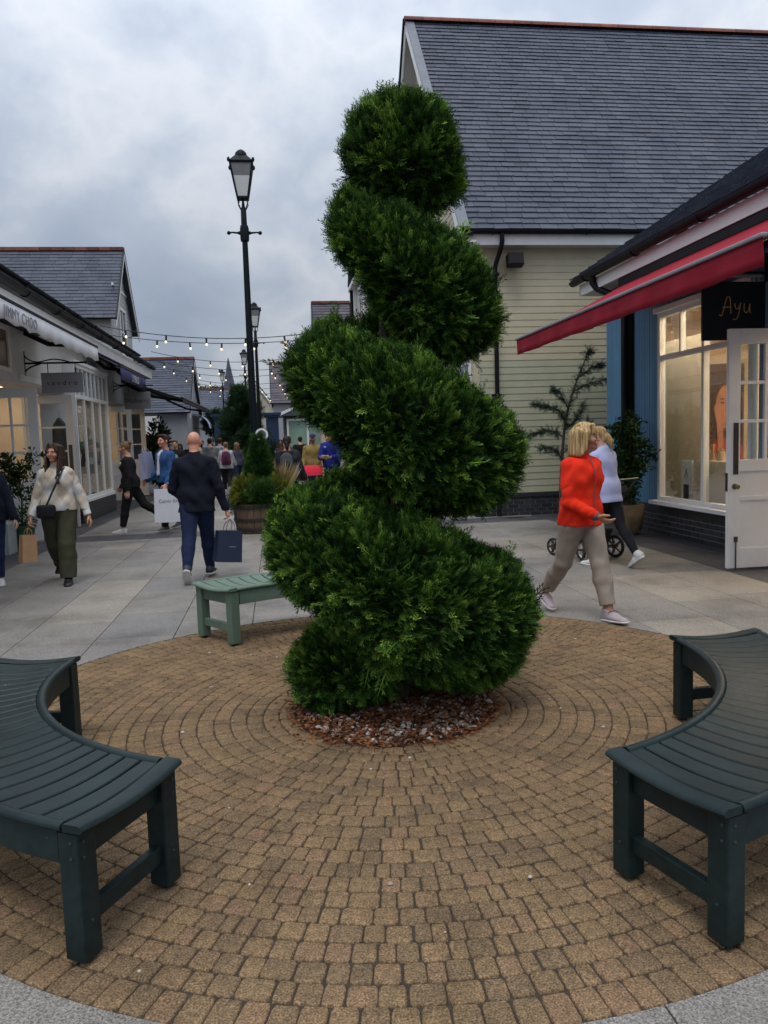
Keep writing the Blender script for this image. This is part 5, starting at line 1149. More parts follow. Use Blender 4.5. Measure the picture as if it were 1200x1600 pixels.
gr = thing('ornamental_grass', 'dry straw coloured grass standing right of the cone shrub', 'grass', (.02, 14.2, .5)); n = 70; a = rng.random(n) * 2 * PI; P = np.c_[-.02 + .1 * np.cos(a) * rng.random(n), 14.3 + .1 * np.sin(a), np.full(n, .5)]; plantobj(gr, 'blades', *scatter('grass', P, np.c_[.22 * np.cos(a), .22 * np.sin(a), np.ones(n)], (.5 + .35 * rng.random(n))), m_straw)
pine = thing('pine_tree', 'dense dark pine between the dark blue columns', 'tree', (-1.28, 33, 0))
stem_mb(pine, [(-1.28, 33, 0), (-1.25, 33, 2), (-1.3, 33, 3.9)], [.12, .08, .015], m_bark); V = []
pts = []
for k in range(70):
    z = .7 + 3.0 * (k / 70); L = (1.2 * (1 - (z - .4) / 3.75) + .12) * rs.uniform(.75, 1.1); a = rs.uniform(0, 2 * PI)
    for u in np.linspace(.15, 1, 16): pts.append((-1.28 + L * u * math.cos(a), 33 + L * u * math.sin(a), z + .35 * u * L, math.cos(a), math.sin(a)))
pts = np.array(pts); P = np.repeat(pts[:, :3], 6, 0) + rng.normal(0, .06, (len(pts) * 6, 3)); D = np.c_[np.repeat(pts[:, 3:], 6, 0), np.full(len(P), .7)] + rng.normal(0, .55, P.shape)
plantobj(pine, 'crown', *scatter('needle', P, D, .2 + .14 * rng.random(len(P))), m_pine)
for (x, y, r_, h, lab, m) in ((-1.55, 31.7, .45, 1.15, 'low dark golden shrub on the left under the pine', m_yel), (-.75, 31.8, .42, 1.0, 'low golden green shrub on the right under the pine', m_yel), (-.35, 33, .5, 1.5, 'dark evergreen shrub between the pine and the right column', m_dg)):
    t = thing('low_shrub', lab, 'shrub', (x, y, 0)); P, D = ball_pts(700, (x, y, h * .55), (r_, r_, h * .55)); plantobj(t, 'foliage', *scatter('cypress', P, D + [0, 0, .4], .16 + .1 * rng.random(len(P)), var=np.clip(rng.normal(.3, .18, len(P)), 0, 1)), m); stem_mb(t, [(x, y, 0), (x, y, h * .5)], [.03, .015], m_bark, 'stem')
rt = thing('round_tree', 'small clipped round tree by the blue striped awning', 'tree', (-3.25, 45, 0)); P, D = ball_pts(1500, (-3.25, 45, 2.7), (.75, .75, .75)); plantobj(rt, 'crown', *scatter('leaves', P, D, .2 + .1 * rng.random(len(P)), var=np.clip(rng.normal(.4, .2, len(P)), 0, 1)), m_dg); stem_mb(rt, [(-3.25, 45, 0), (-3.25, 45, 2.6)], [.06, .04], m_bark)
hw = thing('hillside_trees', 'tree covered skyline far behind the roofs on the left', 'trees'); hw['kind'] = 'stuff'
P, D = ball_pts(3000, (-15, 150, 8.3), (14, 5, 3.4)); plantobj(hw, 'foliage', *scatter('leaves', P, D, 1 + .8 * rng.random(len(P))), m_dg)
# blue spruce branches and leafy bush in the corner by the blue shop
ce = thing('weeping_cedar', 'sparse weeping cedar with drooping grey green branches against the cream wall', 'tree', (5.05, 13.55, 0))
cb = [[(5.05, 13.55, 0), (5.08, 13.52, 1.0), (5.15, 13.5, 1.75), (5.3, 13.5, 2.3), (5.52, 13.48, 2.85), (5.6, 13.45, 3.0)], [(5.1, 13.5, 1.5), (4.85, 13.45, 1.62), (4.6, 13.4, 1.6), (4.38, 13.38, 1.52)], [(5.14, 13.5, 1.75), (5.0, 13.4, 1.95), (4.72, 13.35, 2.06), (4.5, 13.3, 2.08)], [(5.3, 13.5, 2.3), (5.55, 13.4, 2.42), (5.85, 13.3, 2.5)], [(5.2, 13.5, 2.0), (5.02, 13.42, 2.28), (4.9, 13.4, 2.34)], [(5.4, 13.5, 2.55), (5.65, 13.42, 2.72), (5.78, 13.4, 2.76)], [(5.1, 13.5, 1.2), (5.35, 13.35, 1.5), (5.5, 13.3, 1.75)], [(5.07, 13.5, 1.1), (4.9, 13.4, 1.28), (4.62, 13.35, 1.3)], [(5.12, 13.5, 1.6), (5.3, 13.38, 1.8), (5.42, 13.32, 2.05)]]
q = MB(ce.location); PP = []; DD = []
for k, b_ in enumerate(cb):
    c_ = catmull(b_, 8); q.tube([tuple(p) for p in c_], list(np.linspace(.035 if k == 0 else .014, .004, len(c_))), 7)
    for i in range(2 if k else 14, len(c_) - 1):
        d = c_[i + 1] - c_[i]; d /= np.linalg.norm(d)
        for s in range(9): PP.append(c_[i] + (c_[i + 1] - c_[i]) * rs.random() + rng.normal(0, .015, 3)); DD.append(d * .7 + rng.normal(0, .6, 3) + [0, 0, -.25])
q.build('branches', m_bark, ce, smooth=True); PP = np.array(PP); plantobj(ce, 'crown', *scatter('needle', PP, np.array(DD), .07 + .06 * rng.random(len(PP))), leafmat('cedar_needles', [(0, (.012, .03, .022)), (.5, (.03, .06, .045)), (1, (.07, .11, .085))]))
bu = thing('leafy_bush', 'tall dark leafy bush in the corner beside the blue shop window', 'bush', (5.25, 11.2, 0))
q = MB(bu.location); PP = []; DD = []
for k in range(26):
    a = rs.uniform(0, 2 * PI); L = rs.uniform(.10, .30); h = rs.uniform(.9, 1.75); c_ = catmull([(5.25 + rs.uniform(-.08, .08), 11.2, .42), (5.25 + L * .4 * math.cos(a), 11.2 + L * .4 * math.sin(a), .42 + (h - .42) * .55), (5.25 + L * math.cos(a), 11.2 + L * math.sin(a), h), (5.25 + L * 1.35 * math.cos(a), 11.2 + L * 1.35 * math.sin(a), h - .04)], 8)
    q.tube([tuple(p) for p in c_], list(np.linspace(.012, .003, len(c_))), 6)
    for i in range(4, len(c_)):
        for s in range(8): PP.append(c_[i] + rng.normal(0, .05, 3)); DD.append(rng.normal(0, 1, 3) + [0, 0, -.3])
q.build('stems', m_bark, bu); PP = np.array(PP); plantobj(bu, 'foliage', *scatter('leaf', PP, np.array(DD), .055 + .05 * rng.random(len(PP)), var=np.clip(rng.normal(.35, .2, len(PP)), 0, 1)), m_dg)
pt = thing('plant_pot', 'round brown pot under the dark leafy bush', 'pot', (5.25, 11.2, 0)); q = MB(); q.lathe([(.14, 0), (.19, .05), (.235, .28), (.24, .46), (.22, .46), (.2, .40), (.01, .40)], n=26); q.build('body', M('woven_pot', (.17, .12, .07), .8, .25, 12, .6, 60), pt, smooth=True)
# bay tree and box plants by the left door
bt = thing('bay_tree', 'small bay tree with loose glossy leaves in front of the opened left door', 'tree', (-4.05, 12.95, .3))
q = MB(bt.location); q.tube([(-4.05, 12.95, .3), (-4.02, 12.93, .8), (-4.06, 12.95, 1.2)], [.018, .015, .012], 8); PP = []; DD = []
for k in range(24):
    a = rs.uniform(0, 2 * PI); L = rs.uniform(.18, .44); h = rs.uniform(.85, 1.55); c_ = catmull([(-4.05, 12.94, .75 + .4 * rs.random()), (-4.05 + L * .5 * math.cos(a), 12.94 + L * .4 * math.sin(a), h - .12), (-4.05 + L * math.cos(a), 12.94 + L * .7 * math.sin(a), h)], 8); q.tube([tuple(p) for p in c_], list(np.linspace(.008, .002, len(c_))), 5)
    for i in range(5, len(c_)):
        for s in range(3): PP.append(c_[i] + rng.normal(0, .025, 3)); DD.append(rng.normal(0, 1, 3) + [0, 0, .4])
q.build('branches', m_bark, bt); PP = np.array(PP); plantobj(bt, 'crown', *scatter('leaf', PP, np.array(DD), .06 + .045 * rng.random(len(PP)), var=np.clip(rng.normal(.42, .22, len(PP)), 0, 1)), m_dg)
bp_ = thing('low_plant', 'bright green leafy plant filling the green pot', 'plant', (-4.02, 12.92, .3)); P, D = ball_pts(420, (-4.02, 12.92, .50), (.19, .17, .22)); plantobj(bp_, 'foliage', *scatter('leaf', P, D + rng.normal(0, .5, P.shape), .05 + .03 * rng.random(len(P))), m_grn); stem_mb(bp_, [(-4.02, 12.92, .3), (-4.02, 12.92, .45)], [.012, .006], m_bark, 'stem')
gp = thing('plant_pot', 'green tapered pot under the bay tree', 'pot', (-4.03, 12.93, 0)); q = MB(); q.lathe([(.13, 0), (.17, .34), (.185, .36), (.185, .39), (.15, .39), (.14, .34), (.01, .34)], n=26); q.build('body', M('green_pot', (.02, .075, .035), .5, .12, 5), gp, smooth=True)
ab = thing('grey_planter', 'pale grey square planter box at the left door', 'planter', (-4.30, 12.55, 0)); q = MB(); q.box(-.22, .22, -.2, .2, 0, .46); q.box(-.2, .2, -.18, .18, .46, .462); q.build('box', M('grey_planter_paint', (.26, .29, .31), .5, .08), ab, bevel=.008); q = MB(); q.box(-.23, .23, -.21, .21, .44, .475); q.build('rim', M('grey_planter_rim', (.28, .31, .33), .5, .08), ab)
lt = thing('leafy_bush', 'dark bush with pale flowers by the far left shop doors', 'bush', (-4.0, 27.5, 0)); P, D = ball_pts(1500, (-4.0, 27.5, 1.35), (.38, .4, 1.15)); plantobj(lt, 'foliage', *scatter('leaf', P, D, .12 + .1 * rng.random(len(P))), m_dg); stem_mb(lt, [(-4.0, 27.5, 0), (-4.0, 27.5, 1.3)], [.03, .015], m_bark)
fw = MB(lt.location)
for k in range(60): a = rs.uniform(0, 2 * PI); fw.sphere((-4.0 + .36 * math.cos(a), 27.5 + .38 * math.sin(a), rs.uniform(.3, 1.3)), rs.uniform(.025, .05), 6)
fw.build('flowers', M('pale_flowers', (.5, .36, .28), .7, .3, 5), lt)
# ================================================================ people: bodies grown from a signed-distance field, one continuous surface each
def nets(v, org, h):
    """naive surface nets -> verts, quads"""
    s = v < 0; nx, ny, nz = v.shape
    c = np.zeros((nx - 1, ny - 1, nz - 1), np.int8)
    for i in (0, 1):
        for j in (0, 1):
            for k in (0, 1): c += s[i:nx - 1 + i, j:ny - 1 + j, k:nz - 1 + k]
    act = (c > 0) & (c < 8); I = np.argwhere(act); idx = np.full(act.shape, -1, np.int64); idx[act] = np.arange(len(I))
    ps = np.zeros((len(I), 3)); ct = np.zeros(len(I))
    cor = [(i, j, k) for i in (0, 1) for j in (0, 1) for k in (0, 1)]
    val = {q: v[I[:, 0] + q[0], I[:, 1] + q[1], I[:, 2] + q[2]] for q in cor}
    for a in cor:
        for ax in range(3):
            if a[ax]: continue
            b = list(a); b[ax] = 1; b = tuple(b); va, vb = val[a], val[b]; m = (va < 0) != (vb < 0)
            t = np.where(m, va / np.where(m, va - vb, 1), 0); p = np.tile(np.array(a, float), (len(I), 1)); p[:, ax] += t
            ps[m] += p[m]; ct[m] += 1
    V = org + (I + ps / ct[:, None]) * h; Q = []
    for ax in range(3):
        sl0 = [slice(None)] * 3; sl1 = [slice(None)] * 3; sl0[ax] = slice(0, -1); sl1[ax] = slice(1, None)
        e = s[tuple(sl0)] != s[tuple(sl1)]; o = [i for i in range(3) if i != ax]
        E = np.argwhere(e); E = E[(E[:, o[0]] > 0) & (E[:, o[1]] > 0) & (E[:, o[0]] < v.shape[o[0]] - 1) & (E[:, o[1]] < v.shape[o[1]] - 1)]
        q = []
        for d0, d1 in ((-1, -1), (0, -1), (0, 0), (-1, 0)):
            t = E.copy(); t[:, o[0]] += d0; t[:, o[1]] += d1; q.append(idx[t[:, 0], t[:, 1], t[:, 2]])
        q = np.stack(q, 1); ins = s[E[:, 0], E[:, 1], E[:, 2]]
        flip = ins if ax != 1 else ~ins
        q[~flip] = q[~flip][:, ::-1]; Q.append(q)
    return V, np.concatenate(Q)
class Body:
    """list of tapered capsules / ellipsoids; solve() -> mesh arrays"""
    def __init__(s, k=.02): s.p = []; s.k = k; s.clips = []
    def cap(s, a, b, ra, rb, fr=None, sc=(1, 1, 1), k=None, sub=False):
        s.p.append((np.array(a, float), np.array(b, float), ra, rb, np.eye(3) if fr is None else np.array(fr, float), np.array(sc, float), s.k if k is None else k, sub)); return s
    def ell(s, c, r, fr=None, k=None, sub=False): m = max(r); return s.cap(c, c, m, m, fr, [x / m for x in r], k, sub)
    def clip(s, p, n, only=None): s.clips.append((np.array(p, float), np.array(n, float) / np.linalg.norm(n), only)); return s
    def solve(s, h, fold=0, fsc=7.0, seed=0.0, vert=1.0):
        lo = np.min([np.minimum(a, b) - max(ra, rb) for a, b, ra, rb, *_ in s.p], 0) - 4 * h - fold; hi = np.max([np.maximum(a, b) + max(ra, rb) for a, b, ra, rb, *_ in s.p], 0) + 4 * h + fold
        n = np.ceil((hi - lo) / h).astype(int) + 1; v = np.full(n, .5, np.float32)
        ax = [lo[i] + h * np.arange(n[i]) for i in range(3)]
        for (a, b, ra, rb, fr, sc, k, sub) in s.p:
            pad = max(ra, rb) + k + 3.5 * h; l = np.minimum(a, b) - pad; u = np.maximum(a, b) + pad
            i0 = np.maximum(0, np.floor((l - lo) / h).astype(int)); i1 = np.minimum(n, np.ceil((u - lo) / h).astype(int) + 1)
            X, Y, Z = np.meshgrid(*[ax[i][i0[i]:i1[i]] for i in range(3)], indexing='ij'); P = np.stack([X, Y, Z], -1) - a
            q = (P @ fr.T) / sc; d = (fr @ (b - a)) / sc; L2 = d @ d
            if L2 > 1e-12: t = np.clip(q @ d / L2, 0, 1); q = q - t[..., None] * d; r = ra + (rb - ra) * t
            else: r = ra
            dist = np.sqrt((q * q).sum(-1)) - r
            # ellipsoids: rescale so that the distance is about right along the thin axes
            if sc.min() < .999: g = np.sqrt(((q / sc) ** 2).sum(-1)) / (np.sqrt((q * q).sum(-1)) + 1e-9); dist = dist / np.maximum(g, 1e-3)
            sl = tuple(slice(i0[i], i1[i]) for i in range(3)); w = v[sl]
            if sub: hh = np.clip(.5 - .5 * (w + dist) / k, 0, 1); v[sl] = w * (1 - hh) - dist * hh + k * hh * (1 - hh)
            else: hh = np.clip(.5 + .5 * (w - dist) / k, 0, 1); v[sl] = w * (1 - hh) + dist * hh - k * hh * (1 - hh)
        G = None
        if fold or s.clips:
            G = np.stack(np.meshgrid(*ax, indexing='ij'), -1)
        if fold:
            near = np.abs(v) < 3 * h + 2 * fold; p = G[near]
            x, y, z = p[:, 0] * fsc + seed, p[:, 1] * fsc - seed, p[:, 2] * fsc * vert
            f = np.sin(3.1 * z + 2.2 * np.sin(x * 1.7 + y) + seed) * .5 + np.sin(5.3 * z * .8 + 4.1 * x + 1.3 * np.sin(2.7 * y + z)) * .3 + np.sin(6.1 * y - 4.7 * z + 2 * np.sin(3.3 * x)) * .25
            v[near] += (fold * f).astype(np.float32)
        for (p, nrm, only) in s.clips:
            d = (G - p) @ nrm
            if only is not None: c, rr = only; m = ((G - np.array(c)) ** 2).sum(-1) < rr * rr; v = np.where(m, np.maximum(v, d), v)
            else: v = np.maximum(v, d)
        return nets(v.astype(np.float64), lo, h)
def sdf_obj(name, body, h, mats, parent, fold=0, fsc=7., seed=0., vert=1.0, color=None, label=None):
    V, Q = body.solve(h, fold, fsc, seed, vert); o = np_mesh(name, V, Q, mats, parent, smooth=True, label=label)
    if color is not None:
        C = color(V); a = o.data.color_attributes.new('Col', 'FLOAT_COLOR', 'POINT'); a.data.foreach_set('color', np.c_[C, np.ones(len(C))].astype(np.float32).ravel())
    return o
def skinmat():
    m, nt, b = newmat('skin'); a = N(nt, 'ShaderNodeAttribute', attribute_name='Col'); tc = N(nt, 'ShaderNodeTexCoord')
    n = N(nt, 'ShaderNodeTexNoise'); n.inputs['Scale'].default_value = 25; n.inputs['Detail'].default_value = 4; nt.links.new(tc.outputs['Object'], n.inputs[0])
    nt.links.new(mixc(nt, a.outputs['Color'], ramp(nt, n.outputs[0], [(.3, (.88, .84, .83)), (.7, (1.1, 1.08, 1.06))]), 1.0, 'MULTIPLY'), b.inputs['Base Color'])
    b.inputs['Roughness'].default_value = .48; b.inputs['Subsurface Weight'].default_value = .12; b.inputs['Subsurface Radius'].default_value = (.01, .004, .002); b.inputs['Subsurface Scale'].default_value = .5; return m
m_skin = skinmat()
def hairmat(name, a, b_, c):
    m, nt, bs = newmat(name); tc = N(nt, 'ShaderNodeTexCoord'); mp = N(nt, 'ShaderNodeMapping'); mp.inputs['Scale'].default_value = (70, 70, 4); nt.links.new(tc.outputs['Object'], mp.inputs[0])
    n = N(nt, 'ShaderNodeTexNoise'); n.inputs['Scale'].default_value = 1; n.inputs['Detail'].default_value = 4; nt.links.new(mp.outputs[0], n.inputs[0])
    nt.links.new(ramp(nt, n.outputs[0], [(.3, a), (.5, b_), (.68, c)]), bs.inputs['Base Color']); bs.inputs['Roughness'].default_value = .6; bs.inputs['Specular IOR Level'].default_value = .25
    bp = N(nt, 'ShaderNodeBump'); bp.inputs['Strength'].default_value = .7; bp.inputs['Distance'].default_value = .006; nt.links.new(n.outputs[0], bp.inputs['Height']); nt.links.new(bp.outputs[0], bs.inputs['Normal']); return m
h_blonde = hairmat('blonde_hair', (.16, .085, .03), (.40, .26, .11), (.66, .50, .28)); h_brown = hairmat('dark_brown_hair', (.012, .006, .004), (.03, .015, .009), (.065, .034, .02)); h_black = hairmat('black_hair', (.006, .005, .004), (.012, .01, .008), (.03, .025, .02)); h_dirty = hairmat('dark_blonde_hair', (.045, .025, .012), (.13, .075, .033), (.30, .19, .09)); h_grey = hairmat('grey_hair', (.12, .11, .10), (.25, .23, .2), (.42, .39, .35))
def fabric(name, col, var=.10, sc=9, bump=.3, bs=320, rough=.85, sheen=0): return M(name, col, rough, var, sc, bump, bs, spec=.2, sheen=sheen)
SKIN = {'fair': (.50, .29, .205), 'tan': (.42, .215, .135), 'pink': (.56, .265, .175), 'brown': (.22, .11, .065)}
def rotm(axis, deg):
    return np.array(Matrix.Rotation(R(deg), 3, axis))
def person(label, loc, face, Ht=1.7, skin='fair', vox=.007, pose=None, build=1.0, fem=True, hair=None, hairm=None, top=None, topm=None, trousers=None, trm=None, shoem=None, solem=None, hands=True, seated=False, detail=True, group=None, shoesz=1.0):
    """face: compass heading in degrees, 0 = +Y, positive turns towards -X. All joints in metres, x right, y forward"""
    ps = dict(lt=0, lk=0, lf=0, rt=0, rk=0, rf=0, lean=0, side=0, ls=0, la=8, le=12, li=0, rs=0, ra=8, re=12, ri=0, hy=0, hp=0, tw=0, lab=0, rab=0, ht=0); ps.update(pose or {})
    root = thing('person', label, 'person', loc, R(face), group); S = Ht; hs = Ht / 1.7
    hipw = (.050 if fem else .048) * S; shw = (.084 if fem else .106) * S
    J = {}
    def leg(sd, th, kn, ft, ab):
        hip = np.array([sd * hipw, 0, 0.0]); a = R(th); d = np.array([sd * math.sin(R(ab)), math.sin(a), -math.cos(a)]); d /= np.linalg.norm(d); knee = hip + d * .238 * S
        a2 = R(th - kn); d2 = np.array([sd * math.sin(R(ab)) * .6, math.sin(a2), -math.cos(a2)]); d2 /= np.linalg.norm(d2); ank = knee + d2 * .240 * S
        f = R(ft); fd = np.array([sd * .10, math.cos(f), -math.sin(f)]); fd /= np.linalg.norm(fd); fu = np.array([0, math.sin(f), math.cos(f)])
        return hip, knee, ank, fd, fu
    LL, RL = leg(-1, ps['lt'], ps['lk'], ps['lf'], ps['lab']), leg(1, ps['rt'], ps['rk'], ps['rf'], ps['rab'])
    def low(Lg): hip, k, a, fd, fu = Lg; return min((a + fd * .10 * S * shoesz - fu * .042 * S)[2], (a - fd * .035 * S - fu * .042 * S)[2])
    pz = (ps['pz'] if seated else -min(low(LL), low(RL))); base = np.array([0, 0, pz])
    LL = [x + base if i < 3 else x for i, x in enumerate(LL)]; RL = [x + base if i < 3 else x for i, x in enumerate(RL)]
    T = rotm('X', -ps['lean']) @ rotm('Y', ps['side']); T = np.array(Matrix.Rotation(R(ps['tw']), 3, 'Z')) @ T
    fr = T.T                                                        # rows: local right / forward / up of the torso
    pel = base + np.array([0, 0, .012 * S]); tp = lambda x, y, z: pel + T @ (np.array([x, y, z]) * S)
    neck = tp(0, -.012, .300); Hd = T @ np.array(Matrix.Rotation(R(ps['hy']), 3, 'Z')) @ rotm('X', -ps['hp']) @ rotm('Y', ps['ht'])
    headc = neck + T @ np.array([0, .012 * S, .035 * S]) + Hd @ np.array([0, .012, .062]) * S
    hp_ = lambda x, y, z: headc + Hd @ (np.array([x, y, z]) * hs)
    def arm(sd, s_, ab, el, inn):
        sh = tp(sd * shw / S, -.004, .249); A = np.array(Matrix.Rotation(R(-sd * ab), 3, 'Y')) ; d = T @ (np.array(Matrix.Rotation(R(s_), 3, 'X')) @ A @ np.array([0, 0, -1.0])); elb = sh + d * .172 * S
        a2 = s_ + el; d2 = T @ (np.array(Matrix.Rotation(R(a2), 3, 'X')) @ np.array(Matrix.Rotation(R(-sd * (ab - inn)), 3, 'Y')) @ np.array([0, 0, -1.0])); wr = elb + d2 * .150 * S
        return sh, elb, wr, d2
    LA, RA = arm(-1, ps['ls'], ps['la'], ps['le'], ps['li']), arm(1, ps['rs'], ps['ra'], ps['re'], ps['ri'])
    b = build; k = .022
    def torso(B, g, hips=True):
        if hips: B.cap(tp(-.028, -.006, .0), tp(.028, -.006, .0), .072 * S * b + g, .072 * S * b + g, fr, (1, .92, 1))
        w_ = (.068 if fem else .076) * S * b + g
        B.cap(tp(0, -.002, .04), tp(0, .0, .13), w_ * 1.12, w_, fr, (1.12, .78, 1)); B.cap(tp(-.03, .004, .205), tp(.03, .004, .205), .075 * S * b + g, .075 * S * b + g, fr, (1, .86, 1.05)); B.cap(tp(0, 0, .13), tp(0, 0, .2), w_, w_ * 1.08, fr, (1.12, .8, 1))
        B.cap(tp(-shw / S * .8, -.006, .248), tp(shw / S * .8, -.006, .248), .030 * S * b + g * .8, .030 * S * b + g * .8, fr, (1, .95, 1), k=.035); B.cap(tp(0, -.012, .258), neck, .046 * S * b + g * .6, .034 * S + g * .3, k=.03)
        [B.cap(tp(0, -.014, .285), tp(sd * shw / S * .95, -.008, .256), .028 * S * b + g * .5, .022 * S * b + g * .5, k=.03) for sd in (-1, 1)]
        if fem: [B.ell(tp(sd * .042, .038, .190), (.034 * S * b + g * .6,) * 3, k=.035) for sd in (-1, 1)]
    def armp(B, g, t=1.0, ends=(1, 1)):
        for (sh, el, wr, d2), on in ((LA, ends[0]), (RA, ends[1])):
            if on: r = (.0245 if fem else .0285) * S * (b * .5 + .5); w2 = el + (wr - el) * t; B.cap(sh, el, r * 1.12 + g, r * .88 + g, k=.02); B.cap(el, w2, r * .86 + g, r * (.86 - .28 * t) + g, k=.012)
    def legp(B, g, t=1.0, wide=0.0, knee=1.0):
        for (hip, kn, an, fd, fu) in (LL, RL):
            B.cap(hip + np.array([0, -.004, 0]), kn, .058 * S * b + g, .036 * S * b * knee + g + wide * .5, k=.02); m = kn + (an - kn) * .33; e = kn + (an - kn) * t
            B.cap(kn, m - np.array([0, .004, 0]), .035 * S * b * knee + g + wide * .5, .034 * S * b + g + wide * .8, k=.015); B.cap(m - np.array([0, .004, 0]), e, .034 * S * b + g + wide * .8, (.034 - .012 * (t - .33) / .67) * S + g + wide, k=.015)
    # ---- the body
    B = Body(k); torso(B, 0); armp(B, 0); legp(B, 0)
    B.cap(neck - (T @ np.array([0, 0, .02])) * S, hp_(0, -.02, -.05), .032 * S, .033 * S, k=.02)
    B.ell(hp_(0, -.012, .022), (.073 * hs, .093 * hs, .088 * hs), Hd.T, k=.01); B.cap(hp_(0, .026, -.01), hp_(0, .046, -.072), .060 * hs, .036 * hs, Hd.T, (.98, .9, 1), k=.02)
    if detail:
        for sd in (-1, 1):
            B.ell(hp_(sd * .035, .064, -.03), (.026 * hs,) * 3, k=.02); B.ell(hp_(sd * .028, .082, .024), (.024 * hs, .011 * hs, .008 * hs), Hd.T, k=.012); B.ell(hp_(sd * .075, -.004, -.008), (.010 * hs, .020 * hs, .031 * hs), Hd.T, k=.006)
            B.ell(hp_(sd * .031, .096, .006), (.017 * hs, .011 * hs, .010 * hs), Hd.T, k=.012, sub=True); B.ell(hp_(sd * .031, .074, .006), (.0135 * hs,) * 3, k=.004); B.ell(hp_(sd * .010, .100, -.030), (.0085 * hs,) * 3, k=.006)
        B.cap(hp_(0, .088, .012), hp_(0, .110, -.024), .008 * hs, .0115 * hs, k=.01); B.cap(hp_(-.017, .090, -.054), hp_(.017, .090, -.054), .0075 * hs, .0075 * hs, k=.008); B.cap(hp_(-.013, .089, -.063), hp_(.013, .089, -.063), .008 * hs, .008 * hs, k=.008); B.ell(hp_(0, .078, -.088), (.020 * hs, .016 * hs, .016 * hs), Hd.T, k=.015)
    else:
        B.cap(hp_(0, .088, .010), hp_(0, .106, -.022), .010 * hs, .013 * hs, k=.01); [B.ell(hp_(sd * .075, -.004, -.008), (.011 * hs, .020 * hs, .031 * hs), Hd.T, k=.006) for sd in (-1, 1)]
    curl = ps.get('curl', (35, 35))
    for ai, ((sh, el, wr, d2), sd) in enumerate(((LA, -1), (RA, 1))):
        if not hands: B.ell(wr + d2 * .04 * S, (.028 * S,) * 3); continue
        fwd = T @ np.array([0, 1.0, 0]); pn = np.cross(d2, fwd); pn /= np.linalg.norm(pn); side_ = np.cross(pn, d2); side_ /= np.linalg.norm(side_); inw = -sd * (pn if pn @ (T @ np.array([1.0, 0, 0])) > 0 else -pn)   # palm faces the thigh
        hf = np.stack([d2, side_, np.cross(d2, side_)]); hl = .105 * S
        B.cap(wr, wr + d2 * hl * .12, .0165 * S, .0165 * S, hf, (1, 1, .8), k=.008); B.cap(wr + d2 * hl * .14, wr + d2 * hl * .40, .020 * S, .0245 * S, hf, (1, 1, .48), k=.008)
        for fi, (off_, ln) in enumerate(((.0165, .40), (.0055, .45), (-.0055, .42), (-.016, .33))):
            p = wr + d2 * hl * .46 + side_ * off_ * S * 1.08; dd = d2.copy(); c = R(curl[ai] + fi * 5)
            for seg, (fl, r0, r1) in enumerate(((.44, .0062, .0056), (.31, .0056, .005), (.25, .005, .0042))):
                ang = c * (.5 if seg == 0 else .75); dd = dd * math.cos(ang) + np.cross(np.cross(dd, inw), dd) * math.sin(ang) if np.linalg.norm(np.cross(dd, inw)) > 1e-3 else dd; dd /= np.linalg.norm(dd); q2 = p + dd * hl * ln * fl; B.cap(p, q2, r0 * S, r1 * S, k=.004); p = q2
        p = wr + d2 * hl * .16 + side_ * .016 * S; t1 = p + (d2 * .62 + side_ * .62 + inw * .35) * hl * .24; t2 = t1 + (d2 * .9 + side_ * .16 + inw * .4) * hl * .24; B.cap(p, t1, .0085 * S, .0072 * S, k=.008); B.cap(t1, t2, .007 * S, .0052 * S, k=.005)
    for (hip, kn, an, fd, fu) in (LL, RL): B.cap(an - fd * .01 * S - fu * .014 * S, an + fd * .080 * S * shoesz - fu * .031 * S, .019 * S, .011 * S, k=.012)
    sc_ = np.array(SKIN[skin]); 
    def col(V):
        C = np.tile(sc_, (len(V), 1)); q = (V - headc) @ Hd / hs
        face_ = (q[:, 1] > .03) & (np.abs(q[:, 2]) < .12)
        ck = np.exp(-(((np.abs(q[:, 0]) - .038) / .02) ** 2 + ((q[:, 2] + .028) / .02) ** 2)) * (q[:, 1] > .04); C *= 1 + ck[:, None] * np.array([.12, -.10, -.08])
        lips = (np.abs(q[:, 0]) < .023 - .012 * np.abs((q[:, 2] + .059) / .012)) & (np.abs(q[:, 2] + .0585) < .0115) & (q[:, 1] > .075); C[lips] = np.array([.36, .10, .09]) if fem else np.array([.36, .15, .12])
        for sd in (-1, 1):
            e = np.sqrt(((q[:, 0] - sd * .031) / 1.25) ** 2 + ((q[:, 2] - .0065) / .62) ** 2); m = (e < .0105) & (q[:, 1] > .07); C[m] = sc_ * .35 + np.array([.20, .19, .18]); m2 = (np.hypot(q[:, 0] - sd * .031, q[:, 2] - .0065) < .0052) & (q[:, 1] > .07); C[m2] = (.09, .06, .045)
            lid = (e >= .0105) & (e < .0145) & (q[:, 1] > .06); C[lid] *= .9
            bw = (np.abs(q[:, 2] - .029 + .35 * np.abs(np.abs(q[:, 0]) - .03)) < .0030) & (np.abs(np.abs(q[:, 0]) - .031) < .017) & (q[:, 1] > .05); C[bw] = C[bw] * .55
        if ps.get('beard'): m = (q[:, 2] < -.035) & (q[:, 2] > -.13) & (q[:, 1] > .015) & ~lips; C[m] = C[m] * np.array(ps['beard'])
        return C
    sdf_obj('body', B, vox, m_skin, root, color=col)
    # ---- clothes
    tz = top or {}
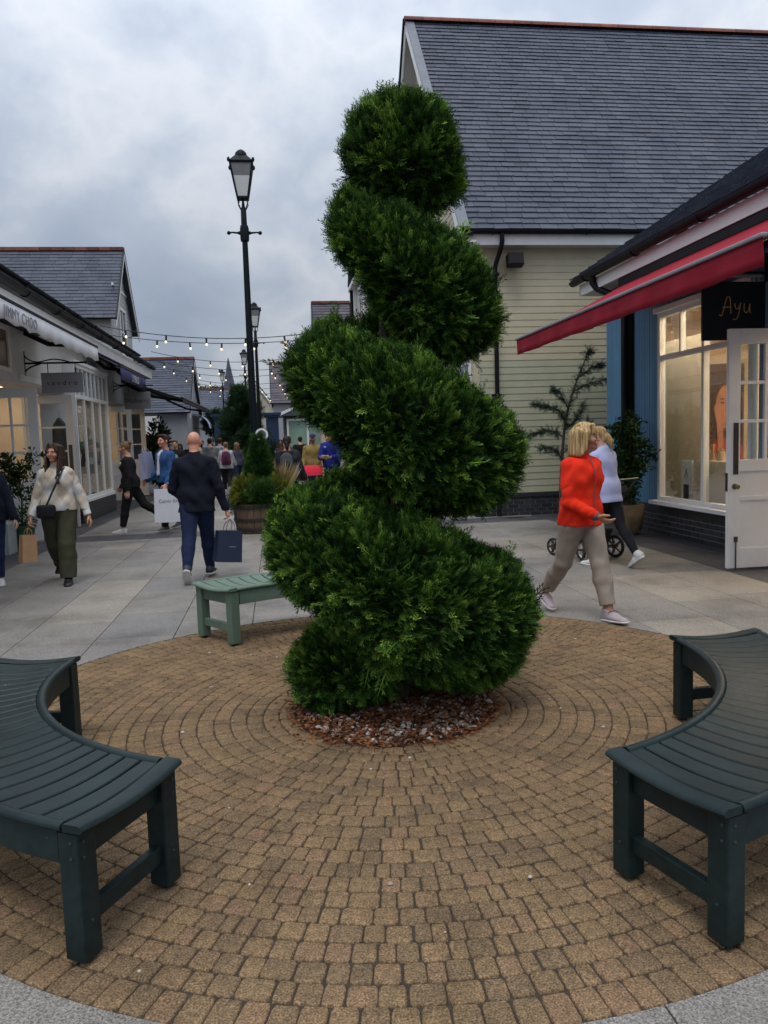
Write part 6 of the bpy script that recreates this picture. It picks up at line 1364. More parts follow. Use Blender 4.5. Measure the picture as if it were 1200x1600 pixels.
    if topm is not None:
        g = tz.get('g', .012); Bt = Body(k); torso(Bt, g); Bt.cap(tp(0, .0, .0), tp(0, .004, .2), .066 * S * b + g, .068 * S * b + g, fr, (1.3, .88, 1), k=.03); hg = tz.get('flare', .006); Bt.cap(tp(-.030, -.004, .035), tp(.030, -.004, .035), .073 * S * b + g + hg, .073 * S * b + g + hg, fr, (1, .95, 1)); Bt.cap(tp(-.030, -.004, hem0 := tz.get('hem', .0) + .01), tp(.030, -.004, hem0), .072 * S * b + g + hg, .072 * S * b + g + hg, fr, (1, .95, 1)); armp(Bt, g * tz.get('slv', .9), tz.get('arm', .96))
        if tz.get('hood'): Bt.cap(tp(-.035, -.058, .272), tp(.035, -.058, .272), .036 * S, .036 * S, k=.02); Bt.ell(tp(0, -.066, .245), (.052 * S, .026 * S, .045 * S), fr, k=.02)
        if tz.get('collar'): Bt.cap(neck - T @ np.array([0, -.004, .012]) * S, neck + T @ np.array([0, .004, .022]) * S, .042 * S, .039 * S, k=.008)
        hem = tz.get('hem', .0)
        Bt.clip(tp(0, 0, hem), T @ np.array([0, 0, -1.0])); ncl = tz.get('neck', .305); Bt.clip(tp(0, 0, ncl), T @ np.array([0, -.25, 1.0]), (tuple(neck + T @ np.array([0, 0, .07]) * S), .1 * S))
        # the hem plane must not cut hanging sleeves: add them again after the clip
        Bs = Body(.012); armp(Bs, g * tz.get('slv', .9), tz.get('arm', .96))
        for (sh, el, wr, d2) in (LA, RA): cpt = el + (wr - el) * tz.get('arm', .96); Bs.clip(cpt, d2, (tuple(cpt), .10 * S))
        t_o = sdf_obj('top', Bt, vox, topm, root, tz.get('fold', .006), tz.get('fsc', 7.), 1.3, tz.get('vert', 1.0)); sdf_obj('sleeves', Bs, vox, tz.get('slm', topm), t_o, tz.get('fold', .006) * .8, 9., 4.1)
        if tz.get('cuff'):
            for (sh, el, wr, d2) in (LA, RA): c0 = el + (wr - el) * (tz.get('arm', .96) - .05); Bc = Body(.004); Bc.cap(c0 + d2 * .008 * S, c0 + d2 * .014 * S, .0195 * S + g * .4, .0195 * S + g * .4); sdf_obj('cuff', Bc, vox, tz['cuff'], t_o)
    if trm is not None:
        tr = trousers or {}; g = tr.get('g', .010); Bp = Body(.016); torso(Bp, g - .002); Bp.p = Bp.p[:2]; legp(Bp, g, tr.get('len', .97), tr.get('wide', 0), tr.get('knee', 1.0))
        Bp.clip(tp(0, 0, tr.get('rise', .085)), T @ np.array([0, 0, 1.0]))
        for (hip, kn, an, fd, fu) in (LL, RL): d = (an - kn) / np.linalg.norm(an - kn); e = kn + (an - kn) * tr.get('len', .97); Bp.clip(e, d, (tuple(e), .13 * S))
        p_o = sdf_obj('trousers', Bp, vox, trm, root, tr.get('fold', .005) * .8, tr.get('fsc', 9.) * 1.35, 2.2, tr.get('vert', .5))
        if tr.get('cuff'):
            for (hip, kn, an, fd, fu) in (LL, RL): d = (an - kn) / np.linalg.norm(an - kn); e = kn + (an - kn) * tr['len']; r = .022 * S + g + tr.get('wide', 0) + .004; Bc = Body(.004); Bc.cap(e - d * .035, e, r, r); Bc.clip(e, d); Bc.clip(e - d * .035, -d); sdf_obj('turn_up', Bc, vox, trm, p_o)
    if shoem is not None:
        for (hip, kn, an, fd, fu) in (LL, RL):
            sidev = np.cross(fd, fu); F = np.stack([sidev, fd, fu]); at = lambda y, z, x=0: an + fd * y * S * shoesz + fu * z * S + sidev * x * S
            Bo = Body(.012); Bo.cap(at(-.026, -.012), at(-.012, .006), .026 * S, .026 * S); Bo.cap(at(-.024, -.022), at(.03, -.019), .025 * S, .027 * S, F, (1, 1, .95)); Bo.cap(at(.03, -.021), at(.092, -.031), .0265 * S, .0215 * S, F, (1.12, 1, .72)); Bo.clip(at(0, -.037), -fu); Bo.cap(at(-.008, -.005), at(-.006, .03), .026 * S, .026 * S); Bo.clip(at(-.01, ps.get('boot', .022)), fu + fd * .25)
            so2 = sdf_obj('shoe', Bo, min(vox, .006), shoem, root)
            Bo = Body(.008); Bo.cap(at(-.024, -.035), at(.03, -.035), .027 * S, .029 * S, F, (1, 1, .42), k=.01); Bo.cap(at(.03, -.035), at(.094, -.034), .0295 * S, .024 * S, F, (1.1, 1, .38), k=.01); Bo.clip(at(0, -.0425), -fu); Bo.clip(at(0, -.030), fu); sdf_obj('sole', Bo, min(vox, .006), solem or shoem, so2)
    # ---- hair
    if hair:
        Bh = Body(.012); hv = min(vox, .008)
        Bh.ell(hp_(0, -.018, .030), (.082 * hs, .098 * hs, .091 * hs), Hd.T, k=.01)
        if hair == 'short': Bh.cap(hp_(0, -.05, -.01), hp_(0, -.055, -.06), .066 * hs, .045 * hs, Hd.T, (1, .7, 1)); Bh.cap(hp_(-.04, .055, .088), hp_(.04, .055, .092), .026 * hs, .026 * hs)
        if hair == 'bob':
            for sd in (-1, 1):
                for i, (y, zb, r0, r1) in enumerate(((.026, -.115, .018, .012), (.006, -.13, .028, .018), (-.02, -.145, .032, .022), (-.05, -.15, .034, .024), (-.075, -.15, .032, .024))): Bh.cap(hp_(sd * (.070 - .012 * (i == 4) * 2), y, .03), hp_(sd * (.082 - .02 * (i == 4)), y - .006, zb), r0 * hs, r1 * hs, k=.012)
            Bh.cap(hp_(-.02, -.085, .0), hp_(-.02, -.098, -.15), .05 * hs, .034 * hs, k=.02); Bh.cap(hp_(.02, -.085, 0), hp_(.02, -.098, -.15), .05 * hs, .034 * hs, k=.02); Bh.cap(hp_(-.05, -.11, -.13), hp_(-.075, -.135, -.185), .022 * hs, .007 * hs)
            for x in (-.052, -.034, -.016, .002, .02, .038, .054): Bh.cap(hp_(x * .8, .048, .092), hp_(x * 1.06, .096 - abs(x) * .5, .034 + .006 * math.sin(x * 90)), .018 * hs, .0075 * hs, k=.008)
        if hair == 'long':
            for sd in (-1, 1):
                for y, zb, x1, r0, r1 in ((.038, -.30, .070, .015, .012), (.018, -.36, .088, .022, .016), (-.008, -.36, .092, .025, .017), (-.04, -.32, .08, .028, .02), (-.07, -.31, .05, .032, .02)):
                    Bh.cap(hp_(sd * .060, y - .004, .07), hp_(sd * .076, y, -.07), r0 * hs, r0 * .95 * hs, k=.012); Bh.cap(hp_(sd * .076, y, -.07), hp_(sd * x1, y + (.078 if y > -.02 else .015), zb), r0 * .95 * hs, r1 * hs, k=.012)
            Bh.cap(hp_(-.03, .04, .10), hp_(-.062, .068, .02), .022 * hs, .013 * hs); Bh.cap(hp_(.03, .04, .10), hp_(.062, .068, .02), .022 * hs, .013 * hs)
        if hair in ('bun', 'pony'):
            Bh.cap(hp_(0, -.06, .0), hp_(0, -.06, -.05), .066 * hs, .05 * hs, Hd.T, (1, .8, 1))
            if hair == 'bun': Bh.ell(hp_(0, -.105, .085), (.045 * hs, .04 * hs, .042 * hs), k=.008); Bh.ell(hp_(.02, -.115, .11), (.026 * hs,) * 3, k=.006); Bh.ell(hp_(-.02, -.13, .07), (.026 * hs,) * 3, k=.006)
            else: Bh.ell(hp_(0, -.115, -.028), (.034 * hs, .03 * hs, .036 * hs), k=.008); Bh.cap(hp_(0, -.12, -.03), hp_(.01, -.14, -.10), .036 * hs, .034 * hs, k=.01); Bh.cap(hp_(.01, -.14, -.10), hp_(.022, -.135, -.19), .034 * hs, .010 * hs, k=.01)
        fz = {'bob': .046, 'long': .062}.get(hair, .055)
        # keep the face clear: cut an oval in front of the eyes
        if hair in ('bob', 'long'): Bh.ell(hp_(0, .115, -.045 if hair == 'bob' else -.02), (.058 * hs, .075 * hs, .088 * hs if hair == 'bob' else .095 * hs), Hd.T, k=.006, sub=True)
        else: Bh.ell(hp_(0, .118, -.035), (.105 * hs, .108 * hs, .100 * hs), Hd.T, k=.006, sub=True); Bh.ell(hp_(0, .03, -.10), (.1 * hs, .07 * hs, .075 * hs), Hd.T, k=.006, sub=True)
        sdf_obj('hair', Bh, hv, hairm, root, .0055 if hair in ('bob', 'long') else .003, 26., .7, .18)
    return root, dict(tp=tp, LA=LA, RA=RA, LL=LL, RL=RL, headc=headc, Hd=Hd, T=T, neck=neck, hp=hp_, S=S, fr=fr)
def world_of(root, p): return Matrix.Translation(root.location) @ Matrix.Rotation(root.rotation_euler.z, 4, 'Z') @ Vector([float(x) for x in p])
def to_local(root, p): return (Matrix.Translation(root.location) @ Matrix.Rotation(root.rotation_euler.z, 4, 'Z')).inverted() @ Vector(p)
m_jogger = fabric('black_jersey', (.012, .012, .014)); m_leg = fabric('black_leggings', (.010, .011, .015), rough=.7); m_denim = fabric('indigo_denim', (.011, .020, .056), .25, 12, .4); m_ddenim = fabric('dark_denim', (.012, .02, .05), .25, 12, .4)
m_wshoe = M('white_trainer', (.55, .55, .54), .5, .06, 8); m_bshoe = M('black_shoe', (.012, .012, .013), .4, .1); m_wsole = M('white_sole', (.6, .6, .58), .6, .05)
# 1 -- woman in the orange fleece
m_orange = fabric('orange_red_fleece', (.78, .032, .011), .08, 8, .5, 260, .95)

w1, k1 = person('woman in a bright orange red zipped fleece walking past the tree', (2.52, 6.27, 0), -164, 1.70, 'tan', .006, dict(rt=-20, rk=22, rf=24, lt=20, lk=4, lf=-4, lean=2, tw=6, rs=10, ra=9, re=50, ri=40, ls=-14, la=7, le=14, hy=42, hp=3, curl=(38, 34)), 1.0, True, 'bob', h_blonde, dict(g=.020, fold=.010, fsc=8.5, hem=-.040, collar=True, slv=.85, neck=.33, arm=.93, cuff=M('fleece_trim', (.12, .09, .10), .7, .1)), m_orange,
    dict(g=.013, len=.84, fold=.007, fsc=10, cuff=True, wide=.008), fabric('stone_chinos', (.30, .25, .21), .08, 7, .25, 300), M('mauve_trainer', (.36, .30, .33), .6, .12, 14, .3, 200), M('white_pink_sole', (.6, .55, .55), .6, .06))
def strip_on(root, kk, pts, r, m, nm, offs=0.0):
    q = MB(); q.tube(catmull([tuple(kk['tp'](x, y, z)) for x, y, z in pts], 5), r, 6); return q.build(nm, m, root, smooth=True)
strip_on(w1, k1, [(0, .052, .30), (0, .074, .26), (0, .094, .20), (0, .088, .13), (0, .087, .06), (0, .091, .0), (0, .090, -.035)], .0042, M('zip_grey', (.10, .07, .075), .5, .1), 'zip')
for (hip, kn, an, fd, fu), sh_ in zip((k1['LL'], k1['RL']), [c for c in w1.children if c.name.startswith('shoe')]):
    sv = np.cross(fd, fu); q = MB()
    for i in range(5):
        y = .022 + i * .009; z = .004 - i * .0048; c = an + fd * y * 1.7 + fu * z * 1.7; s2 = .020 - i * .001
        q.tube([tuple(c - sv * s2 * 1.2 - fu * .012), tuple(c + fu * .006), tuple(c + sv * s2 * 1.2 - fu * .012)], .0038, 6)
    for sx in (-1, 1): c = an + fd * .035 + fu * .012; q.tube([tuple(c), tuple(c + sv * sx * .03 + fu * .012), tuple(c + sv * sx * .055 - fu * .012)], .003, 5)
    q.build('laces', M('dark_laces', (.10, .08, .09), .8, .1), sh_, smooth=True)
# 2 -- woman with the pram
w2, k2 = person('woman with a blonde ponytail in a lilac white top pushing a pram', (3.77, 8.62, 0), 24, 1.66, 'fair', .007, dict(rt=-22, rk=14, rf=34, lt=15, lk=14, lf=0, lean=7, ls=38, la=4, le=34, li=6, rs=30, ra=10, re=36, ri=8, hp=8, hy=18), 1.0, True, 'pony', h_blonde, dict(g=.020, fold=.006, fsc=6, hem=-.075, flare=.004, slv=.8, neck=.335), fabric('lilac_white_jersey', (.42, .46, .70), .06, 6, .3, 300), dict(g=.004, len=.93, fold=.002, knee=.95), m_leg, m_wshoe, m_wsole)
pr = thing('pram', 'black three wheeled pram pushed by the woman in lilac white', 'pram', (3.88, 9.05, 0), R(26))
m_rim = M('pram_spokes', (.03, .03, .033), .4, .1); q0 = []
def wheel(x, y, r, w):
    q = MB(); q.tube([(x, y + math.cos(t) * (r - w * .42), r + math.sin(t) * (r - w * .42)) for t in np.linspace(0, 2 * PI, 37)], w * .42, 10, False); wh = q.build('wheel', m_rub, pr, smooth=True)
    q = MB()
    for k in range(5): a = k * 2 * PI / 5; q.bar((x, y, r), (x, y + math.cos(a) * (r - .02), r + math.sin(a) * (r - .02)), .022, .03, (1, 0, 0))
    q.lathe([(.035, -w * .6), (.035, w * .6)], n=14); n_ = 28; q.v[-n_:] = [(x + v[2], y + v[0], r + v[1]) for v in q.v[-n_:]]; q.build('hub', m_rim, wh)
    q = MB(); q.tube([(x, y + math.cos(t) * (r - w * .9), r + math.sin(t) * (r - w * .9)) for t in np.linspace(0, 2 * PI, 37)], w * .2, 8, False); q.build('rim', m_grey_al, wh)
for sx in (-1, 1): wheel(sx * .27, 0, .145, .045)
wheel(-.12, .66, .115, .04); wheel(.12, .66, .115, .04)
q = MB()
for sx in (-1, 1): q.tube([(sx * .24, 0, .16), (sx * .23, .3, .42), (sx * .23, -.18, .78), (sx * .2, -.4, 1.0)], .014, 8); q.tube([(sx * .23, .3, .42), (sx * .13, .64, .14)], .014, 8)
q.tube([(-.27, 0, .145), (.27, 0, .145)], .012, 8); q.tube([(-.2, -.4, 1.0), (.2, -.4, 1.0)], .017, 10); q.build('frame', m_rim, pr, smooth=True)
q = MB(); q.prism([(-.21, -.12, .50), (-.21, .42, .46), (-.21, .46, .56), (-.21, .12, .62), (-.21, -.16, .98), (-.21, -.22, .94)], (.42, 0, 0)); q.build('seat', m_jogger, pr, bevel=.02)
q = MB(); pts = [(.34 * math.cos(t) + .02, .34 * math.sin(t) + .66) for t in np.linspace(.5, 2.6, 9)]; q.add([(x, y, z) for y, z in pts for x in (-.23, .23)], [(2 * i, 2 * i + 1, 2 * i + 3, 2 * i + 2) for i in range(8)] + [tuple(2 * i for i in range(9)), tuple(2 * i + 1 for i in range(9))]); q.build('hood', m_jogger, pr)
q = MB(); q.prism([(-.19, .02, .2), (-.19, .44, .22), (-.19, .42, .36), (-.19, -.06, .38)], (.38, 0, 0)); q.build('basket', fabric('basket_cloth', (.03, .027, .025)), pr, bevel=.02)
# 3 -- bald man with the navy bag
m_nknit = fabric('navy_knit', (.0055, .007, .016), .12, 8, .4, 260)
w3, k3 = person('bald man in a dark navy jumper and jeans walking away with a navy paper bag', (-.95, 9.25, 0), -4, 1.73, 'pink', .007, dict(lt=-21, lk=12, lf=46, rt=17, rk=6, rf=0, lean=2, ls=6, la=17, le=62, li=24, rs=-4, ra=15, re=14, hp=6, hy=2, curl=(40, 62)), 1.10, False, None, None, dict(g=.016, fold=.010, fsc=7.5, hem=-.075, collar=True, slv=.95, neck=.335), m_nknit, dict(g=.010, len=.985, fold=.006, fsc=9, knee=1.0, wide=.004), m_denim, M('navy_trainer', (.02, .026, .045), .6, .1), m_wsole)
def paper_bag(label, root, kk, hand, w, h, d, m, yaw=0, tilt=0, text=None, tm=None, tsz=.05, handle=.12, hm=None, hang=None, txy=(0, 0)):
    wr, d2 = kk[hand][2], kk[hand][3]; g = world_of(root, wr + d2 * .085 * kk['S']) if hang is None else Vector(hang)
    t = thing('shopping_bag', label, 'shopping bag', tuple(g)); t.rotation_euler = (0, R(tilt), R(yaw)); z1 = -handle; z0 = z1 - h
    q = MB(); cx = w * .47
    vs = [(sx * w / 2, sy * d / 2, z0) for sx, sy in ((-1, -1), (1, -1), (1, 1), (-1, 1))] + [(sx * cx, sy * d * .34, z1) for sx, sy in ((-1, -1), (1, -1), (1, 1), (-1, 1))] + [(-w * .44, 0, z0 + h * .5), (w * .44, 0, z0 + h * .5)]
    q.add(vs, [(3, 2, 1, 0), (0, 1, 5, 4), (2, 3, 7, 6), (1, 2, 9), (2, 6, 9), (6, 5, 9), (5, 1, 9), (3, 0, 8), (0, 4, 8), (4, 7, 8), (7, 3, 8)])
    bd = q.build('body', m, t); so_ = bd.modifiers.new('thick', 'SOLIDIFY'); so_.thickness = .002
    for sy in (-1, 1): q = MB(); q.tube(catmull([(-w * .17, sy * d * .34, z1 - .03), (-w * .15, sy * d * .3, z1 + handle * .5), (-.01, sy * .012, 0), (.01, sy * .012, 0), (w * .15, sy * d * .3, z1 + handle * .5), (w * .17, sy * d * .34, z1 - .03)], 5), .0035, 6); q.build('handle', hm or m, t)
    if text:
        yy = -d / 2 + (d / 2 - d * .34) * (txy[1] + h / 2) / h - .004
        text_mesh(text, tsz, tm, 'lettering', t, frame((txy[0], yy, z0 + h / 2 + txy[1]), (1, 0, 0), (0, d * .16, h)), .0006)
    return t
m_pnb = M('navy_paper', (.008, .017, .05), .5, .08, 6); m_pw = M('white_paper', (.60, .61, .66), .55, .04, 6); m_pk = M('kraft_paper', (.36, .21, .105), .7, .1, 9)
paper_bag('dark navy paper shopping bag in the bald man s right hand', w3, k3, 'RA', .31, .36, .15, m_pnb, 24, 7, 'T O M M Y', M('silver_print', (.42, .43, .46), .5, .05), .020, .13, m_pnb, txy=(.03, .0))
# 4 -- woman in the cream sweater
def sweater_mat():
    m, nt, b = newmat('cream_argyle_knit'); tc = N(nt, 'ShaderNodeTexCoord'); sp_ = N(nt, 'ShaderNodeSeparateXYZ'); nt.links.new(tc.outputs['Object'], sp_.inputs[0])
    def ma(op, a, b_): n = N(nt, 'ShaderNodeMath', operation=op); [nt.links.new(v, n.inputs[i]) if not isinstance(v, (int, float)) else setattr(n.inputs[i], 'default_value', v) for i, v in enumerate((a, b_))]; return n.outputs[0]
    u = ma('MULTIPLY', sp_.outputs[0], 3.6); v = ma('MULTIPLY', sp_.outputs[2], 2.3)
    a = ma('FRACT', ma('ADD', u, v), 0); c = ma('FRACT', ma('SUBTRACT', u, v), 0); g1 = ma('GREATER_THAN', a, .5); g2 = ma('GREATER_THAN', c, .5); d = ma('ADD', g1, g2)
    col = ramp(nt, ma('MULTIPLY', d, .5), [(0, (.42, .35, .275)), (.5, (.52, .46, .385)), (1, (.56, .56, .545))]); nt.links.new(col, b.inputs['Base Color']); b.inputs['Roughness'].default_value = .9
    n = N(nt, 'ShaderNodeTexNoise'); n.inputs['Scale'].default_value = 180; nt.links.new(tc.outputs['Object'], n.inputs[0]); bp = N(nt, 'ShaderNodeBump'); bp.inputs['Strength'].default_value = .5; bp.inputs['Distance'].default_value = .006; nt.links.new(n.outputs[0], bp.inputs['Height']); nt.links.new(bp.outputs[0], b.inputs['Normal']); return m
m_olive = fabric('olive_cargo_cotton', (.050, .050, .030), .12, 7, .35, 280)
w4, k4 = person('long haired woman in a cream diamond patterned jumper and olive cargo trousers', (-2.57, 9.55, 0), -176, 1.66, 'tan', .0065, dict(lt=13, lk=6, lf=0, rt=-13, rk=34, rf=18, lean=-1, ls=-8, la=22, le=14, li=4, rs=8, ra=17, re=22, ri=6, hy=-16, hp=-2, boot=.06, curl=(30, 62)), 1.04, True, 'long', h_brown, dict(g=.017, fold=.010, fsc=7, hem=-.005, flare=.012, collar=True, slv=1.2, arm=.97, neck=.33), sweater_mat(), dict(g=.020, len=.98, fold=.010, fsc=7, wide=.030, rise=.06), m_olive, m_bshoe, M('black_sole', (.014, .014, .015), .6, .1))
cb_ = thing('crossbody_bag', 'black crossbody bag on a strap over the cream jumper', 'bag', tuple(world_of(w4, k4['tp'](.06, .105, .0))), R(-176))
q = MB(); q.box(-.105, .105, -.03, .035, -.085, .07); q.build('body', fabric('black_nylon', (.010, .010, .012), rough=.6), cb_, bevel=.03, seg=4, smooth=True)
q = MB(); o0 = k4['tp'](.06, .105, .0); q.tube([tuple(k4['tp'](x, y, z) - o0) for x, y, z in catmull([(-.060, -.015, .298), (-.058, .035, .287), (-.045, .078, .25), (-.02, .112, .19), (.01, .112, .13), (.035, .105, .08), (.06, .105, .03)], 5)], .0115, 6); q.build('strap', m_bshoe, cb_)
for sd in (-1, 1):
    hip, kn, an, fd, fu = k4['LL'] if sd < 0 else k4['RL']; c = hip * .28 + kn * .72; q = MB(); q.box(-.018, .018, -.055, .055, -.075, .075); q.v = [(v[0] + c[0] + sd * .082, v[1] + c[1] + .01, v[2] + c[2]) for v in q.v]; q.build('cargo_pocket', m_olive, w4, bevel=.012)
paper_bag('brown kraft paper bag in the hand of the woman in the cream jumper', w4, k4, 'RA', .17, .31, .12, m_pk, 40, 4, handle=.07, hm=m_pk)
# 5 -- person cut by the left edge
w5, k5 = person('person in a navy jumper and blue jeans cut off by the left picture edge', (-3.42, 9.75, 0), -165, 1.62, 'fair', .008, dict(lt=12, lk=4, rt=-14, rk=18, rf=14, ls=4, la=16, le=16, rs=-4, curl=(34, 34)), 1.06, True, 'long', h_brown, dict(g=.024, fold=.006, hem=-.06, flare=.02, arm=.92, slv=1.2), fabric('dark_navy_knit', (.008, .011, .022)), dict(g=.010, len=.95, fold=.005), m_denim, m_wshoe, m_wsole)
sh, el, wr, d2 = k5['LA']; q = MB(); a = np.array(wr) - d2 * .005; q.tube([tuple(a), tuple(a + d2 * .022)], .034, 16); q.build('watch', M('steel_watch', (.5, .48, .45), .3, .1, metal=.7), w5)
# 6, 7 -- couple by the bay window
w6, k6 = person('woman with a hair bun in black walking to the left past the shop doors', (-2.68, 14.75, 0), 86, 1.70, 'fair', .009, dict(lt=14, lk=4, lf=0, rt=-30, rk=26, rf=30, lean=4, ls=-8, la=8, le=20, rs=10, ra=8, re=34, hp=2), 1.0, True, 'bun', h_dirty, dict(g=.026, fold=.006, hem=-.03, flare=.012, slv=1.2), fabric('black_sweatshirt', (.011, .011, .013)), dict(g=.012, len=.86, fold=.006, wide=.006), m_jogger, m_wshoe, m_wsole)
q = Body(.01); q.cap(k6['tp'](-.085, .045, .235), k6['tp'](-.05, .075, .20), .034, .036); sdf_obj('pale_patch', q, .008, fabric('lemon_patch', (.50, .48, .36)), w6)
m_dshirt = fabric('blue_denim_shirt', (.026, .075, .20), .25, 9, .4); m_wtee = fabric('white_tee', (.52, .52, .56))
w7, k7 = person('man in a blue denim overshirt carrying a large white paper bag', (-2.06, 14.9, 0), 128, 1.80, 'pink', .009, dict(lt=12, lk=6, rt=-12, rk=16, rf=14, ls=8, la=10, le=24, rs=4, ra=10, re=50, hy=14, curl=(62, 50)), 1.0, False, 'short', h_brown, dict(g=.020, fold=.008, hem=-.03, flare=.016, slv=1.1, collar=True), m_dshirt, dict(g=.012, len=.98, fold=.006, wide=.008), m_jogger, M('grey_trainer', (.10, .10, .11), .6, .2), m_wsole)
q = Body(.01); q.cap(k7['tp'](0, .070, .255), k7['tp'](0, .088, .06), .030, .034, k7['fr'], (1.1, .8, 1)); q.cap(k7['tp'](0, .03, .29), k7['tp'](0, .068, .25), .042, .034); sdf_obj('tee', q, .009, m_wtee, w7)
paper_bag('large white paper carrier bag held before the man in denim', w7, k7, 'LA', .52, .60, .17, m_pw, 4, 0, 'Calvin Klein', M('grey_print_fine', (.15, .15, .17), .6, .05), .088, .10, m_pw, hang=(-1.97, 14.42, .90), txy=(.04, .08))
paper_bag('pale lilac carrier bag between the couple by the white doors', w7, k7, 'RA', .34, .46, .14, M('lilac_paper', (.36, .37, .52), .55, .05, 6), 70, -8, handle=.10, hang=(-2.43, 14.95, 1.55))
# 8 -- walker with the purple rucksack
def rucksack(label, root, kk, m, m2, w=.16, h=.2, y=-.105):
    c = kk['tp'](0, y, .165); t = thing('rucksack', label, 'rucksack', tuple(world_of(root, c)), root.rotation_euler.z)
    b = Body(.03); b.cap((0, -.02, -h * .55), (0, .0, h * .35), w * .95, w * .78, np.eye(3), (1, .62, 1)); b.clip((0, 0, -h * 1.15), (0, 0, -1)); sdf_obj('body', b, .011, m, t, .003)
    b = Body(.02); b.cap((0, -.085, -h * .5), (0, -.075, -h * .1), w * .55, w * .5, np.eye(3), (1, .5, 1)); sdf_obj('pocket', b, .011, m2, t)
    for sx in (-1, 1): q = MB(); q.tube(catmull([(sx * .06, .03, h * .75), (sx * .085, .085, h * 1.0), (sx * .10, .17, h * .95), (sx * .105, .22, h * .5), (sx * .11, .18, 0), (sx * .12, .08, -h * .55)], 5), .019, 6); q.build('strap', m2, t, smooth=True)
    return t
m_ghood = fabric('pale_grey_hoodie', (.36, .37, .40))
w8, k8 = person('walker in a pale grey hoodie with a purple rucksack seen from behind', (-1.62, 25.5, 0), 2, 1.64, 'fair', .012, dict(lt=14, lk=6, rt=-16, rk=22, rf=20, ls=20, la=14, le=50, rs=16, ra=14, re=50, hp=4), 1.08, True, 'short', h_dirty, dict(g=.032, fold=.008, hem=-.05, flare=.01, hood=True, slv=1.3), m_ghood, dict(g=.012, len=.97, fold=.006, wide=.006), m_jogger, m_wshoe, m_wsole, hands=False, detail=False)
rucksack('purple rucksack on the back of the walker in pale grey', w8, k8, fabric('purple_nylon', (.095, .022, .065)), fabric('dark_purple_nylon', (.05, .012, .035)), .17, .21)
# 10 -- dark hooded walker with the grey rucksack, right of the lamp post
w10, k10 = person('person in a charcoal hooded jacket with a grey rucksack and dark ponytail', (.20, 15.25, 0), -8, 1.70, 'tan', .010, dict(lt=8, rt=-10, rk=14, rf=10, ls=8, la=16, le=26, rs=8, ra=16, re=26), 1.15, True, 'pony', h_black, dict(g=.034, fold=.008, hem=-.06, flare=.01, hood=True, slv=1.3), fabric('charcoal_jacket', (.024, .025, .032)), dict(g=.012, fold=.006), m_ddenim, m_bshoe, m_bshoe, hands=False, detail=False)
rucksack('grey rucksack on the back of the charcoal jacket', w10, k10, fabric('grey_nylon', (.065, .07, .08)), fabric('dark_grey_nylon', (.03, .032, .038)), .15, .2)
bo2 = thing('bottle', 'blue drinks bottle in the side pocket of the grey rucksack', 'bottle', tuple(world_of(w10, k10['tp'](.115, -.11, .03)))); q = MB(); q.lathe([(.034, 0), (.036, .14), (.02, .17)], n=14); q.build('body', M('blue_plastic', (.02, .13, .42), .3, .1), bo2, smooth=True); q = MB(); q.lathe([(.021, .17), (.021, .20)], n=14); q.build('cap', m_bshoe, bo2)
# 11, 12 -- two men facing us
w11, k11 = person('bearded man in a mustard jumper and blue cap facing the camera', (.96, 21.0, 0), 174, 1.76, 'fair', .010, dict(lt=6, rt=-6, rk=8, ls=6, la=10, le=30, rs=6, ra=10, re=30, beard=(.30, .26, .24)), 1.1, False, None, None, dict(g=.022, fold=.007, hem=-.03, slv=1.1), fabric('mustard_knit', (.235, .165, .055)), dict(g=.012, fold=.006), m_ddenim, m_bshoe, m_wsole, hands=False)
q = Body(.01); H_ = k11['hp']; q.ell(H_(0, -.01, .05), (.085, .10, .075), k11['Hd'].T); q.clip(H_(0, 0, .045), -k11['Hd'][:, 2]); cp = sdf_obj('cap', q, .009, fabric('navy_cap_cloth', (.025, .03, .10)), w11); q = MB(); q.add([tuple(H_(x * 1.0, .075 + y, .05 - .12 * y)) for y in (0, .085) for x in (-.07, -.03, .03, .07)] + [tuple(H_(x, .075 + y, .045 - .12 * y)) for y in (0, .085) for x in (-.07, -.03, .03, .07)], [(0, 1, 5, 4), (1, 2, 6, 5), (2, 3, 7, 6), (8, 12, 13, 9), (9, 13, 14, 10), (10, 14, 15, 11), (4, 5, 13, 12), (5, 6, 14, 13), (6, 7, 15, 14)]); q.build('peak', cp.data.materials[0], cp)
m_royal = fabric('royal_blue_jersey', (.012, .020, .165), .12, 6, .3, 280)
w12, k12 = person('man in a royal blue sports top looking down at his phone', (1.34, 19.5, 0), 158, 1.84, 'fair', .010, dict(lt=4, rt=-4, ls=24, la=8, le=66, li=34, rs=24, ra=8, re=66, ri=34, hp=24, hy=8, curl=(58, 58)), 1.08, False, 'short', h_black, dict(g=.022, fold=.007, hem=-.04, slv=1.15, collar=True), m_royal, dict(g=.014, fold=.006), fabric('royal_trackpants', (.012, .02, .13)), m_wshoe, m_wsole)
pz_ = (k12['LA'][2] + k12['RA'][2]) / 2 + (k12['LA'][3] + k12['RA'][3]) * .045; ph = thing('phone', 'phone in a lime case held by the man in royal blue', 'phone', tuple(world_of(w12, pz_)), R(158)); q = MB(); q.box(-.045, .045, -.008, .008, -.05, .09, Matrix.Rotation(R(-50), 4, 'X')); q.build('case', M('lime_case', (.35, .42, .08), .4, .1), ph, bevel=.005); q = MB(); q.box(-.038, .038, -.0095, -.008, -.04, .08, Matrix.Rotation(R(-50), 4, 'X')); q.build('screen', m_bshoe, ph)
q = MB(); c = k12['tp'](.055, .098, .235); q.tube([tuple(c + np.array(p)) for p in ((-.03, -.002, .008), (-.012, .006, -.008), (.0, .008, -.006), (.045, .0, .018))], [.003, .008, .006, .002], 6); q.build('tick_emblem', m_white, w12)
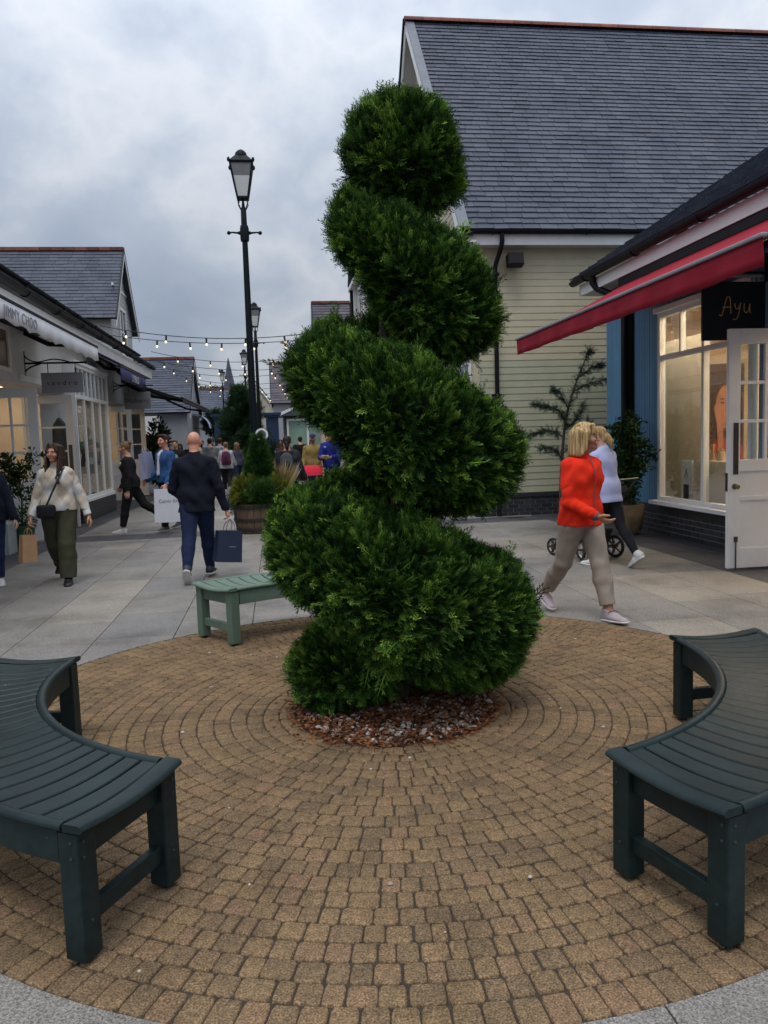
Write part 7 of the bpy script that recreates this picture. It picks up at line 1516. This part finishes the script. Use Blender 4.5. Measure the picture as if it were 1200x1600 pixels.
# red pushchair hood beside them
pc = thing('pushchair', 'pushchair with a coral red hood in front of the man in mustard', 'pushchair', (.88, 19.6, 0), R(180)); q = MB(); pts = [(.34 * math.cos(t), .34 * math.sin(t) + .62) for t in np.linspace(.3, 2.7, 10)]; q.add([(x, y, z) for y, z in pts for x in (-.22, .22)], [(2 * i, 2 * i + 1, 2 * i + 3, 2 * i + 2) for i in range(9)] + [tuple(2 * i for i in range(10)), tuple(2 * i + 1 for i in range(10))]); q.build('hood', fabric('coral_red_cloth', (.52, .022, .045)), pc)
q = MB()
for sx in (-1, 1): q.tube([(sx * .22, .25, .15), (sx * .2, -.3, .98)], .014, 8); q.tube([(sx * .22, -.25, .15), (sx * .2, .2, .5)], .014, 8); q.sphere((sx * .22, .25, .1), .1, 12, (.3, 1, 1)); q.sphere((sx * .22, -.25, .1), .1, 12, (.3, 1, 1))
q.box(-.2, .2, -.1, .3, .35, .42); q.build('frame', m_rim, pc)
# seated people round the planter
bn = thing('bench', 'dark slatted bench behind the cone shrub', 'bench', (.0, 17.6, 0)); q = MB(); q.box(-.75, .6, -.2, .2, .40, .45); q.build('seat', m_post, bn, bevel=.008)
for sx in (-.6, .5): q = MB(); q.box(sx - .03, sx + .03, -.18, .18, 0, .40); q.build('leg', m_post, bn)
w14, k14 = person('dark haired person sitting on the bench behind the cone shrub with one leg raised', (-.10, 17.55, 0), 82, 1.72, 'tan', .012, dict(pz=.53, lt=86, lk=88, lf=0, rt=84, rk=22, rf=-30, rab=4, lean=14, ls=30, la=8, le=60, rs=30, ra=8, re=60, hp=14), 1.0, False, 'short', h_black, dict(g=.022, fold=.006), fabric('dark_teal_jacket', (.02, .028, .034)), dict(g=.012, fold=.005, len=.9), m_jogger, m_bshoe, m_bshoe, hands=False, seated=True, detail=False)
w15, k15 = person('seated person in a cream jacket on the low stone wall between shrubs', (.08, 30.9, 0), 120, 1.66, 'tan', .014, dict(pz=.52, lt=86, lk=82, rt=86, rk=82, lean=6, ls=24, la=8, le=60, rs=24, ra=8, re=60), 1.0, True, 'long', h_black, dict(g=.026, fold=.006), fabric('cream_jacket', (.5, .46, .38)), dict(g=.012, fold=.005), fabric('plum_trousers', (.09, .03, .04)), m_bshoe, m_bshoe, hands=False, seated=True, detail=False)
# the crowd down the street
CR_ = [('man in a mid grey hoodie and jeans seen from behind, left of the purple rucksack', -2.28, 27.5, 0, 1.80, False, 'short', h_black, (.17, .175, .185), m_denim, 1.12, True),
 ('person in a pale blue grey hooded top beside the mid grey hoodie', -2.02, 28.6, -6, 1.80, False, 'short', h_brown, (.30, .33, .40), m_ddenim, 1.05, True),
 ('person in light grey half hidden by the bald man', -1.95, 20.2, 10, 1.52, True, 'bob', h_grey, (.27, .28, .31), m_ddenim, 1.0, False),
 ('fair haired man in a black tee with a pale round print', -2.95, 23.6, 176, 1.74, False, 'short', h_dirty, (.012, .012, .013), m_denim, 1.1, False),
 ('dark haired man in black just right of the pale round print', -2.62, 24.8, 170, 1.74, False, 'short', h_black, (.011, .011, .012), m_ddenim, 1.05, False),
 ('dark haired woman in dark brown in the crowd above the bald head', -3.15, 33.0, 184, 1.70, True, 'long', h_black, (.035, .022, .018), m_jogger, 1.0, False),
 ('tall dark haired man in charcoal in the crowd', -2.75, 34.5, 176, 1.80, False, 'short', h_black, (.022, .022, .025), m_jogger, 1.05, False),
 ('person in pink and white in the crowd by the blue column', -2.45, 36.0, 0, 1.66, True, 'pony', h_brown, (.42, .28, .30), m_jogger, 1.0, False),
 ('man in dark green in the far crowd', -3.6, 37.5, 180, 1.76, False, 'short', h_brown, (.03, .045, .03), m_ddenim, 1.05, False),
 ('woman in a white top in the far crowd', -3.3, 39.5, 178, 1.66, True, 'long', h_dirty, (.5, .5, .5), m_jogger, 1.0, False),
 ('person in navy in the far crowd', -2.85, 41.5, 2, 1.74, False, 'short', h_black, (.016, .02, .05), m_ddenim, 1.05, False),
 ('man in light blue in the far crowd', -3.9, 42.5, 175, 1.78, False, 'short', h_brown, (.2, .28, .4), m_ddenim, 1.05, False),
 ('woman in red brown in the far crowd by the left shops', -4.05, 34.0, 182, 1.65, True, 'bob', h_brown, (.16, .05, .035), m_jogger, 1.0, False),
 ('fair haired child sized person beside the purple rucksack', -1.42, 28.4, 30, 1.62, True, 'bob', h_dirty, (.05, .055, .08), m_ddenim, 1.0, False),
 ('man in black seen from behind beyond the charcoal jacket', .88, 29.5, 4, 1.76, False, 'short', h_black, (.010, .010, .011), m_jogger, 1.1, False),
 ('person in dark blue beside the man in black on the right', 1.35, 30.2, 10, 1.70, True, 'long', h_brown, (.02, .03, .08), m_ddenim, 1.0, False),
 ('woman in deep red among people in front of the kiosk', .18, 35.0, 176, 1.68, True, 'long', h_black, (.12, .02, .02), m_jogger, 1.0, False),
 ('man in grey among people in front of the kiosk', .55, 36.5, 182, 1.74, False, 'short', h_brown, (.13, .13, .14), m_ddenim, 1.05, False),
 ('person in black behind the man in royal blue', 1.75, 27.0, 170, 1.80, False, 'short', h_black, (.010, .010, .012), m_jogger, 1.1, False)]
for i, (lab, x, y, f, ht, fem, hr, hm, c, tm, bd, hood) in enumerate(CR_):
    s_ = (-1) ** i; wk, kk = person(lab, (x, y, 0), f, ht, ('fair', 'tan', 'pink')[i % 3], .014 if y < 30 else .018, dict(lt=s_ * 12, lk=6 if s_ > 0 else 18, rt=-s_ * 12, rk=18 if s_ > 0 else 6, ls=-s_ * 10, rs=s_ * 10, le=22, re=22, la=11, ra=11), bd, fem, hr, hm, dict(g=.024, fold=.007, hem=-.04, hood=hood, slv=1.15), fabric('top_cloth', c), dict(g=.013, fold=.006), tm, m_bshoe if i % 2 else m_wshoe, m_wsole, hands=False, detail=y < 30, group='people down the street')
    if 'print' in lab and 'just' not in lab: q = MB(); q.lathe([(.105, 0), (.105, .006)], n=24); cc = kk['tp'](0, .10, .17); q.v = [(v[0] + cc[0], v[2] + cc[1] + .006, v[1] + cc[2]) for v in q.v]; q.build('round_print', M('pale_print_teal', (.30, .38, .38), .7, .4, 14), wk)
